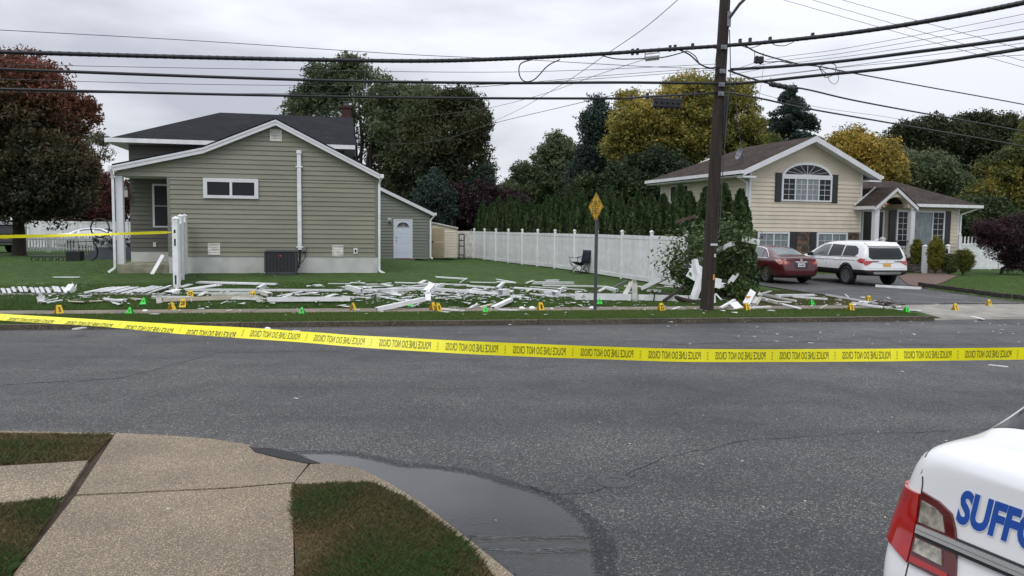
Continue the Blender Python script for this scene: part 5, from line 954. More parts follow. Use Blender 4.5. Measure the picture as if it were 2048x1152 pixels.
# pale fallen leaves on the left lawn
n_ = 700; x = nr.uniform(-22, -6, n_); y = nr.uniform(19, 36, n_); V = []
for i in range(n_):
    z = float(hz(x[i], y[i])) + .035; a = nr.random() * 6.28; s = nr.uniform(.02, .05); c_, s_ = math.cos(a) * s, math.sin(a) * s
    V += [(x[i] - c_, y[i] - s_, z), (x[i] + s_ * .6, y[i] - c_ * .6, z + .01), (x[i] + c_, y[i] + s_, z + .015), (x[i] - s_ * .6, y[i] + c_ * .6, z)]
o = npmesh('fallen_leaves', np.array(V), 4, mat('dry_pale_leaf', (.22, .20, .13), .8, .2), None); tag(o, 'pale dry leaves scattered over the left lawn', 'leaves', None, 'stuff')
# ================================================================ utility pole and wires
pb = gt(1413, 622); YP = pb.y
pole = empty('utility_pole', (pb.x, pb.y, pb.z), 0, 'weathered brown wooden utility pole leaning right on the grass verge', 'utility pole')
ptop = at(1450, 0, YP); dxp = (ptop - pb); tp = pb + dxp * 1.35
q = MB(); ax = (tp - pb); pts = [(ax * k) for k in (-.02, 0, .25, .5, .75, 1)]; q.tube(pts, [.175, .17, .155, .14, .128, .118], 18); q.build('shaft', M['wood'], pole, True)
def onp(py): k = (622 - py) / 622 / 1.35; return Vector(ax) * k
q = MB()
for py in (95, 142, 168, 186): p = onp(py); q.tube([p + Vector((-.02, -.22, 0)), p + Vector((0, .2, 0))], .025, 6); q.box(p.x - .07, p.x + .07, p.y - .19, p.y - .14, p.z - .05, p.z + .05)
q.build('cable_clamp', M['metal'], pole)
q = MB(); a = onp(38) + Vector((.1, -.12, 0)); b = Vector(at(1500, -12, YP - 1.2)) - Vector(pb); q.tube([a, a.lerp(b, .5) + Vector((0, 0, .05)), b, b + (b - a) * 1.2], .035, 8); q.box(a.x - .06, a.x + .03, a.y - .05, a.y + .05, a.z - .2, a.z + .15); q.build('lamp_arm', M['metal'], pole)
q = MB(); q.tube(spline([onp(60) + Vector((.12, -.12, 0)), onp(150) + Vector((.2, -.14, 0)), onp(250) + Vector((.17, -.14, 0)), onp(420) + Vector((.16, -.15, 0)), onp(470) + Vector((.16, -.14, 0))], 6), .012, 5); q.build('ground_wire', M['wire'], pole)
q = MB(); q.box(*sum(([c - d, c + d] for c, d in zip(onp(230) + Vector((.15, -.05, 0)), (.04, .05, .5))), [])); q.build('conduit', M['black'], pole)
for py, w_, h_, c_ in ((486, .17, .05, 'plate'), (508, .04, .08, 'plate'), (552, .035, .14, 'orange')):
    p = onp(py) + Vector((.05 if w_ > .1 else .09, -.155, 0)); q = MB(); q.box(p.x - w_ / 2, p.x + w_ / 2, p.y - .012, p.y + .012, p.z - h_ / 2, p.z + h_ / 2); q.build('pole_tag', M[c_], pole)
Yl = lambda px: YP - (1440 - px) * (YP - 16.3) / 1440
def dep(px, mode):
    if mode == 'L': return Yl(px) if px < 1440 else YP
    if mode == 'N': return YP - (px - 1440) / 608 * 6.0
    if mode == 'A': return YP + (px - 1440) / 608 * 9.0
    return YP
WG = 'cables and wires strung from the utility pole'
def cable(pix, r_, mode, label, name='utility_cable', mt='cable', n=8, lash=0):
    P_ = []
    for p in pix: px, py = p[:2]; Y = p[2] if len(p) > 2 else (dep(px, 'L') if (mode == 'LN' and px < 1440) else dep(px, 'N') if mode == 'LN' else dep(px, mode)); P_.append(at(px, py, Y))
    S_ = spline(P_, n); q = MB(); q.tube(S_, r_, 6)
    if lash:
        L_ = 0
        for a, b in zip(S_[:-1], S_[1:]):
            m_ = int((b - a).length / .25) + 1
            for i in range(m_): p = a.lerp(b, i / m_); d = (b - a).normalized(); q.tube([p, p + d * .05], r_ * 1.08, 6)
    o = q.build(name, M[mt], None, True); tag(o, label, 'cable' if r_ > .012 else 'wire', WG); return o
ext_ = lambda P: P
cable([(-500, 92), (0, 104), (450, 116), (820, 122), (1024, 117), (1200, 108), (1330, 99), (1440, 92), (1560, 82), (1700, 66), (1850, 43), (2048, 5), (2500, -100)], .046, 'LN', 'thickest black lashed cable bundle crossing highest on the pole', lash=1)
cable([(-500, 120), (0, 138), (400, 153), (700, 162), (1000, 166), (1250, 165), (1448, 167), (1500, 165), (1614, 153), (1800, 134), (2048, 97), (2500, 20)], .034, 'LN', 'second thick black cable, just below the lashed bundle, left to right')
cable([(-500, 165), (0, 178), (500, 190), (900, 196), (1245, 197)], .030, 'L', 'lowest thick black cable on the left, ending at the hanging splice box')
cable([(1245, 197), (1300, 193), (1380, 189), (1440, 185), (1461, 186), (1531, 199), (1614, 217), (1821, 253), (2048, 293), (2500, 380)], .024, 'A', 'black cable sloping down to the right past the cream house roof')
cable([(1462, 139), (1560, 133), (1668, 124), (1800, 108), (2048, 75), (2500, 5)], .036, 'N', 'thick black cable rising right from the middle of the pole')
cable([(1457, 141), (1500, 156), (1544, 168), (1614, 179), (1700, 199), (1821, 222), (2048, 263), (2500, 350)], .024, 'A', 'black cable with a long splice case sloping down to the right')
cable([(1490, 91), (1523, 108), (1597, 128), (1639, 133), (1700, 145), (1850, 173), (2048, 209), (2500, 295)], .019, 'A', 'upper black cable with coils sloping down to the right')
cable([(-500, 35), (0, 60), (400, 82), (800, 108), (1060, 120), (1290, 133), (1435, 138)], .007, 'L', 'thin grey wire starting highest at the left edge of the photo', 'overhead_wire', 'wire')
cable([(-500, 112), (0, 128), (500, 138), (1024, 144), (1435, 128)], .006, 'L', 'thin grey wire between the two upper thick cables', 'overhead_wire', 'wire')
cable([(-500, 140), (0, 158), (500, 170), (1000, 168), (1430, 140)], .006, 'L', 'thin grey wire just under the second thick cable', 'overhead_wire', 'wire')
cable([(-500, 176), (0, 184), (600, 187), (900, 178), (1200, 152), (1430, 135)], .006, 'L', 'thin grey wire rising gently to the pole above the roof', 'overhead_wire', 'wire')
cable([(1380, -25, 17), (1355, 0, 18), (1290, 55, 19), (1215, 107, 20), (1130, 165, 26), (1040, 218, 36), (972, 250, 50)], .008, 'L', 'thin wire dropping diagonally left from above into the tall tree', 'overhead_wire', 'wire')
cable([(1300, 115, YP), (1200, 148, 21), (1080, 190, 24), (965, 218, 27), (850, 232, 32)], .006, 'L', 'thin service wire running left from the pole towards the roof', 'overhead_wire', 'wire')
cable([(1262, 182, YP), (1120, 215, 23), (975, 250, 27), (880, 281, 31), (790, 288, 34), (712, 276, 35)], .008, 'L', 'drooping service wire reaching the mast on the charcoal roof', 'overhead_wire', 'wire')
for i, (pix, lab) in enumerate(((((1500, -20), (1568, 0), (1800, 66), (2048, 135), (2400, 235)), 'lowest of three thin wires descending right from the top'), (((1560, -25), (1626, 0), (1830, 60), (2048, 122), (2400, 220)), 'middle of three thin wires descending right from the top'), (((1620, -25), (1686, 0), (1860, 48), (2048, 99), (2400, 190)), 'upper of three thin wires descending right from the top'),
    (((1460, 143), (1540, 118), (1700, 95), (2048, 28), (2400, -50)), 'topmost thin wire rising right between the thick cables'), (((1460, 143), (1570, 121), (1700, 104), (2048, 43), (2400, -30)), 'second thin wire rising right between the thick cables'), (((1460, 150), (1590, 126), (1750, 105), (2048, 58), (2400, -5)), 'third thin wire rising right between the thick cables'),
    (((1470, 160), (1600, 145), (1800, 118), (2048, 86)), 'thin wire just under the thick cable on the right'), (((1480, 158), (1660, 137), (1850, 121), (2048, 110)), 'lowest thin wire rising right, nearly level'))):
    cable([(a, b, YP - (a - 1440) / 608 * 3.5 - i * .2) for a, b in pix], .005, 'N', lab, 'overhead_wire', 'wire')
cable([(1463, 165), (1530, 190), (1640, 215), (1760, 232), (1850, 247)], .005, 'A', 'thin wire sloping down behind the spliced cable', 'overhead_wire', 'wire')
cable([(1441, -20, YP - .3), (1437, 60, YP - .3), (1431, 120, YP - .25), (1425, 160, YP - .2)], .005, 'L', 'thin vertical wire hanging on the left side of the pole', 'overhead_wire', 'wire')
cable([(1467, 155, YP - .2), (1471, 190, YP - .2), (1476, 250, YP - .2), (1484, 300, YP - .2)], .007, 'L', 'thin vertical wire hanging right of the pole top', 'overhead_wire', 'wire')
cable([(1527, 122, YP), (1525, 150, YP), (1519, 190, YP), (1516, 220, YP)], .004, 'L', 'short thin wire dangling from the small black box', 'overhead_wire', 'wire')
cable([(1369, 441, YP - .3), (1360, 450, YP - .35), (1366, 465, YP - .3), (1376, 500, YP - .35), (1373, 540, YP - .3)], .009, 'L', 'loose pale wire hanging left of the pole in front of the hedge', 'overhead_wire', 'wire')
q = MB(); q.beam(at(1351, 444, YP - .1), at(1392, 432, YP - .1), .06, .07); o = q.build('splintered_stick', M['lumber']); tag(o, 'splintered brown stick lodged against the pole above the fence', 'stick')
def looped(pix, r_, label, Y=None): cable([(a, b, (Y or YP) - .12) for a, b in pix], r_, 'L', label, 'looped_cable')
looped([(1120, 119), (1095, 132), (1070, 158), (1050, 163), (1039, 150), (1041, 128), (1065, 119)], .014, 'teardrop loop of black cable hanging under the bundle, left of the pole', 17.9)
looped([(1200, 110), (1235, 118), (1290, 117), (1330, 114), (1375, 102)], .014, 'slack black cable feeding the silver splice box')
looped([(1360, 100), (1380, 110), (1400, 128), (1420, 136), (1440, 132)], .018, 'thick black cable curving down into the left of the pole')
looped([(1375, 102), (1390, 112), (1402, 130), (1428, 137)], .012, 'thinner cable curving down beside the thick one into the pole')
looped([(1425, 95), (1437, 100), (1441, 118), (1438, 140), (1430, 155)], .014, 'black cable bent down along the left face of the pole')
looped([(1540, 82), (1550, 90), (1570, 91), (1590, 82), (1600, 76)], .010, 'short drooping black loop right of the pole under the bundle')
looped([(1480, 90), (1500, 96), (1525, 88), (1540, 82)], .010, 'short black jumper just right of the pole at the bundle')
looped([(1637, 133), (1646, 148), (1652, 155), (1668, 148), (1672, 132), (1660, 127), (1640, 133), (1655, 147), (1680, 143)], .010, 'tangle of coiled black cable hanging right of the pole', YP + 2)
looped([(1655, 150), (1660, 163), (1670, 168), (1677, 158), (1674, 140)], .007, 'small thin loop hanging below the coiled cable', YP + 2)
looped([(1518, 122), (1540, 124), (1560, 123), (1585, 127)], .012, 'short cable joining the small black box to the upper cable')
def case(a, b, Y0, Y1, r_, label, name, mt, ribs=6, sq=0):
    a = at(*a, Y0); b = at(*b, Y1); t = empty(name, a, 0, label, 'splice box'); d = b - a; q = MB()
    if sq: q.beam((0, 0, 0), d, r_ * 2, r_ * 2)
    else: q.tube([(0, 0, 0), d], r_, 12)
    q.build('body', M[mt], t, bevel=.015)
    for i in range(ribs): p = d * ((i + .5) / ribs); q = MB(); q.tube([p - d.normalized() * .02, p + d.normalized() * .02], r_ * 1.12 if not sq else r_ * 1.35, 12 if not sq else 4); q.build('rib', M[mt], t)
    for p in (Vector(), d): q = MB(); q.tube([p, p + Vector((0, 0, r_ * 1.6 + .06))], .01, 5); q.build('hanger', M['metal'], t)
case((1306, 205), (1361, 208), YP - .1, YP - .1, .11, 'big black splice box hanging from the lowest cable left of the pole', 'splice_box', 'cable', 5, 1)
case((1290, 115), (1318, 112), YP - .3, YP - .3, .085, 'silver ribbed splice box hanging on the cable bundle', 'splice_box', 'chrome', 5)
case((1541, 168), (1586, 177), YP + 1.3, YP + 2, .065, 'long black splice case on the cable right of the pole', 'splice_box', 'cable', 4)
case((1509, 119), (1526, 121), YP - .1, YP - .1, .075, 'small square black splice box just right of the pole', 'splice_box', 'cable', 2, 1)
# cable clips along the bundle
for i, (px, py) in enumerate(((1265, 104), (1275, 103), (1340, 97), (1350, 96), (1385, 93), (1480, 84), (1500, 82), (1625, 72), (1540, 80), (1262, 196), (1295, 192), (1366, 189), (1392, 186))):
    p = at(px, py, YP - (.05)); q = MB(); q.box(p.x - .03, p.x + .03, p.y - .05, p.y + .05, p.z - .07, p.z + .07); o = q.build('cable_clip', M['black']); tag(o, ('small black clip on the lashed bundle ' if py < 110 else 'small black clip on the lowest cable ') + {1265: 'farthest left of the silver box', 1275: 'just left of the silver box', 1340: 'just right of the silver box', 1350: 'second right of the silver box', 1385: 'between silver box and pole', 1480: 'just right of the pole', 1500: 'second right of the pole', 1540: 'above the small square black box', 1625: 'farthest right of the pole', 1262: 'where the thick cable ends', 1295: 'at the left of the big black box', 1366: 'at the right of the big black box', 1392: 'between the big black box and pole'}[px], 'clip', 'cable clips near the pole')
# ================================================================ dead end sign
sb = gt(1190, 621); yS = sb.y; sgn = empty('road_sign', sb, 0, 'yellow diamond dead end sign on a grey channel post', 'sign')
zt = at(1190, 385, yS).z - sb.z; zm = at(1190, 443, yS).z - sb.z; hs = (zt - zm) / 2; zc = (zt + zm) / 2
q = MB(); q.box(-.028, .028, .0, .012, -.3, zt - hs * .2); q.box(-.04, -.028, -.022, .012, -.3, zt - hs * .2); q.box(.028, .04, -.022, .012, -.3, zt - hs * .2); q.build('post', M['galv'], sgn)
sa = math.acos(24 / 58.); pl_ = empty('sign_panel', (0, 0, 0))
bpy.data.objects.remove(pl_)
c_, s_ = math.cos(-sa), math.sin(-sa)
def rr2(P_): return [(x * c_ - y * s_, x * s_ + y * c_, z) for x, y, z in P_]
def dia(h_, y0): return rr2([(0, y0, zc - h_), (h_, y0, zc), (0, y0, zc + h_), (-h_, y0, zc)])
q = MB(); q.prism(dia(hs, -.035), dia(hs, -.03)); pn = q.build('panel', M['signy'], sgn)
q = MB(); o1, i1 = dia(hs * .95, -.037), dia(hs * .90, -.037); q.add(o1 + i1, [(k, (k + 1) % 4, 4 + (k + 1) % 4, 4 + k) for k in range(4)]); q.build('border', M['print'], pn)
axv = Vector((c_, s_, 0)); nrm = Vector(rr2([(0, -.0375, 0)])[0])
text_on('DEAD', .15, .40, nrm + Vector((0, 0, zc + .075)), axv, (0, 0, 1), M['print'], 'lettering', pn, .0); text_on('END', .15, .31, nrm + Vector((0, 0, zc - .10)), axv, (0, 0, 1), M['print'], 'lettering', pn, .0)
q = MB(); q.box(-.02, .02, -.045, -.037, zc - hs * .9, zc - hs * .7); q.build('bolt', M['metal'], sgn)
# ================================================================ folding chair
cb = gt(1158, 547); ch = empty('camping_chair', cb, R(-62), 'navy blue folding camping chair in front of the white fence', 'chair'); ch.scale = (1.12, 1.12, 1.12)
kx, hd, sz = .27, .25, .42
q = MB(); g_ = [[(x, y, sz - .10 * (1 - (x / kx) ** 2) * (1 - (y / hd) ** 2) + .04 * (-y / hd)) for x in np.linspace(-kx, kx, 7)] for y in np.linspace(-hd, hd, 7)]
def sheet(G_, th=.012):
    q = MB(); n0, n1 = len(G_), len(G_[0]); A = [p for r_ in G_ for p in r_]; B_ = [(p[0], p[1], p[2] - th) for p in A] if True else A; k = n0 * n1
    fs = [(i * n1 + j, i * n1 + j + 1, (i + 1) * n1 + j + 1, (i + 1) * n1 + j) for i in range(n0 - 1) for j in range(n1 - 1)]
    q.add(A + B_, fs + [tuple(k + i for i in f_[::-1]) for f_ in fs] + [(j, k + j, k + j + 1, j + 1) for j in range(n1 - 1)] + [((n0 - 1) * n1 + j, (n0 - 1) * n1 + j + 1, k + (n0 - 1) * n1 + j + 1, k + (n0 - 1) * n1 + j) for j in range(n1 - 1)]); return q
sheet(g_).build('seat', M['navy'], ch, True)
g_ = [[(x, hd + .10 * t + .03 * (1 - (x / kx) ** 2), sz - .02 + .50 * t) for x in np.linspace(-kx, kx, 5)] for t in np.linspace(0, 1, 5)]; q = sheet(g_, 0.0); q.v[25:] = [(a, b + .012, c) for a, b, c in q.v[25:]]; q.build('backrest', M['navy'], ch, True)
for s in (-1, 1):
    q = MB(); q.tube([(s * kx, -hd, .0), (s * kx, hd, sz)], .011, 6); q.tube([(s * kx, hd, 0), (s * kx, -hd, sz)], .011, 6); q.tube([(s * kx, hd, 0), (s * kx, hd + .11, sz + .5)], .011, 6); q.tube([(s * kx, -hd, sz), (s * kx, -hd, sz + .2)], .011, 6); q.build('leg', M['black'], ch)
    q = MB(); q.beam((s * (kx + .01), -hd - .05, sz + .21), (s * (kx + .01), 0, sz + .17), .06, .015); q.beam((s * (kx + .01), 0, sz + .17), (s * (kx + .01), hd + .05, sz + .24), .06, .015); q.build('armrest', M['navy'], ch)
for s in (-1, 1): q = MB(); q.tube([(-kx, s * hd, 0), (kx, s * hd, sz)], .010, 6); q.tube([(kx, s * hd, 0), (-kx, s * hd, sz)], .010, 6); q.build('cross_brace', M['black'], ch)
# ================================================================ left side: steps, wreath railing, black trellis
YS = 36.; zs_ = .40
a = at(150, 527, YS); b = at(236, 527, YS); stp = empty('concrete_steps', (a.x, a.y, zs_), R(12), 'blue grey concrete steps and landing at the left of the porch', 'steps'); wS = (b - a).length + .6; ztp = at(200, 495, YS).z - zs_
for i in range(4): q = MB(); q.box(i * .28, wS if i == 3 else wS, 0, 2.2, i * ztp / 4 - (.1 if i == 0 else 0), (i + 1) * ztp / 4); q.build('step', M['stepc'], stp)
vb = empty('dead_vine', (at(190, 500, YS + .5)), 0, 'dark tangled vine with round wreath growing over the stair railing', 'vine'); crown_mesh(vb, [(-.3, 0, .15, .75, .3, .42), (.5, 0, .2, .7, .3, .5), (1.3, .2, .1, .5, .3, .5)], 95, 26, .045, .16, leafmat('withered_vine', (.008, .008, .008), (.02, .02, .018), (.06, .05, .04)), 77, -.5, name='twigs')
q = MB(); wc = Vector(at(200, 456, YS + .3)) - Vector(vb.location); q.tube([wc + Vector((.42 * math.cos(t), 0, .42 * math.sin(t))) for t in np.linspace(0, 6.283, 25)], .035, 6); q.build('wreath', M['black'], vb)
q = MB(); z0 = -1.2
for i in range(7): x = -1.1 + i * .35; q.tube([(x, 0, -.5 + i * .07), (x, 0, .45)], .012, 5)
q.tube([(-1.2, 0, .35), (1.5, 0, .45)], .02, 5); q.build('railing', M['black'], vb)
p = gp(118, 525, .42); tr = empty('black_planter', (p.x, p.y, .42), R(10), 'black scrollwork planter box lying low on the lawn before the steps', 'planter')
q = MB(); q.box(.35, .95, -.25, .25, 0, .52); q.build('bin', M['black'], tr, bevel=.03); q = MB()
for i in range(5): q.tube([(-1. + i * .27 + .1 * math.cos(t), 0, .14 + .1 * math.sin(t)) for t in np.linspace(0, 6.283, 11)], .022, 5)
q.tube([(-1.15, 0, .02), (.3, 0, .02)], .03, 5); q.tube([(-1.15, 0, .27), (.3, 0, .27)], .03, 5); q.build('scrollwork', M['black'], tr)
q = MB(); q.tube(spline([(.9, 0, .1), (1.2, 0, .05), (1.5, 0, .25), (1.55, 0, .6), (1.4, 0, .9)], 5), .035, 6); q.build('hook', M['black'], tr)
o = flat('street', [gp(a, b, .42) for a, b in ((-1500, 545), (-300, 536), (60, 533), (260, 528), (260, 523), (0, 523), (-1500, 528))], .445, .05, M['asph'], kind='structure')
# ================================================================ vehicles
def paint(name, col, coat=.6, flake=0): return mat(name, col, .28, .02, 2, coat=coat, spec=.5)
M['pwhite'] = paint('white_car_paint', (.78, .79, .80)); M['pred'] = paint('dark_red_car_paint', (.080, .009, .014)); M['pblack'] = paint('black_car_paint', (.012, .013, .015))
M['tyre'] = mat('tyre_rubber', (.012, .012, .013), .8, .1); M['rimm'] = mat('alloy_rim', (.42, .43, .45), .3, .05, metal=.8); M['rimd'] = mat('dark_alloy', (.05, .05, .055), .4, .05, metal=.6)
M['carglass'] = mat('car_glass', (.010, .012, .013), .08, 0, spec=.45); M['carglassl'] = mat('car_glass_painted_reflection', (.10, .13, .13), .07, .1, 3, spec=.9); M['clad'] = mat('black_cladding', (.014, .014, .015), .6, .05)  # second car glass is a paler copy, reflections painted into its base colour
M['redlens'] = mat('red_lens', (.42, .008, .010), .08, .15, 9, spec=.8, coat=.5); M['dredlens'] = mat('dark_red_lens', (.09, .004, .008), .1, .05, spec=.8, coat=.5); M['clearlens'] = mat('clear_lens', (.40, .38, .32), .1, .45, 22, spec=.8, bump=.15, bscale=60); M['pink'] = mat('pale_pink_lens', (.62, .36, .28), .15, .3, 10, spec=.8)  # last lens is a pale pink tone for side lamps and lamp rings
M['blue'] = mat('blue_lettering', (.012, .075, .36), .4, .06, 12); M['outl'] = mat('lettering_outline', (.70, .76, .82), .4, .03); M['seam'] = mat('panel_seam', (.03, .03, .032), .7, 0)
def build_body(st, mats, arch, band=2, sub=2):
    """st: stations (x, w, zb, zm, zs, wt, z6, zt, cr[, dx list])"""
    V = []; F_ = []; MI = []
    for s in st:
        x, w_, zb, zm, zs, wt, z6, zt, cr = s[:9]; dx = s[9] if len(s) > 9 else [0] * 9
        half = [(0, zb), (w_ * .82, zb), (w_ * .965, zb + .10), (w_, zm), (w_ * .99, (zm + zs) / 2 + .04), (w_ * .945, zs), (wt, z6), (wt * .78, zt), (0, zt + cr)]
        ring = [(x + dx[i], y, z) for i, (y, z) in enumerate(half)] + [(x + dx[i], -half[i][0], half[i][1]) for i in range(7, 0, -1)]
        V += ring
    n = 16; k = len(st)
    for i in range(k - 1):
        for j in range(n):
            F_.append((i * n + j, i * n + (j + 1) % n, (i + 1) * n + (j + 1) % n, (i + 1) * n + j)); b = j if j < 8 else 15 - j; MI.append(1 if b < band else 0)
    for e_, base in ((0, 0), (1, (k - 1) * n)):
        for j in range(8):
            a, b = base + j, base + j + 1; c, d = base + (n - j - 1), base + (n - j) % n
            f_ = (a, b, c, d) if j not in (0, 7) else ((a, b, c) if j == 0 else (a, b, d))
            if e_ == 0: f_ = f_[::-1]
            F_.append(f_); MI.append(1 if j < band else 0)
    me = bpy.data.meshes.new('body'); me.from_pydata(V, [], F_); me.polygons.foreach_set('material_index', MI)
    for m_ in mats: me.materials.append(m_)
    bm = bmesh.new(); bm.from_mesh(me); bmesh.ops.recalc_face_normals(bm, faces=bm.faces); bm.to_mesh(me); bm.free()
    o = bpy.data.objects.new('body', me); COL.objects.link(o); s_ = o.modifiers.new('s', 'SUBSURF'); s_.levels = sub; s_.render_levels = sub
    dg = bpy.context.evaluated_depsgraph_get(); dg.update(); m0 = bpy.data.meshes.new_from_object(o.evaluated_get(dg)); o.modifiers.clear(); o.data = m0
    bm = bmesh.new(); bm.from_mesh(m0); bvh = BVHTree.FromBMesh(bm); bm.free()
    cut = []
    for (x, z, r_) in arch:
        for s in (-1, 1):
            q = MB(); q.lathe([(.0005, 0), (r_, 0), (r_, .42), (.0005, .42)], (x, s * .62, z), (0, s, 0), 36); c = q.build('cut', mats); c.data.polygons.foreach_set('material_index', [1] * len(c.data.polygons))
            bm = bmesh.new(); bm.from_mesh(c.data); bmesh.ops.remove_doubles(bm, verts=bm.verts, dist=.002); bmesh.ops.recalc_face_normals(bm, faces=bm.faces); bm.to_mesh(c.data); bm.free()
            b = o.modifiers.new('b', 'BOOLEAN'); b.object = c; b.operation = 'DIFFERENCE'; b.solver = 'EXACT'; cut.append(c)
    dg = bpy.context.evaluated_depsgraph_get(); dg.update(); m1 = bpy.data.meshes.new_from_object(o.evaluated_get(dg)); o.modifiers.clear(); o.data = m1
    for c in cut: bpy.data.objects.remove(c)
    m1.polygons.foreach_set('use_smooth', [True] * len(m1.polygons)); 
    try: m1.set_sharp_from_angle(angle=R(38))
    except Exception: pass
    return o, bvh
def project(bvh, P2, fs, o_, a, b, d, off=.006, mt=None, name='panel', parent=None, skirt=True, cutg=.07, smooth=True):
    a, b, d, o_ = Vector(a), Vector(b), Vector(d).normalized(), Vector(o_)
    bm = bmesh.new(); vs = [bm.verts.new((p[0], p[1], 0)) for p in P2]
    for f_ in (fs or [tuple(range(len(P2)))]):
        try: bm.faces.new([vs[i] for i in f_])
        except ValueError: pass
    if cutg:
        for ax in (0, 1):
            lo = min(p[ax] for p in P2); hi = max(p[ax] for p in P2); n_ = int((hi - lo) / cutg)
            for i in range(1, n_ + 1):
                co = [0, 0, 0]; co[ax] = lo + (hi - lo) * i / (n_ + 1); no = [0, 0, 0]; no[ax] = 1
                bmesh.ops.bisect_plane(bm, geom=bm.verts[:] + bm.edges[:] + bm.faces[:], plane_co=co, plane_no=no)
    bmesh.ops.triangulate(bm, faces=[f_ for f_ in bm.faces if len(f_.verts) > 4])
    nrm = {}
    for v in bm.verts:
        p = o_ + a * v.co.x + b * v.co.y - d * 4; h = bvh.ray_cast(p, d)
        if h[0] is None: h = bvh.find_nearest(o_ + a * v.co.x + b * v.co.y - d * (2.5 if abs(d.x) > .7 else 1.0))
        N_ = h[1]; N_ = N_ if N_.dot(d) < 0 else -N_; v.co = h[0] + N_ * off; nrm[v] = N_.copy()
    if skirt:
        ed = [e for e in bm.edges if e.is_boundary]; r_ = bmesh.ops.extrude_edge_only(bm, edges=ed); nv_ = [g for g in r_['geom'] if isinstance(g, bmesh.types.BMVert)]
        for v in nv_:
            for e in v.link_edges:
                w_ = e.other_vert(v)
                if w_ in nrm: v.co = w_.co - nrm[w_] * (off + .012); break
    bm.normal_update(); bmesh.ops.recalc_face_normals(bm, faces=bm.faces)
    me = bpy.data.meshes.new(name); bm.to_mesh(me); bm.free(); me.materials.append(mt)
    if smooth:
        me.polygons.foreach_set('use_smooth', [True] * len(me.polygons))
        try: me.set_sharp_from_angle(angle=R(50))
        except Exception: pass
    return link(name, me, parent)
DIRS = dict(left=((0, 0, 0), (1, 0, 0), (0, 0, 1), (0, -1, 0)), right=((0, 0, 0), (1, 0, 0), (0, 0, 1), (0, 1, 0)), rear=((0, 0, 0), (0, 1, 0), (0, 0, 1), (1, 0, 0)), top=((0, 0, 0), (1, 0, 0), (0, 1, 0), (0, 0, -1)), front=((0, 0, 0), (0, 1, 0), (0, 0, 1), (-1, 0, 0)))
def line_poly(P_, w_):
    P_ = [Vector((*p, 0)) for p in P_]; L_ = []; R_ = []
    for i, p in enumerate(P_):
        d = (P_[min(i + 1, len(P_) - 1)] - P_[max(i - 1, 0)]).normalized(); n_ = Vector((-d.y, d.x, 0)) * w_ / 2; L_.append((p + n_)[:2]); R_.append((p - n_)[:2])
    n = len(P_); return L_ + R_, [(i, i + 1, n + i + 1, n + i) for i in range(n - 1)]
def wheel(car, x, y, z, r_, w_, side, spokes=5, rm='rimm', style=0):
    q = MB(); ax = (0, side, 0); q.lathe([(r_ * .66, -w_ / 2), (r_ * .9, -w_ / 2), (r_, -w_ * .36), (r_, w_ * .36), (r_ * .93, w_ / 2), (r_ * .68, w_ / 2), (r_ * .66, w_ * .3), (r_ * .66, -w_ / 2)], (x, y, z), ax, 36); t = q.build('wheel', M['tyre'], car, True)
    q = MB(); q.lathe([(r_ * .68, w_ * .46), (r_ * .64, w_ * .47), (r_ * .61, w_ * .30), (r_ * .3, w_ * .16), (.001, w_ * .16)], (x, y, z), ax, 36); q.build('rim_dish', M['rimd'], t, True)
    q = MB(); c = Vector((x, y + side * w_ * .34, z)); q.lathe([(.001, w_ * .42), (r_ * .13, w_ * .40), (r_ * .16, w_ * .30)], (x, y, z), ax, 16); q.lathe([(r_ * .66, w_ * .485), (r_ * .60, w_ * .46), (r_ * .59, w_ * .38)], (x, y, z), ax, 36)
    for i in range(spokes):
        for dd in ((-.13, .13) if style else (0,)):
            a = 2 * math.pi * i / spokes + .3; u = Vector((math.cos(a), 0, math.sin(a))); v = Vector((math.cos(a + dd), 0, math.sin(a + dd))); q.beam(c + u * r_ * .10, c + v * r_ * .61 + Vector((0, side * w_ * .06, 0)), r_ * (.10 if style else .19), .03, up=(0, side, 0), w2=r_ * (.09 if style else .13))
    q.build('rim', M[rm], t)
def pose(car, local, world, heading):
    """turn the car so that its forward axis is heading and local point meets world x,y"""
    y = math.atan2(heading[1], heading[0]); car.rotation_euler.z = y; lv = Matrix.Rotation(y, 3, 'Z') @ Vector(local); car.location = (world[0] - lv.x, world[1] - lv.y, car.location.z)
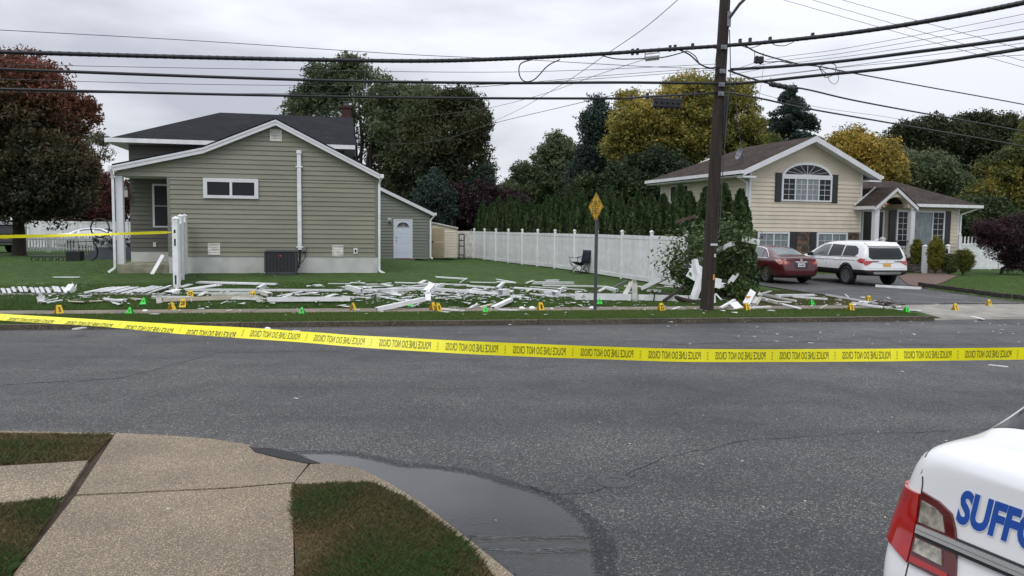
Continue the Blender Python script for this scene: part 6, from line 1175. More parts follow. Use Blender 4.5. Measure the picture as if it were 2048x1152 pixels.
# ---- red sedan
def sedan(name, label, pm_, dims=1., group=None):
    car = empty(name, (0, 0, .15), 0, label, 'car')
    fr = [.02, .0, -.02, -.03, .0, .02, .04, .05, .05]
    st = [(-2.42, .60, .34, .55, .84, .56, .95, .985, .0, [0, 0, -.02, -.03, .01, .03, .03, .03, .03]), (-2.39, .74, .28, .58, .86, .64, .98, 1.02, .01, [0, 0, -.02, -.03, .02, .05, .05, .05, .05]), (-2.22, .86, .23, .60, .90, .73, 1.02, 1.05, .015), (-1.95, .895, .21, .6, .93, .755, 1.03, 1.06, .02), (-1.72, .90, .2, .6, .94, .75, 1.04, 1.08, .02), (-1.25, .90, .19, .6, .94, .66, 1.24, 1.28, .03), (-.85, .90, .19, .6, .94, .61, 1.38, 1.41, .03), (-.2, .90, .19, .6, .93, .60, 1.415, 1.45, .03), (.35, .90, .19, .6, .92, .61, 1.36, 1.40, .03), (.8, .90, .19, .6, .92, .66, 1.20, 1.24, .03), (1.25, .90, .19, .6, .90, .74, .99, 1.02, .02), (1.9, .885, .2, .6, .84, .70, .88, .91, .02), (2.25, .82, .22, .55, .75, .64, .79, .82, .01), (2.42, .66, .28, .5, .66, .5, .70, .72, 0)]
    body, bvh = build_body(st, [pm_, M['clad']], [(-1.38, .33, .37), (1.40, .33, .37)], band=1); body.parent = car; body.name = 'body'
    pr = lambda d, P_, mt, nm, off=.006, fs=None, par=None, **k: project(bvh, P_, fs, *DIRS[d], off=off, mt=M[mt], name=nm, parent=par or car, **k)
    for s in ('left', 'right'):
        pr(s, [(-1.0, .985), (-.92, 1.27), (-.70, 1.335), (-.16, 1.37), (-.16, .975)], 'carglassl', 'side_window'); pr(s, [(-.10, .975), (-.10, 1.37), (.25, 1.34), (.60, 1.20), (.92, .985)], 'carglassl', 'side_window'); pr(s, [(-1.36, 1.03), (-1.06, 1.22), (-1.02, .99), (-1.28, .985)], 'carglassl', 'quarter_window')
        P_, f_ = line_poly([(-1.45, 1.0), (-1.30, 1.13), (-.98, 1.31), (-.7, 1.365), (-.1, 1.40), (.3, 1.37), (.65, 1.21), (1.0, .985)], .022); pr(s, P_, 'chrome', 'window_trim', .008, f_, cutg=.12)
        P_, f_ = line_poly([(-1.4, .975), (.95, .965)], .02); pr(s, P_, 'chrome', 'window_trim', .008, f_, cutg=.12)
        for l_ in ([(-.13, 1.0), (-.13, .6), (-.1, .28)], [(-.98, .98), (-1.02, .7), (-.9, .35), (-.1, .28), (.85, .28), (.98, .6), (.95, .96)]): P_, f_ = line_poly(l_, .012); pr(s, P_, 'seam', 'door_seam', .003, f_, skirt=False, cutg=.15)
        for x_ in (-.85, .08): pr(s, [(x_, .83), (x_ + .2, .83), (x_ + .2, .865), (x_, .865)], 'seam', 'door_handle', .02)
        y_ = .97 if s == 'left' else -.97; q = MB(); q.box(.62, .78, y_ - .09, y_ + .09, .96, 1.08); m_ = q.build('mirror', pm_, car, bevel=.03)
    pr('top', [(-1.72, -.60), (-1.72, .60), (-1.5, .57), (-1.02, .50), (-1.02, -.50), (-1.5, -.57)], 'carglassl', 'rear_window', .008); pr('top', [(.42, -.52), (.42, .52), (1.22, .66), (1.22, -.66)], 'carglass', 'windscreen')
    for s in (1, -1):
        o = Vector((-1.9, s * .5, 0)); d = Vector((.75, -s * .66, -.1)); a = Vector((-.66, -s * .75, 0)).normalized()
        pr('rear', [(s * .50, .76), (s * .50, .84), (s * .62, .91), (s * .74, .93), (s * .80, .86), (s * .80, .76), (s * .66, .74)], 'redlens', 'tail_light', .012); pr('left' if s > 0 else 'right', [(-1.88, .935), (-2.02, .87), (-2.20, .76), (-2.30, .76), (-2.30, .90), (-2.15, .955)], 'pink', 'tail_light', .012); pr('rear', [(s * .66 + .05 * math.cos(t), .83 + .05 * math.sin(t)) for t in np.linspace(0, 6.0, 12)], 'pink', 'lamp_ring', .018)
    pr('rear', [(-.25, .835), (.25, .835), (.25, .87), (-.25, .87)], 'chrome', 'chrome_strip', .025); pr('rear', [(.05 * math.cos(t), .93 + .045 * math.sin(t)) for t in np.linspace(0, 5.9, 12)], 'chrome', 'emblem', .018, cutg=0); P_ = [(-.28, .60), (.28, .60), (.31, .80), (-.31, .80)]; pr('rear', P_, 'seam', 'plate_recess', .002, skirt=False)
    o = pr('rear', [(-.155, .66), (.155, .66), (.155, .80), (-.155, .80)], 'plate', 'licence_plate', .02, cutg=0)
    for x_ in (-.10, -.06, .0, .035, .07, .105): q = MB(); c = Vector((min(v.co.x for v in o.data.vertices) - .004, -x_, .73)); q.box(c.x, c.x + .003, c.y - .010, c.y + .010, c.z - .028, c.z + .028); q.build('plate_mark', M['print'], o)
    P_, f_ = line_poly([(-.62, 1.0), (-.60, .78), (-.42, .60), (.42, .60), (.60, .78), (.62, 1.0)], .012); pr('rear', P_, 'seam', 'boot_seam', .003, f_, skirt=False)
    for s in (-1, 1): pr('front', [(s * .45, .62), (s * .75, .64), (s * .78, .78), (s * .5, .74)], 'clearlens', 'headlight', .01)
    pr('front', [(-.35, .45), (.35, .45), (.4, .65), (-.4, .65)], 'clad', 'grille', .008)
    for x in (-1.38, 1.40):
        for s in (-1, 1): wheel(car, x, s * .79, .33, .33, .21, s, 6)
    return car
rc = sedan('parked_car', 'dark red sedan parked facing away beside the narrow evergreen', M['pred'])
pR_ = gp(1632, 560, .15); pose(rc, (-2.3, -.86, 0), gp(1640, 568, .15), (math.sin(R(-15)), math.cos(R(-15)))); rc.scale = (.97, .97, .97)
# ---- white suv
def suv(label, pm_, detail=True):
    car = empty('parked_suv', (0, 0, .15), 0, label, 'suv')
    st = [(-2.50, .74, .46, .60, .92, .74, 1.02, 1.06, .0, [.04, 0, -.02, -.02, .03, .05, .06, .06, .06]), (-2.46, .90, .40, .60, .98, .80, 1.12, 1.16, .01, [.04, 0, -.02, -.02, .03, .05, .06, .06, .06]), (-2.34, .985, 0.40, .60, 1.08, .84, 1.30, 1.34, .02), (-2.24, 1.0, 0.39, .60, 1.10, .80, 1.50, 1.55, .02), (-2.12, 1.0, 0.38, .60, 1.12, .755, 1.65, 1.70, .03), (-1.7, 1.0, 0.37, .60, 1.12, .75, 1.69, 1.735, .035), (-.8, 1.0, 0.36, .60, 1.10, .75, 1.70, 1.75, .035), (.2, 1.0, 0.36, .60, 1.09, .75, 1.67, 1.715, .035), (.65, 1.0, 0.36, .60, 1.08, .77, 1.54, 1.59, .03), (1.05, 1.0, 0.36, .60, 1.07, .81, 1.34, 1.38, .03), (1.4, 1.0, 0.36, .60, 1.06, .86, 1.14, 1.18, .03), (2.05, .97, 0.38, .60, .98, .83, 1.05, 1.08, .02), (2.38, .88, 0.42, .60, .88, .74, .94, .97, .01), (2.48, .72, .42, .60, .8, .6, .84, .87, 0)]
    body, bvh = build_body(st, [pm_, M['clad']], [(-1.42, .38, .44), (1.42, .38, .44)], band=3); body.parent = car; body.name = 'body'
    pr = lambda d, P_, mt, nm, off=.006, fs=None, par=None, **k: project(bvh, P_, fs, *DIRS[d], off=off, mt=M[mt], name=nm, parent=par or car, **k)
    for s in ('left', 'right'):
        pr(s, [(-2.0, 1.26), (-1.86, 1.15), (-1.08, 1.14), (-1.12, 1.56), (-1.7, 1.55), (-1.92, 1.45)], 'carglass', 'side_window'); pr(s, [(-1.02, 1.14), (-1.04, 1.57), (-.22, 1.60), (-.18, 1.13)], 'carglass', 'side_window'); pr(s, [(-.12, 1.13), (-.14, 1.60), (.32, 1.57), (.72, 1.36), (1.08, 1.14)], 'carglassl', 'side_window')
        P_, f_ = line_poly([(-2.0, 1.12), (1.1, 1.105)], .02); pr(s, P_, 'seam', 'window_trim', .008, f_, cutg=.12)
        P_, f_ = line_poly([(-1.95, .985), (2.2, .95)], .02); pr(s, P_, 'seam', 'crease_shade_line', .001, f_, skirt=False, cutg=.12)  # dark line painted along the flank for the shade of a crease
        for l_ in ([(-.15, 1.1), (-.15, .6), (-.12, .42)], [(-1.06, 1.12), (-1.02, .85), (-.88, .42), (-.1, .42), (.9, .42), (1.0, .75), (1.02, 1.1)]): P_, f_ = line_poly(l_, .011); pr(s, P_, 'seam', 'door_seam', .002, f_, skirt=False, cutg=.15)
        for x_ in (-.9, .05): pr(s, [(x_, .97), (x_ + .2, .97), (x_ + .2, 1.0), (x_, 1.0)], 'pwhite', 'door_handle', .03)
        y_ = 1.06 if s == 'left' else -1.06; q = MB(); q.box(.78, .95, y_ - .1, y_ + .1, 1.08, 1.24); q.build('mirror', M['black'], car, bevel=.04)
        ws = .93 if s == 'left' else -.93; pr(s, [(-2.02, .99), (-2.15, .94), (-2.35, .88), (-2.39, .90), (-2.38, 1.06), (-2.2, 1.08)], 'redlens', 'tail_light', .014)
        for x0 in (-1.42, 1.42):
            P_, f_ = line_poly([(x0 + .46 * math.cos(t), .40 + .46 * math.sin(t)) for t in np.linspace(0, math.pi, 15)], .055); pr(s, P_, 'clad', 'arch_trim', .010, f_, cutg=0)
    pr('rear', [(-.74, 1.12), (-.60, 1.04), (.60, 1.04), (.74, 1.12), (.66, 1.48), (-.66, 1.48)], 'carglass', 'rear_window', .010); q = MB(); q.beam((-2.37, .1, 1.13), (-2.33, -.45, 1.15), .02, .02); q.build('wiper', M['black'], car)
    q = MB(); A_ = [(-2.30, .66, 1.58), (-2.30, -.66, 1.58), (-2.0, -.70, 1.715), (-2.0, .70, 1.715)]; q.prism([(a, b, c - .05) for a, b, c in A_], A_); q.build('spoiler', pm_, car, bevel=.02)
    for s in (1, -1):
        pr('rear', [(s * .60, .93), (s * .62, .98), (s * .86, .985), (s * .92, .90), (s * .90, .82), (s * .84, .80)], 'redlens', 'tail_light', .014); pr('rear', [(s * .32, .945), (s * .33, .975), (s * .64, .98), (s * .66, .93)], 'dredlens', 'tail_light', .014)
        pr('rear', [(s * .70, .55), (s * .82, .56), (s * .82, .60), (s * .70, .59)], 'dredlens', 'reflector', .01)
        pr('front', [(s * .5, .76), (s * .8, .78), (s * .8, .88), (s * .5, .84)], 'clearlens', 'headlight', .01)
    pr('rear', [(-.32, .90), (.32, .90), (.32, .93), (-.32, .93)], 'chrome', 'chrome_strip', .016); pr('rear', [(-.16, .76), (.16, .76), (.16, .89), (-.16, .89)], 'platey', 'licence_plate', .018, cutg=0); pr('rear', [(.045 * math.cos(t), .985 + .038 * math.sin(t)) for t in np.linspace(0, 5.9, 12)], 'chrome', 'emblem', .012, cutg=0)
    pr('rear', [(-.52, .47), (.52, .47), (.62, .53), (.5, .56), (-.5, .56), (-.62, .53)], 'chrome', 'skid_plate', .02); pr('front', [(-.4, .5), (.4, .5), (.45, .85), (-.45, .85)], 'clad', 'grille', .01)
    P_, f_ = line_poly([(-.80, 1.10), (-.90, .80), (-.78, .68), (.78, .68), (.90, .80), (.80, 1.10)], .011); pr('rear', P_, 'seam', 'hatch_seam', .002, f_, skirt=False)
    pr('top', [(.35, -.62), (.35, .62), (1.36, .78), (1.36, -.78)], 'carglass', 'windscreen'); q = MB(); q.prism([(-1.9, -.02, 1.76), (-1.7, -.03, 1.76), (-1.7, .03, 1.76), (-1.9, .02, 1.76)], [(-1.93, -.008, 1.84), (-1.85, -.01, 1.84), (-1.85, .01, 1.84), (-1.93, .008, 1.84)]); q.build('roof_fin', pm_, car)
    for x in (-1.42, 1.42):
        for s in (-1, 1): wheel(car, x, s * .87, .38, .38, .25, s, 8 if detail else 5, style=1)
    return car
sv = suv('white suv with black lower trim parked on the driveway before the brick steps', M['pwhite'])
pose(sv, (-2.35, -.95, 0), gp(1816, 572, .15), (math.sin(R(-13)), math.cos(R(-13)))); sv.scale = (.96, .98, .935)
# far left: white car behind the picket fence, black suv at the frame edge
wc_ = sedan('parked_car', 'white car parked behind the low picket fence on the left', M['pwhite']); p = at(200, 495, 50.5); wc_.location = (p.x, p.y, .43); wc_.rotation_euler.z = R(8)
bs = suv('black suv cut off by the left edge of the photo near the maple', M['pblack'], False); bs.location.z = .43; pose(bs, (-2.45, -.9, 0), gp(44, 505, .45), (math.sin(R(-62)), math.cos(R(-62)))); 
# ---- police car
pc = empty('police_car', (0, 0, 0), 0, 'white police sedan with blue rear lettering at the lower right corner', 'police car')
st = [(-2.575, .78, .36, .58, .88, .72, 1.10, 1.135, .0, [.05, 0, -.05, -.06, .0, .02, .03, .03, .03]), (-2.56, .87, .31, .60, .91, .78, 1.14, 1.18, .005, [.05, 0, -.05, -.06, .0, .02, .04, .04, .03]), (-2.50, .92, .27, .62, .96, .82, 1.175, 1.215, .01, [.05, .0, -.04, -.05, .0, .01, .02, .02, .02]), (-2.32, .95, .25, .64, 1.0, .83, 1.19, 1.235, .015), (-2.06, .962, .24, .65, 1.04, .82, 1.21, 1.25, .02), (-1.82, .965, .23, .65, 1.06, .79, 1.40, 1.43, .025), (-1.40, .965, .22, .65, 1.05, .72, 1.52, 1.55, .03), (-.95, .965, .22, .65, 1.03, .67, 1.57, 1.60, .03), (-.3, .965, .22, .65, 1.0, .65, 1.57, 1.60, .03), (.35, .965, .22, .65, 1.0, .65, 1.49, 1.53, .03), (.85, .965, .22, .65, .99, .70, 1.33, 1.37, .03), (1.35, .965, .22, .65, .97, .78, 1.10, 1.14, .02), (2.05, .94, .24, .62, .90, .76, .99, 1.02, .02), (2.42, .86, .27, .58, .82, .68, .87, .90, .01), (2.57, .68, .32, .52, .72, .52, .77, .79, 0)]
body, bvh = build_body(st, [M['pwhite'], M['clad']], [(-1.46, .35, .40), (1.44, .35, .40)], band=1, sub=3); body.parent = pc; body.name = 'body'
pr = lambda d, P_, mt, nm, off=.006, fs=None, par=None, **k: project(bvh, P_, fs, *DIRS[d], off=off, mt=M[mt], name=nm, parent=par or pc, **k)
for s in ('left', 'right'):
    pr(s, [(-1.05, 1.05), (-.95, 1.34), (-.7, 1.41), (-.12, 1.45), (-.12, 1.04)], 'carglass', 'side_window'); pr(s, [(-.05, 1.04), (-.05, 1.45), (.35, 1.42), (.7, 1.28), (1.1, 1.05)], 'carglass', 'side_window')
    for l_ in ([(-.08, 1.04), (-.08, .35)], [(-1.05, 1.05), (-1.05, .75), (-.95, .35), (.95, .35), (1.1, .7), (1.1, 1.05)]): P_, f_ = line_poly(l_, .008); pr(s, P_, 'seam', 'door_seam', .002, f_, skirt=False, cutg=.15)
    y_ = 1.04 if s == 'left' else -1.04; q = MB(); q.box(.75, .93, y_ - .1, y_ + .1, 1.02, 1.15); q.build('mirror', M['pwhite'], pc, bevel=.03)
    for x_ in (-.95, .05): pr(s, [(x_, .86), (x_ + .2, .86), (x_ + .2, .9), (x_, .9)], 'pwhite', 'door_handle', .03)
pr('top', [(-2.10, -.755), (-2.10, .755), (-1.9, .73), (-1.38, .62), (-1.38, -.62), (-1.9, -.73)], 'carglass', 'rear_window', .004, cutg=.05); pr('top', [(.45, -.56), (.45, .56), (1.30, .70), (1.30, -.70)], 'carglass', 'windscreen')
for s in (1, -1):
    a = .715 * s; e_ = lambda x: s * x
    ol = pr('left' if s > 0 else 'right', [(-2.49, .765), (-2.42, .80), (-2.35, .86), (-2.30, .95), (-2.36, .985), (-2.49, .99)], 'redlens', 'tail_light', .016, cutg=.03)
    pr('rear', [(e_(.735), .69), (e_(.735), .985), (e_(.79), .985), (e_(.89), .99), (e_(.905), .97), (e_(.905), .765), (e_(.85), .735)], 'redlens', 'tail_light', .016, cutg=.03)
    L2_ = pr('rear', [(e_(.728), .69), (e_(.728), 1.0), (e_(.64), .985), (e_(.575), .955), (e_(.55), .90), (e_(.535), .84), (e_(.505), .71), (e_(.52), .685)], 'dredlens', 'tail_light', .014, cutg=.03)
    pr('rear', [(e_(.715), .87), (e_(.715), .965), (e_(.65), .955), (e_(.61), .935), (e_(.59), .87)], 'clearlens', 'reversing_lamp', .021, par=L2_, cutg=.03); pr('rear', [(e_(.715), .745), (e_(.715), .80), (e_(.59), .80), (e_(.57), .74)], 'clearlens', 'reversing_lamp', .021, par=L2_, cutg=.03); pr('rear', [(e_(.72), .700), (e_(.72), .725), (e_(.54), .72), (e_(.53), .70)], 'redlens', 'reflector_strip', .020, par=L2_, cutg=.03)
for z0, z1, m_, of in ((.822, .858, 'chrome', .026), (.858, .866, 'black', .014), (.806, .821, 'black', .018), (.838, .841, 'metal', .028)): pr('rear', [(-.72, z0), (.72, z0), (.72, z1), (-.72, z1)], m_, 'chrome_strip', of, cutg=.04)
P_, f_ = line_poly([(-2.44, .80), (-2.30, .80), (-1.8, .795)], .008)
P_, f_ = line_poly([(.735, .55), (.735, 1.03), (.74, 1.06)], .007); pr('rear', P_, 'seam', 'boot_seam', .002, f_, skirt=False, cutg=.02)
P_, f_ = line_poly([(-2.53, .75), (-2.35, .79), (-2.08, .775)], .007); pr('top', P_, 'seam', 'boot_seam', .002, f_, skirt=False, cutg=.03); P_, f_ = line_poly([(-2.53, -.75), (-2.35, -.79), (-2.08, -.775)], .007); pr('top', P_, 'seam', 'boot_seam', .002, f_, skirt=False, cutg=.03)
P_, f_ = line_poly([(-.74, .60), (.74, .60)], .007); pr('rear', P_, 'seam', 'boot_seam', .002, f_, skirt=False, cutg=.04)
for wd, m_, of, bo in (('SUFFOLK', 'outl', .0035, .07), ('SUFFOLK', 'blue', .005, .045)):
    V_, F2 = text2d(wd, 1, bo, .22, 4); hh = .145; ws = .51 / (text2d(wd, 1, .045, .22, 4)[0][:, 0].max()); hs_ = hh / text2d(wd, 1, .045, .22, 4)[0][:, 1].max(); d_ = (bo - .045)
    PT = [(.555 - (p[0] - d_) * ws, .925 + (p[1] - d_) * hs_) for p in V_]; pr('rear', PT, m_, 'lettering', of, F2, skirt=False, cutg=0, smooth=False)
pr('rear', [(.62, .50), (.44, .50), (.44, .545), (.62, .545)], 'print', 'badge', .006)
pr('rear', [(-.16, .62), (.16, .62), (.16, .76), (-.16, .76)], 'plate', 'licence_plate', .012, cutg=0)
for x in (-1.46, 1.44):
    for s in (-1, 1): wheel(pc, x, s * .84, .35, .35, .24, s, 5, 'rimd')
hd_ = Vector((.93, .37, 0)).normalized(); cp = gp(1788, 1035, .84); pose(pc, (-2.555, .86, 0), cp, hd_)
# ================================================================ police tape
tp_ = [(-1500, 545, 9), (-900, 572, 9), (-500, 596, 9), (-260, 612, 9), (-120, 621, 8), (0, 633.8, 7.7), (200, 646, 10.5), (350, 657.5, 14), (500, 666.5, 19), (640, 676.5, 20), (700, 681.5, 20), (850, 690.5, 23.5), (1000, 698, 26.6), (1200, 705.5, 26.6), (1400, 711, 26.6), (1700, 710.5, 25.4), (2048, 707, 25.2), (2250, 703, 25), (2700, 692, 25), (3300, 670, 25)]
tdep = lambda px: 4.75 + .35 * max(0, (1000 - px) / 1000) ** 1.5 + .25 * max(0, (px - 1400) / 650)
ctr = spline([at(a, b, tdep(a)) for a, b, c in tp_], 14); hpx = [c for a, b, c in tp_]; hs2 = []
for i in range(len(tp_) - 1):
    for j in range(14): hs2.append(hpx[i] + (hpx[i + 1] - hpx[i]) * j / 14)
hs2.append(hpx[-1]); TW = .078; Lc = [0.]
for a, b in zip(ctr[:-1], ctr[1:]): Lc.append(Lc[-1] + (b - a).length)
wv_ = []; nv_ = []
for i, p in enumerate(ctr):
    d = (ctr[min(i + 1, len(ctr) - 1)] - ctr[max(i - 1, 0)]).normalized(); full = TW * FPX / p.y; cosv = min(1, hs2[i] / full); tau = math.acos(cosv); h_ = Vector((0, 0, 1)); h_ = (h_ - d * h_.dot(d)).normalized(); n_ = d.cross(h_).normalized()
    if n_.y > 0: n_ = -n_
    wq = h_ * math.cos(tau) - n_ * math.sin(tau) * .9; wq = (wq + n_ * .02 * math.sin(i * .35)).normalized(); wv_.append(wq); nn = d.cross(wq); nv_.append(-nn.normalized() if nn.y > 0 else nn.normalized())
def tape_pt(s, t, off):
    i = int(np.clip(np.searchsorted(Lc, s) - 1, 0, len(Lc) - 2)); k = (s - Lc[i]) / (Lc[i + 1] - Lc[i]); p = ctr[i].lerp(ctr[i + 1], k); w_ = wv_[i].lerp(wv_[i + 1], k); n_ = nv_[i].lerp(nv_[i + 1], k); return p + w_ * (t * TW) + n_ * (off + .004 * math.sin(s * 5) * t)
tpo = empty('police_tape', (0, 0, 0), 0, 'yellow police line tape stretched across the whole foreground, its print reversed', 'police tape')
q = MB(); NS = int(Lc[-1] / .05); rows = [-.5, -.25, 0, .25, .5]; vs = [tape_pt(Lc[-1] * i / NS, t, .0) for i in range(NS + 1) for t in rows]; vs2 = [v - Vector((0, -.0004, 0)) for v in vs]; nR = 5
fs = [(i * nR + j, (i + 1) * nR + j, (i + 1) * nR + j + 1, i * nR + j + 1) for i in range(NS) for j in range(nR - 1)]; q.add(vs, fs); q.build('ribbon', M['tape'], tpo, True)
V0, F0 = text2d('POLICE LINE DO NOT CROSS', 1, .012, 0, 2); V0 = V0 / V0.max(0); per = .405; s0_ = Lc[0]; iL = None
sx = lambda px: min(range(len(ctr)), key=lambda i: abs((ctr[i] - EYE).dot(CR) / (ctr[i] - EYE).dot(_f) * FPX + 1024 - px))
ref = Lc[sx(1025)]; k0 = -int(ref / per) - 1
for k in range(k0, k0 + int(Lc[-1] / per) + 3):
    st_ = ref + k * per
    if st_ < 0 or st_ + .32 > Lc[-1]: continue
    px_ = ((tape_pt(st_, 0, 0) - EYE).dot(CR) / (tape_pt(st_, 0, 0) - EYE).dot(_f)) * FPX + 1024
    dz = 0 if px_ > 420 else -.28; mm = 'tapep' if px_ > 420 else 'print'
    q = MB(); q.add([tape_pt(st_ + (1 - v[0]) * .315, max(-.49, (v[1] - .5) * .60 + dz), .0012) for v in V0], F0); q.build('lettering', M[mm], tpo)
    q = MB()
    for j in range(5): a0 = st_ + .352; q.add([tape_pt(a0 + (.006 if j % 2 else -.001), -.3 + j * .13, .0012), tape_pt(a0 + .011, -.3 + j * .13, .0012), tape_pt(a0 + .009, -.26 + j * .13, .0012), tape_pt(a0 + .003, -.25 + j * .13, .0012)], [(0, 1, 2, 3)])
    q.build('printed_mark', M[mm], tpo)
# second tape, tied to the first standing post
a = pp[0] + Vector((-.08, -.05, 0)); pe = at(344, 464.5, a.y)
t2p = spline([at(-500, 482, 15.), at(-200, 478, 16.5), at(0, 473.5, 18.), at(120, 471, 19.2), at(240, 467.5, 20.2), pe], 10); q = MB(); vs = []
for i, p in enumerate(t2p): k = i / (len(t2p) - 1); a_ = .35 + .5 * math.sin(k * 11); w_ = Vector((0, math.sin(a_), math.cos(a_))) * .037 * (1 if k < .97 else .5); vs += [p + w_, p - w_]
q.add(vs, [(2 * i, 2 * i + 1, 2 * i + 3, 2 * i + 2) for i in range(len(t2p) - 1)]); o = q.build('police_tape', M['tape'], None, True); tag(o, 'thin yellow police tape tied to the first standing white post on the left', 'police tape')
# ================================================================ evidence markers
def marker(px, py, label, col, num=None, yaw=0, h=.19, w_=.15, tri=False):
    p = gt(px, py); rz = R(yaw); t = empty('evidence_marker', p, rz, label, 'evidence marker', 'numbered evidence markers'); mt = M['yellow'] if col == 'y' else M['green']; d = .075
    for s in (-1, 1):
        q = MB(); w1 = w_ * (.12 if tri else .62)
        for (za, wa, zb_, wb) in (((0, w_, .05, w_ * .95), (.05, w_ * .95, h, w1)) if not tri else ((0, w_, h, w1),)):
            ya = s * d * (1 - za / h); yb = s * d * (1 - zb_ / h); q.prism([(-wa / 2, ya, za), (wa / 2, ya, za), (wb / 2, yb, zb_), (-wb / 2, yb, zb_)], [(-wa / 2, ya + .004, za), (wa / 2, ya + .004, za), (wb / 2, yb + .004, zb_), (-wb / 2, yb + .004, zb_)])
        pn = q.build('panel', mt, t)
        if num:
            th = math.atan2(d, h); up = Vector((0, -s * math.sin(th), math.cos(th))); ax_ = Vector((-s, 0, 0)); c = Vector((0, s * d * .5 + s * .007, h * .5)); text_on(num, h * (.42 if tri else .56), (.045 if tri else .05) * len(num), c, ax_, up, M['print'] if col == 'y' else M['greenp'], 'digit', pn, .03)
MK = [(118, 628, 'yellow evidence marker on the sidewalk nearest the left edge', 'y', '5', 50), (344, 621, 'thin looking yellow marker seen edge on, left of marker 28', 'y', None, 82), (367, 615, 'yellow evidence marker 28 in front of the long beige rail', 'y', '28', 0), (381, 596, 'yellow evidence marker 27 among the planks by the standing posts', 'y', '27', 15),
 (506, 597, 'yellow evidence marker 14 at the left of the split box beam', 'y', '14', 10), (706, 622, 'yellow marker seen edge on, right of the long white beam', 'y', None, 80), (866, 621, 'larger of two neighbouring yellow markers below the shattered post', 'y', '6', 60), (876, 623, 'smaller of two neighbouring yellow markers below the shattered post', 'y', '8', 50),
 (1081, 621, 'small yellow marker on the sidewalk left of the dead end sign', 'y', '1', 30), (1322, 622, 'yellow marker on the sidewalk left of the utility pole', 'y', '22', 25), (1493, 621, 'yellow marker in front of the board with the orange sticker', 'y', '2', 30), (1701, 622, 'yellow marker at the left end of the last white rail', 'y', '3', 25),
 (1737, 605, 'yellow evidence marker 21 behind the rail at the driveway edge', 'y', '21', 20), (1910, 622, 'yellow marker standing on the concrete driveway apron', 'y', '2', 25), (1977, 613, 'yellow marker on the asphalt driveway below the block edging', 'y', '9', 30),
 (288, 609, 'green triangular marker among small scraps left of marker 28', 'g', '4', 0), (260, 628, 'leftmost green triangular marker, on the sidewalk', 'g', '3', 0), (604, 628, 'green triangular marker on the sidewalk below the long white beam', 'g', '1', 0), (822, 612, 'green triangular marker behind the slanting white beam', 'g', '4', 0), (971, 625, 'green triangular marker below the torn beige panel', 'g', '4', 0), (1199, 608, 'green triangular marker just right of the sign post', 'g', '8', 0), (1623, 610, 'green triangular marker in the grass wedge right of the wreckage', 'g', '4', 20), (1812, 625, 'rightmost green triangular marker, at the verge end', 'g', '4', 20)]
for m_ in MK: marker(*m_[:5], yaw=m_[5], tri=m_[3] == 'g', h=.20 if m_[3] == 'y' else .16, w_=.16)
# ================================================================ wreckage: every larger piece on its own
def piece(p0, p1, w_, h_, label, z0=None, z1=None, name='vinyl_plank', mt='white', torn=0, flatroll=0, cat='debris', hollow=False, lift=.03):
    a = gt(*p0); b = gt(*p1)
    if z0 is not None: Ya = a.y if z0 < .35 else b.y; a = at(*p0, (gt(p0[0], p0[1]).y if z0 < .05 else pY))
    a = Vector(a); b = Vector(b); return _piece(a, b, w_, h_, label, name, mt, torn, cat, hollow, lift)
def _piece(a, b, w_, h_, label, name='vinyl_plank', mt='white', torn=0, cat='debris', hollow=False, lift=.03, roll=None):
    a = a + Vector((0, 0, h_ / 2 + lift)); b = b + Vector((0, 0, h_ / 2 + lift)); c = (a + b) / 2; up = Vector((rnd.uniform(-.12, .12), rnd.uniform(-.12, .12), 1)) if roll is None else Vector(roll); q = MB(); t = .012
    A, B_ = a - c, b - c; d = (B_ - A).normalized(); x = d.cross(up).normalized(); y = x.cross(d)
    def plank(o_, ww, hh, e0=0, e1=0):
        q.beam(A + o_ + d * e0, B_ + o_ - d * e1, ww, hh, up=up)
    if hollow and min(w_, h_) > .05:
        for o_, ww, hh in ((y * (h_ / 2 - t / 2), w_, t), (-y * (h_ / 2 - t / 2), w_, t), (x * (w_ / 2 - t / 2), t, h_ - 2 * t), (-x * (w_ / 2 - t / 2), t, h_ - 2 * t)): plank(o_, ww, hh, rnd.uniform(0, .06) * torn, rnd.uniform(0, .06) * torn)
    else: plank(Vector(), w_, h_)
    for e, s in ((A, -1), (B_, 1)):
        for k in range(int(torn * 3)):
            o_ = x * rnd.uniform(-.45, .45) * w_ + y * rnd.uniform(-.4, .4) * h_; L_ = rnd.uniform(.05, .16); k0 = e + o_; q.add([k0 - x * .03, k0 + x * .03, k0 + d * s * L_ + x * rnd.uniform(-.04, .04) + y * rnd.uniform(-.02, .05), k0 - x * .03 - y * .006, k0 + x * .03 - y * .006], [(0, 1, 2), (4, 3, 2), (0, 3, 4, 1)])
    o = q.build(name, M[mt], None); o.location = c; tag(o, label, cat, 'broken white fence pieces'); return o
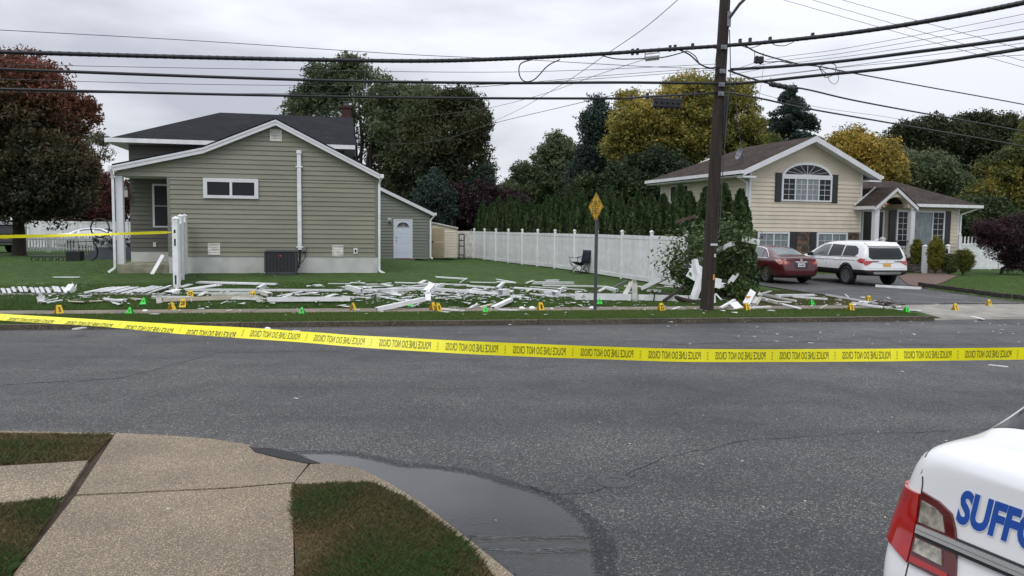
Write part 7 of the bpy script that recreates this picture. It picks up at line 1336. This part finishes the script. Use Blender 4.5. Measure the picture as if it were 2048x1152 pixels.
D = [ # p0, p1, w, h, label, name, mat, torn, hollow
 ((108, 557), (158, 557), .14, .03, 'lone flat torn strip on the left lawn behind the fallen picket section', 'vinyl_strip', 'white', 1, 0),
 ((91, 606), (112, 602), .06, .04, 'short white stub beside an upright wedge on the left', 'vinyl_strip', 'whiteold', 1, 0),
 ((95, 610), (124, 604), .08, .03, 'white slat slanting below the upright wedge on the left', 'vinyl_strip', 'white', 0, 0),
 ((140, 606), (170, 608), .16, .03, 'wide beige splinter near the lawn edge on the left', 'vinyl_strip', 'beigev', 1, 0),
 ((178, 606), (206, 605), .10, .03, 'narrow beige splinter right of the wide beige one', 'vinyl_strip', 'beigev', 1, 0),
 ((212, 603), (246, 606), .08, .05, 'curled white scrap left of the green marker', 'vinyl_strip', 'white', 1, 0),
 ((166, 596), (182, 594), .07, .03, 'short white slat between the two fallen picket sections', 'vinyl_strip', 'white', 0, 0),
 ((262, 600), (284, 602), .06, .03, 'beige strip touching the green marker among small scraps', 'vinyl_strip', 'beigev', 0, 0),
 ((226, 609), (240, 613), .07, .04, 'small forked white scrap above the sidewalk on the left', 'vinyl_strip', 'white', 1, 0),
 ((304, 597), (380, 598), .05, .05, 'thin white rail running left of marker 27', 'vinyl_plank', 'white', 0, 0),
 ((325, 606), (516, 600), .10, .11, 'long beige bottom rail behind marker 28', 'vinyl_plank', 'beigev', .5, 1),
 ((396, 568), (520, 571), .34, .05, 'long torn white rail lying highest on the lawn right of the posts', 'vinyl_sheet', 'white', 0, 0),
 ((516, 571), (553, 572), .12, .06, 'ragged pointed end of the long torn rail', 'vinyl_plank', 'white', 2, 0),
 ((376, 582), (436, 573), .34, .03, 'wide white sheet sloping up from the posts to the torn rail', 'vinyl_sheet', 'white', 1, 0),
 ((362, 577), (381, 571), .30, .02, 'square white panel just right of the standing posts', 'vinyl_sheet', 'white', 0, 0),
 ((372, 584), (684, 585), .07, .07, 'very long thin white rail from the posts to the middle lawn', 'vinyl_plank', 'white', .5, 0),
 ((374, 590), (520, 589), .16, .05, 'dirty white rail behind markers 27 and 14', 'vinyl_plank', 'whiteold', 1, 1),
 ((420, 594), (506, 592), .14, .06, 'split cream rail between markers 27 and 14', 'vinyl_plank', 'whiteold', 1, 1),
 ((400, 594), (411, 586), .22, .02, 'small square white plate leaning between markers 27 and 14', 'vinyl_sheet', 'white', 0, 0),
 ((372, 601), (520, 602), .08, .05, 'white strip just behind the long beige rail', 'vinyl_strip', 'white', 0, 0),
 ((532, 606), (702, 605), .13, .13, 'thick white box beam right of the split post stub', 'vinyl_post', 'white', 1, 1),
 ((516, 585), (530, 577), .16, .14, 'white post cap block standing on the very long thin rail', 'vinyl_post', 'white', 0, 1),
 ((523, 591), (541, 596), .18, .12, 'split hollow post stub under the white cap block', 'vinyl_post', 'whiteold', 2, 1),
 ((514, 605), (527, 607), .16, .14, 'broken end sleeve at the left of the thick box beam', 'vinyl_post', 'whiteold', 2, 1),
 ((556, 595), (604, 586), .13, .02, 'lilac white slat slanting above the thick box beam', 'vinyl_strip', 'white', 0, 0),
 ((560, 600), (582, 592), .16, .02, 'short white slat leaning left above the thick box beam', 'vinyl_strip', 'white', 0, 0),
 ((598, 592), (628, 590), .12, .03, 'flat white slat in the grass above the thick box beam', 'vinyl_strip', 'white', 0, 0),
 ((600, 600), (660, 599), .09, .02, 'white strip directly behind the thick box beam', 'vinyl_strip', 'white', 0, 0),
 ((652, 597), (671, 591), .22, .02, 'white rhombus shaped board right end of the box beam', 'vinyl_sheet', 'white', 0, 0),
 ((628, 575), (643, 574), .22, .05, 'small oval white piece alone on the lawn near the condenser', 'vinyl_sheet', 'white', 0, 0),
 ((442, 611), (456, 605), .04, .02, 'narrow white splinter below the long beige rail', 'vinyl_strip', 'white', 0, 0),
 ((656, 570), (702, 570), .04, .03, 'very thin white strip highest in the middle lawn', 'vinyl_strip', 'white', 0, 0),
 ((701, 568), (730, 569), .09, .03, 'short flat strip continuing the thin highest one', 'vinyl_strip', 'white', 0, 0),
 ((732, 571), (756, 571), .04, .03, 'thin strip right of the short flat one', 'vinyl_strip', 'white', 1, 0),
 ((763, 571), (782, 569), .06, .03, 'small thin slat above the cluster in the middle', 'vinyl_strip', 'white', 0, 0),
 ((684, 577), (785, 575), .09, .03, 'pale slat behind the channel shaped post piece', 'vinyl_strip', 'white', .5, 0),
 ((693, 581), (724, 590), .16, .16, 'channel shaped post piece with a dark slot, left end of the long rail', 'vinyl_post', 'white', 1, 1),
 ((724, 588), (852, 583), .11, .11, 'long straight white rail between the slotted post and the shattered post', 'vinyl_plank', 'white', 0, 0),
 ((733, 594), (757, 590), .14, .03, 'white board below the left part of the long straight rail', 'vinyl_sheet', 'white', 0, 0),
 ((754, 592), (806, 592), .08, .05, 'white strip below the long straight rail', 'vinyl_strip', 'white', 1, 0),
 ((688, 596), (741, 599), .05, .03, 'thin strip slanting down right, left of the scrap heap', 'vinyl_strip', 'white', 1, 0),
 ((757, 596), (806, 606), .12, .04, 'wide slat passing behind the slanting beam', 'vinyl_strip', 'white', 1, 0),
 ((806, 598), (826, 595), .07, .02, 'short slat above the slanting beam', 'vinyl_strip', 'white', 0, 0),
 ((776, 580), (806, 577), .12, .04, 'jagged slat above the long straight rail', 'vinyl_strip', 'white', 1, 0),
 ((814, 577), (850, 573), .10, .05, 'jagged slat left of the shattered post top', 'vinyl_strip', 'white', 2, 0),
 ((790, 568), (938, 573), .05, .04, 'long thin strip sloping across the upper middle lawn', 'vinyl_strip', 'white', 0, 0),
 ((836, 570), (851, 563), .20, .02, 'grey white tilted square board on the upper middle lawn', 'vinyl_sheet', 'whiteold', 0, 0),
 ((874, 557), (934, 561), .06, .05, 'isolated thin rail highest on the lawn right of the house corner', 'vinyl_plank', 'white', .5, 0),
 ((920, 568), (934, 559), .04, .03, 'thin stick leaning at the right end of the isolated rail', 'vinyl_strip', 'white', 0, 0),
 ((868, 580), (886, 574), .16, .10, 'torn scrap right of the shattered post top', 'vinyl_strip', 'white', 2, 0),
 ((871, 584), (962, 590), .12, .10, 'white rail right of the shattered post', 'vinyl_plank', 'white', 0, 0),
 ((858, 590), (900, 592), .08, .03, 'flat strip under the rail right of the shattered post', 'vinyl_strip', 'white', 1, 0),
 ((934, 575), (990, 579), .10, .06, 'white rail running into the second broken post piece', 'vinyl_plank', 'white', 0, 0),
 ((924, 587), (952, 579), .14, .02, 'wide slat slanting up between two white rails', 'vinyl_strip', 'white', 0, 0),
 ((940, 589), (1001, 592), .11, .09, 'white rail ending in the cube shaped post end', 'vinyl_plank', 'white', 0, 0),
 ((994, 584), (1006, 573), .16, .12, 'broken post piece tilted above the cube shaped end', 'vinyl_post', 'white', 2, 1),
 ((1000, 594), (1014, 592), .22, .20, 'cube shaped white post end', 'vinyl_post', 'white', 0, 1),
 ((881, 620), (928, 625), .06, .05, 'white strip on the sidewalk right of the two yellow markers', 'vinyl_strip', 'white', 1, 0),
 ((822, 617), (834, 612), .05, .04, 'forked white scrap under the slanting beam', 'vinyl_strip', 'white', 2, 0),
 ((940, 567), (991, 568), .10, .03, 'flat strip right of the isolated thin rail', 'vinyl_strip', 'white', 1, 0),
 ((993, 561), (1031, 568), .06, .03, 'upper edge of the long white wedge on the lawn', 'vinyl_strip', 'white', 0, 0),
 ((993, 566), (1031, 568), .12, .03, 'lower edge of the long white wedge on the lawn', 'vinyl_strip', 'white', 0, 0),
 ((1053, 569), (1067, 564), .12, .04, 'grey white slat shadowed beneath, right of the wedge', 'vinyl_strip', 'whiteold', 0, 0),
 ((1067, 570), (1146, 570), .12, .10, 'white channel rail left of the folding chair', 'vinyl_plank', 'white', 0, 1),
 ((1092, 566), (1114, 565), .16, .08, 'ragged notched scrap lying on the channel rail', 'vinyl_sheet', 'white', 2, 0),
 ((1086, 574), (1211, 576), .07, .06, 'long thin rail passing behind the sign post', 'vinyl_plank', 'white', 0, 0),
 ((1028, 579), (1122, 586), .11, .05, 'pointed white rail sloping down to the hollow box end', 'vinyl_plank', 'white', 1, 0),
 ((1060, 576), (1170, 582), .05, .03, 'thin strip above the pointed white rail', 'vinyl_strip', 'white', 0, 0),
 ((1060, 591), (1107, 597), .07, .04, 'thin strip leading to the hollow box end from the left', 'vinyl_strip', 'white', 0, 0),
 ((1084, 592), (1106, 592), .14, .12, 'open channel piece with dark inside beside the hollow box end', 'vinyl_post', 'white', 1, 1),
 ((1107, 595), (1117, 594), .18, .16, 'hollow square box end facing the road', 'vinyl_post', 'white', 0, 1),
 ((1117, 587), (1129, 582), .14, .12, 'post stub behind the hollow square box end', 'vinyl_post', 'white', 1, 1),
 ((1117, 595), (1150, 595), .11, .08, 'rail between the hollow box end and the long low wall rail', 'vinyl_plank', 'white', 0, 0),
 ((1021, 599), (1040, 598), .14, .10, 'torn bundle at the upper end of the second slanting beam', 'vinyl_strip', 'white', 2, 0),
 ((959, 617), (984, 612), .18, .04, 'torn beige panel left of the second slanting beam', 'vinyl_sheet', 'beigev', 1, 0),
 ((997, 621), (1038, 623), .08, .04, 'white strip lying on the sidewalk under the second slanting beam', 'vinyl_strip', 'white', 1, 0),
 ((944, 617), (953, 614), .10, .06, 'curled white scrap at the lawn edge left of the beige panel', 'vinyl_strip', 'white', 1, 0),
 ((1196, 588), (1214, 578), .16, .06, 'torn pleated panel just right of the sign post', 'vinyl_sheet', 'whiteold', 2, 0),
 ((1210, 580), (1234, 586), .16, .12, 'open channel piece right of the sign post', 'vinyl_post', 'white', 1, 1),
 ((1150, 602), (1262, 603), .05, .21, 'long low upright bottom rail, part left of the stub picket', 'vinyl_plank', 'white', 0, 0),
 ((1276, 603), (1382, 605), .05, .19, 'long low upright bottom rail, part right of the stub picket', 'vinyl_plank', 'white', 0, 0),
 ((1150, 600), (1164, 602), .12, .26, 'torn open left end of the long low bottom rail', 'vinyl_post', 'whiteold', 2, 1),
 ((1249, 575), (1283, 576), .06, .05, 'thin strip behind the stub picket', 'vinyl_strip', 'white', 0, 0),
 ((1294, 585), (1322, 586), .10, .08, 'white sleeve at the end of the broken brown branch', 'vinyl_plank', 'white', 0, 0),
 ((1330, 575), (1362, 577), .14, .03, 'grey slat half hidden under the battered bush', 'vinyl_strip', 'whiteold', 1, 0),
 ((1344, 621), (1360, 616), .10, .03, 'short white block lying on the verge left of the pole', 'vinyl_strip', 'white', 0, 0),
 ((1482, 619), (1540, 616), .10, .05, 'white board lying on the sidewalk behind the yellow marker', 'vinyl_strip', 'white', 0, 0),
 ((1535, 623), (1550, 624), .07, .03, 'small white slat at the verge right of the wreck heap', 'vinyl_strip', 'white', 0, 0),
 ((1514, 592), (1592, 606), .05, .06, 'thin rail sloping right from the stickered board', 'vinyl_plank', 'white', 0, 0),
 ((1520, 590), (1560, 597), .05, .05, 'parallel thin rail above the one from the stickered board', 'vinyl_plank', 'white', 0, 0),
 ((1522, 602), (1558, 612), .13, .10, 'thick split hollow rail in the right heap', 'vinyl_post', 'whiteold', 2, 1),
 ((1552, 606), (1582, 608), .06, .04, 'flat strip right of the thick split rail', 'vinyl_strip', 'white', 0, 0),
 ((1560, 611), (1600, 621), .12, .04, 'wide slat sliding down to the sidewalk on the right', 'vinyl_strip', 'white', 0, 0),
 ((1516, 592), (1541, 585), .14, .03, 'slat pointing up right behind the stickered board', 'vinyl_strip', 'white', 0, 0),
 ((1552, 595), (1628, 594), .13, .07, 'pointed white post lying flat behind the right heap', 'vinyl_post', 'white', 0, 0),
 ((1586, 597), (1654, 602), .09, .06, 'pointed white rail crossing below the flat post', 'vinyl_plank', 'white', 0, 0),
 ((1652, 593), (1754, 611), .06, .06, 'long thin white rail reaching the driveway edge', 'vinyl_plank', 'white', 0, 0),
 ((1690, 592), (1697, 598), .05, .04, 'short white peg lying against the long thin rail', 'vinyl_strip', 'white', 0, 0),
 ((1705, 610), (1762, 619), .09, .07, 'white rail right of the yellow marker pointing at the driveway', 'vinyl_plank', 'white', .5, 0),
 ((1718, 608), (1736, 609), .12, .05, 'short board under the long thin rail', 'vinyl_strip', 'white', 0, 0),
 ((1736, 608), (1752, 606), .05, .05, 'short splinter at the tip of the long thin rail', 'vinyl_strip', 'white', 1, 0),
 ((1640, 619), (1654, 612), .05, .04, 'small leaning splinter at the sidewalk edge', 'vinyl_strip', 'whiteold', 0, 0),
 ((1770, 617), (1798, 617), .07, .04, 'pale strip where driveway and sidewalk meet', 'vinyl_strip', 'white', .5, 0),
 ((1772, 620), (1842, 623), .05, .04, 'long thin strip on the sidewalk beside the rightmost green marker', 'vinyl_strip', 'white', 0, 0),
 ((1752, 576), (1842, 581), .16, .11, 'long white box beam lying on the driveway behind the white suv', 'vinyl_post', 'white', 0, 0),
 ((1944, 634), (1966, 640), .16, .015, 'square white plate on the apron near the right kerb', 'vinyl_sheet', 'white', 0, 0),
 ((1596, 582), (1612, 584), .14, .02, 'grey plate lying where the driveway meets the grass', 'vinyl_sheet', 'metal', 0, 0),
 ((148, 661), (170, 658), .12, .03, 'grey white slab piece at the road gutter on the left', 'vinyl_strip', 'whiteold', 0, 0),
 ((289, 661), (312, 661), .10, .02, 'white chip in the road just behind the tape on the left', 'vinyl_strip', 'white', 0, 0),
 ((1977, 732), (2016, 736), .028, .012, 'thin white strip on the road below the tape at the right', 'vinyl_strip', 'white', 0, 0),
 ((585, 664), (600, 664), .06, .02, 'small white chip in the road behind the tape, left of centre', 'vinyl_strip', 'white', 0, 0),
]
for p0, p1, w_, h_, lab, nm, mt, torn, hol in D:
    steep = abs(p1[1] - p0[1]) / (abs(p1[0] - p0[0]) + 1) > .18
    _piece(gt(*p0), gt(*p1), w_ * (.6 if steep else .85), h_ * .85, lab, nm, mt, torn, 'debris', bool(hol), lift=.03 if p0[1] < 612 else .012)
def lean(p0, p1, Y0, Y1, w_, h_, lab, nm='vinyl_post', mt='white', torn=0, hol=True, up=(0, 0, 1)):
    a = at(*p0, Y0); b = at(*p1, Y1); return _piece(a, b, w_, h_, lab, nm, mt, torn, 'debris', hol, lift=-h_ / 2, roll=up)
g1 = gt(751, 623).y; lean((753, 619), (849, 598), g1, g1 + .9, .12, .10, 'slanting white beam resting its lower end on the sidewalk', torn=0)
lean((856, 606), (856, 586), gt(856, 606).y + .05, gt(856, 606).y + .25, .14, .10, 'torn upright strip hanging below the shattered post', torn=2, mt='white')
lean((852, 588), (866, 572), gt(858, 592).y, gt(858, 592).y + .4, .20, .18, 'shattered post top in the middle of the wreckage', torn=2)
g1 = gt(984, 620).y; lean((986, 616), (1022, 599), g1, g1 + .9, .12, .08, 'second slanting beam, shorter, left of the yellow marker', torn=0)
g1 = gt(1217, 580).y; lean((1217, 580), (1254, 562), g1 - .3, g1, .05, .05, 'thin grey bar poking up right of the sign post', 'metal_bar', 'metal', 0, False)
g1 = gt(1250, 603).y + .06; lean((1249, 590), (1262, 567), g1, g1 + .1, .12, .03, 'leaning torn picket behind the long bottom rail', 'picket', 'whiteold', 2, False, up=(0, -1, .2))
lean((1270, 604), (1269, 568), g1 - .02, g1, .14, .03, 'upright stub picket crossing the long bottom rail', 'picket', 'whiteold', 1.5, False, up=(0, -1, 0))
g1 = gt(82, 606).y; lean((84, 605), (81, 592), g1, g1, .16, .06, 'upright torn wedge of a white post on the left', torn=2, hol=False)
g1 = gt(320, 607).y; lean((320, 606), (317, 591), g1, g1, .13, .06, 'small upright white post stub before the long beige rail', 'vinyl_post', 'whiteold', 1, False)
g1 = gt(1285, 584).y; Yc = gt(1400, 604).y
lean((1285, 577), (1466, 487), g1, Yc + 1., .15, .13, 'long white fence post thrust diagonally up through the bush')
lean((1389, 519), (1402, 578), Yc + .35, Yc + .1, .13, .13, 'white post leaning down to the left of the utility pole')
lean((1404, 548), (1386, 601), Yc + .05, Yc - .05, .22, .12, 'wide white box post propped against the utility pole foot')
lean((1380, 538), (1410, 556), Yc + .7, Yc + .6, .5, .02, 'white panel sheet wedged in the bush left of the pole', 'vinyl_sheet', 'white', 1, False, up=(.2, -1, .3))
lean((1484, 477), (1519, 485), Yc + 1.2, Yc + 1.1, .16, .16, 'white post end sticking out of the bush toward the house window')
lean((1419, 563), (1442, 568), Yc + .5, Yc + .5, .28, .02, 'white sheet scrap in the bush just right of the pole', 'vinyl_sheet', 'white', 1, False, up=(.1, -1, .2))
lean((1462, 562), (1470, 552), Yc + .4, Yc + .4, .14, .02, 'small triangular white scrap deep in the bush', 'vinyl_sheet', 'white', 1, False, up=(.1, -1, .2))
g1 = gt(1427, 608).y; lean((1427, 606), (1426, 588), g1, g1 + .02, .12, .06, 'short upright white board right behind the pole foot', 'vinyl_strip', 'white', 0, False)
lean((1431, 587), (1443, 600), g1 + .1, g1, .05, .03, 'thin stick leaning from the short upright board', 'vinyl_strip', 'white', 0, False)
g1 = gt(1440, 618).y; lean((1441, 616), (1469, 600), g1, g1 + .3, .10, .04, 'white lath rising right from the sidewalk by the pole', 'vinyl_strip', 'white', 0, False)
lean((1466, 605), (1478, 617), g1 + .1, g1 - .1, .24, .03, 'wide white board tipped over right of the white lath', 'vinyl_sheet', 'white', 0, False, up=(.2, -.8, .6))
sbd = lean((1506, 582), (1491, 609), g1 + .5, g1 + .1, .17, .03, 'tilted white board with an orange sticker in the right heap', 'vinyl_sheet', 'white', 0, False, up=(.1, -.9, .5))
q = MB(); p = at(1497, 594, g1 + .22); q.beam(p + Vector((-.07, -.03, 0)), p + Vector((.04, -.03, .0)), .02, .05); o = q.build('orange_sticker', M['orange']); o.parent = sbd; o.location = -sbd.location
lean((1507, 609), (1519, 591), g1 + .3, g1 + .4, .16, .10, 'crumpled white channel behind the stickered board', 'vinyl_post', 'whiteold', 2)
# fallen picket sections
def picket_section(A, B_, n_, dx, label, wd=.05, r=.05):
    t = empty('picket_section', (0, 0, 0), 0, label, 'fence', 'broken white fence pieces'); A0, A1 = [Vector(gt(*p)) for p in A]; B0, B1 = [Vector(gt(*p)) for p in B_]; up = Vector((0, 0, .05))
    for i in range(n_):
        k = (i + .5) / n_; a = A0.lerp(A1, k) + up; b = B0.lerp(B1, min(1, max(0, k + dx))) + up * 1.3; q = MB(); e = (b - a).normalized(); j = Vector((rnd.uniform(-.03, .03), rnd.uniform(-.03, .03), rnd.uniform(0, .05))); q.beam(a - e * .12 + j, b + e * .14 + j, .075, .02); q.build('picket', M['white'], t)
    for a, b in ((A0, A1), (B0, B1)): q = MB(); q.beam(a + up * .6, b + up * .6, r, .05); q.build('rail', M['whiteold'], t)
    return t
picket_section([(-60, 583), (132, 579)], [(-60, 591), (134, 590)], 17, .02, 'fallen picket section at the left edge ending in a broken post')
lean((134, 587), (146, 572), gt(140, 586).y, gt(140, 586).y + .2, .20, .16, 'broken post block at the end of the left fallen picket section', torn=1)
picket_section([(200, 581), (345, 579)], [(176, 590), (330, 591)], 15, -.10, 'fallen picket section flattened left of the standing posts')
lean((333, 590), (356, 583), gt(340, 591).y, gt(350, 587).y, .25, .14, 'torn rail end piled at the foot of the first standing post', torn=2)
fH = H.f; u0_, zz0 = fH(303, 550, -.35); u1_, zz1 = fH(326, 510, -.1); A_ = H.w(u0_, -.35, zz0); B_ = H.w(u1_, -.1, zz1); q = MB(); q.beam(A_, B_, .12, .02, up=(0, -1, .2)); o = q.build('vinyl_strip', M['white'], None); tag(o, 'white strip leaning against the porch slab of the green house', 'debris')
# broken branches
def branch(pix, r0, r1, label, Ys_):
    P_ = spline([at(a, b, y) for (a, b), y in zip(pix, Ys_)], 6); q = MB(); n_ = len(P_); q.tube(P_, [r0 + (r1 - r0) * i / (n_ - 1) for i in range(n_)], 9)
    for k in range(3): p = P_[rnd.randrange(2, n_ - 2)]; q.tube([p, p + Vector((rnd.uniform(-.3, .3), rnd.uniform(-.1, .1), rnd.uniform(.05, .25)))], [.012, .004], 5)
    o = q.build('fallen_branch', M['bark'], None, True); tag(o, label, 'branch')
gY = gt(1360, 606).y; branch([(1321, 586), (1350, 594), (1372, 601), (1402, 606)], .05, .075, 'thick broken brown trunk lying behind the low bottom rail', [gY + .4, gY + .2, gY + .1, gY + .1]); branch([(1327, 602), (1345, 589), (1367, 571)], .045, .035, 'brown branch slanting across the low bottom rail left of the pole', [gY, gY + .1, gY + .4]); branch([(1307, 603), (1309, 588), (1304, 580)], .02, .012, 'thin upright twig in front of the low bottom rail', [gY, gY, gY])
# uncountable shards
def shards(name, label, n_, fn, smin, smax, mt='shard', seed=3):
    g = np.random.default_rng(seed); V = []
    for i in range(n_):
        px, py = fn(g); p = gt(px, py); s = g.uniform(smin, smax) * (.5 + g.random() ** 2 * 1.6); a = g.random() * 6.28; el_ = g.uniform(1, 3.2); z = p.z + .028 if py < 640 else p.z + .006; z += g.random() * .03; t = g.normal(size=2) * .3
        for (u, v) in ((-el_, -.5), (el_ * .8, -.6), (el_, .4), (-el_ * .7, .6)):
            x_ = (u * math.cos(a) - v * math.sin(a)) * s; y_ = (u * math.sin(a) + v * math.cos(a)) * s; V.append((p.x + x_, p.y + y_, z + abs(t[0] * x_ + t[1] * y_)))
    o = npmesh(name, np.array(V), 4, M[mt]); s_ = o.modifiers.new('t', 'SOLIDIFY'); s_.thickness = .006; tag(o, label, 'debris', None, 'stuff')
def dist(g):
    c = g.random()
    if c < .62: px = g.normal(880, 175); py = g.normal(596, 9)
    elif c < .75: px = g.uniform(60, 520); py = g.normal(600, 8)
    elif c < .85: px = g.uniform(1040, 1420); py = g.normal(606, 9)
    elif c < .93: px = g.uniform(1440, 1790); py = g.normal(606, 7)
    else: px = g.uniform(300, 1500); py = g.uniform(614, 634)
    return float(np.clip(px, 20, 1800)), float(np.clip(py, 572, 636))
shards('vinyl_shards', 'small white vinyl shards strewn over the lawn and sidewalk', 850, dist, .012, .032)
shards('vinyl_splinters', 'longer torn white splinters lying among the planks on the lawn', 150, lambda g: (float(np.clip(g.normal(900, 190), 380, 1400)), float(np.clip(g.normal(588, 9), 568, 612))), .035, .06, seed=21)
shards('road_chips', 'tiny white chips scattered over the road and driveway', 80, lambda g: (g.uniform(1300, 2040), g.uniform(644, 690)) if g.random() < .7 else ((g.uniform(0, 1300), g.uniform(652, 700)) if g.random() < .6 else (g.uniform(1600, 2040), g.uniform(590, 618))), .005, .016, seed=5)
shards('gravel_clods', 'brown soil clods at the torn grass edge by the driveway', 60, lambda g: (g.normal(1775, 14), g.normal(609, 3)), .02, .05, 'soil', seed=9)
shards('road_flecks', 'few pale flecks on the near road surface', 26, lambda g: (g.uniform(100, 2000), g.uniform(740, 1050)), .003, .008, seed=12)
def lump(px, py, r, lab, mt='white'):
    p = gt(px, py); q = MB(); n_ = 7; q.lathe([(.001, r * 1.3), (r * .7, r * 1.1), (r, r * .5), (r * .95, 0), (.001, 0)], (0, 0, 0), n=n_); o = q.build('debris_lump', M[mt], None, True); o.location = p; o.scale = (1.3, .9, .9); 
    for v in o.data.vertices: v.co += Vector((rnd.uniform(-.25, .25) * r, rnd.uniform(-.2, .2) * r, rnd.uniform(-.15, .15) * r))
    tag(o, lab, 'debris', 'broken white fence pieces')
lump(1064, 619, .07, 'rounded white lump left of the small yellow marker'); lump(1044, 619, .06, 'flat white lump between the white strip and the small marker'); lump(1184, 618, .06, 'white crumpled lump at the foot of the sign post'); lump(290, 624, .05, 'round white cap right of the leftmost green marker'); lump(1103, 619, .04, 'small pale lump on the sidewalk right of the small marker', 'whiteold'); lump(535, 660, .05, 'white crumpled scrap in the road gutter behind the tape')
print('OBJECTS', len(bpy.data.objects), 'TRIS', sum(len(m_.loops) - 2 * len(m_.polygons) for m_ in bpy.data.meshes))
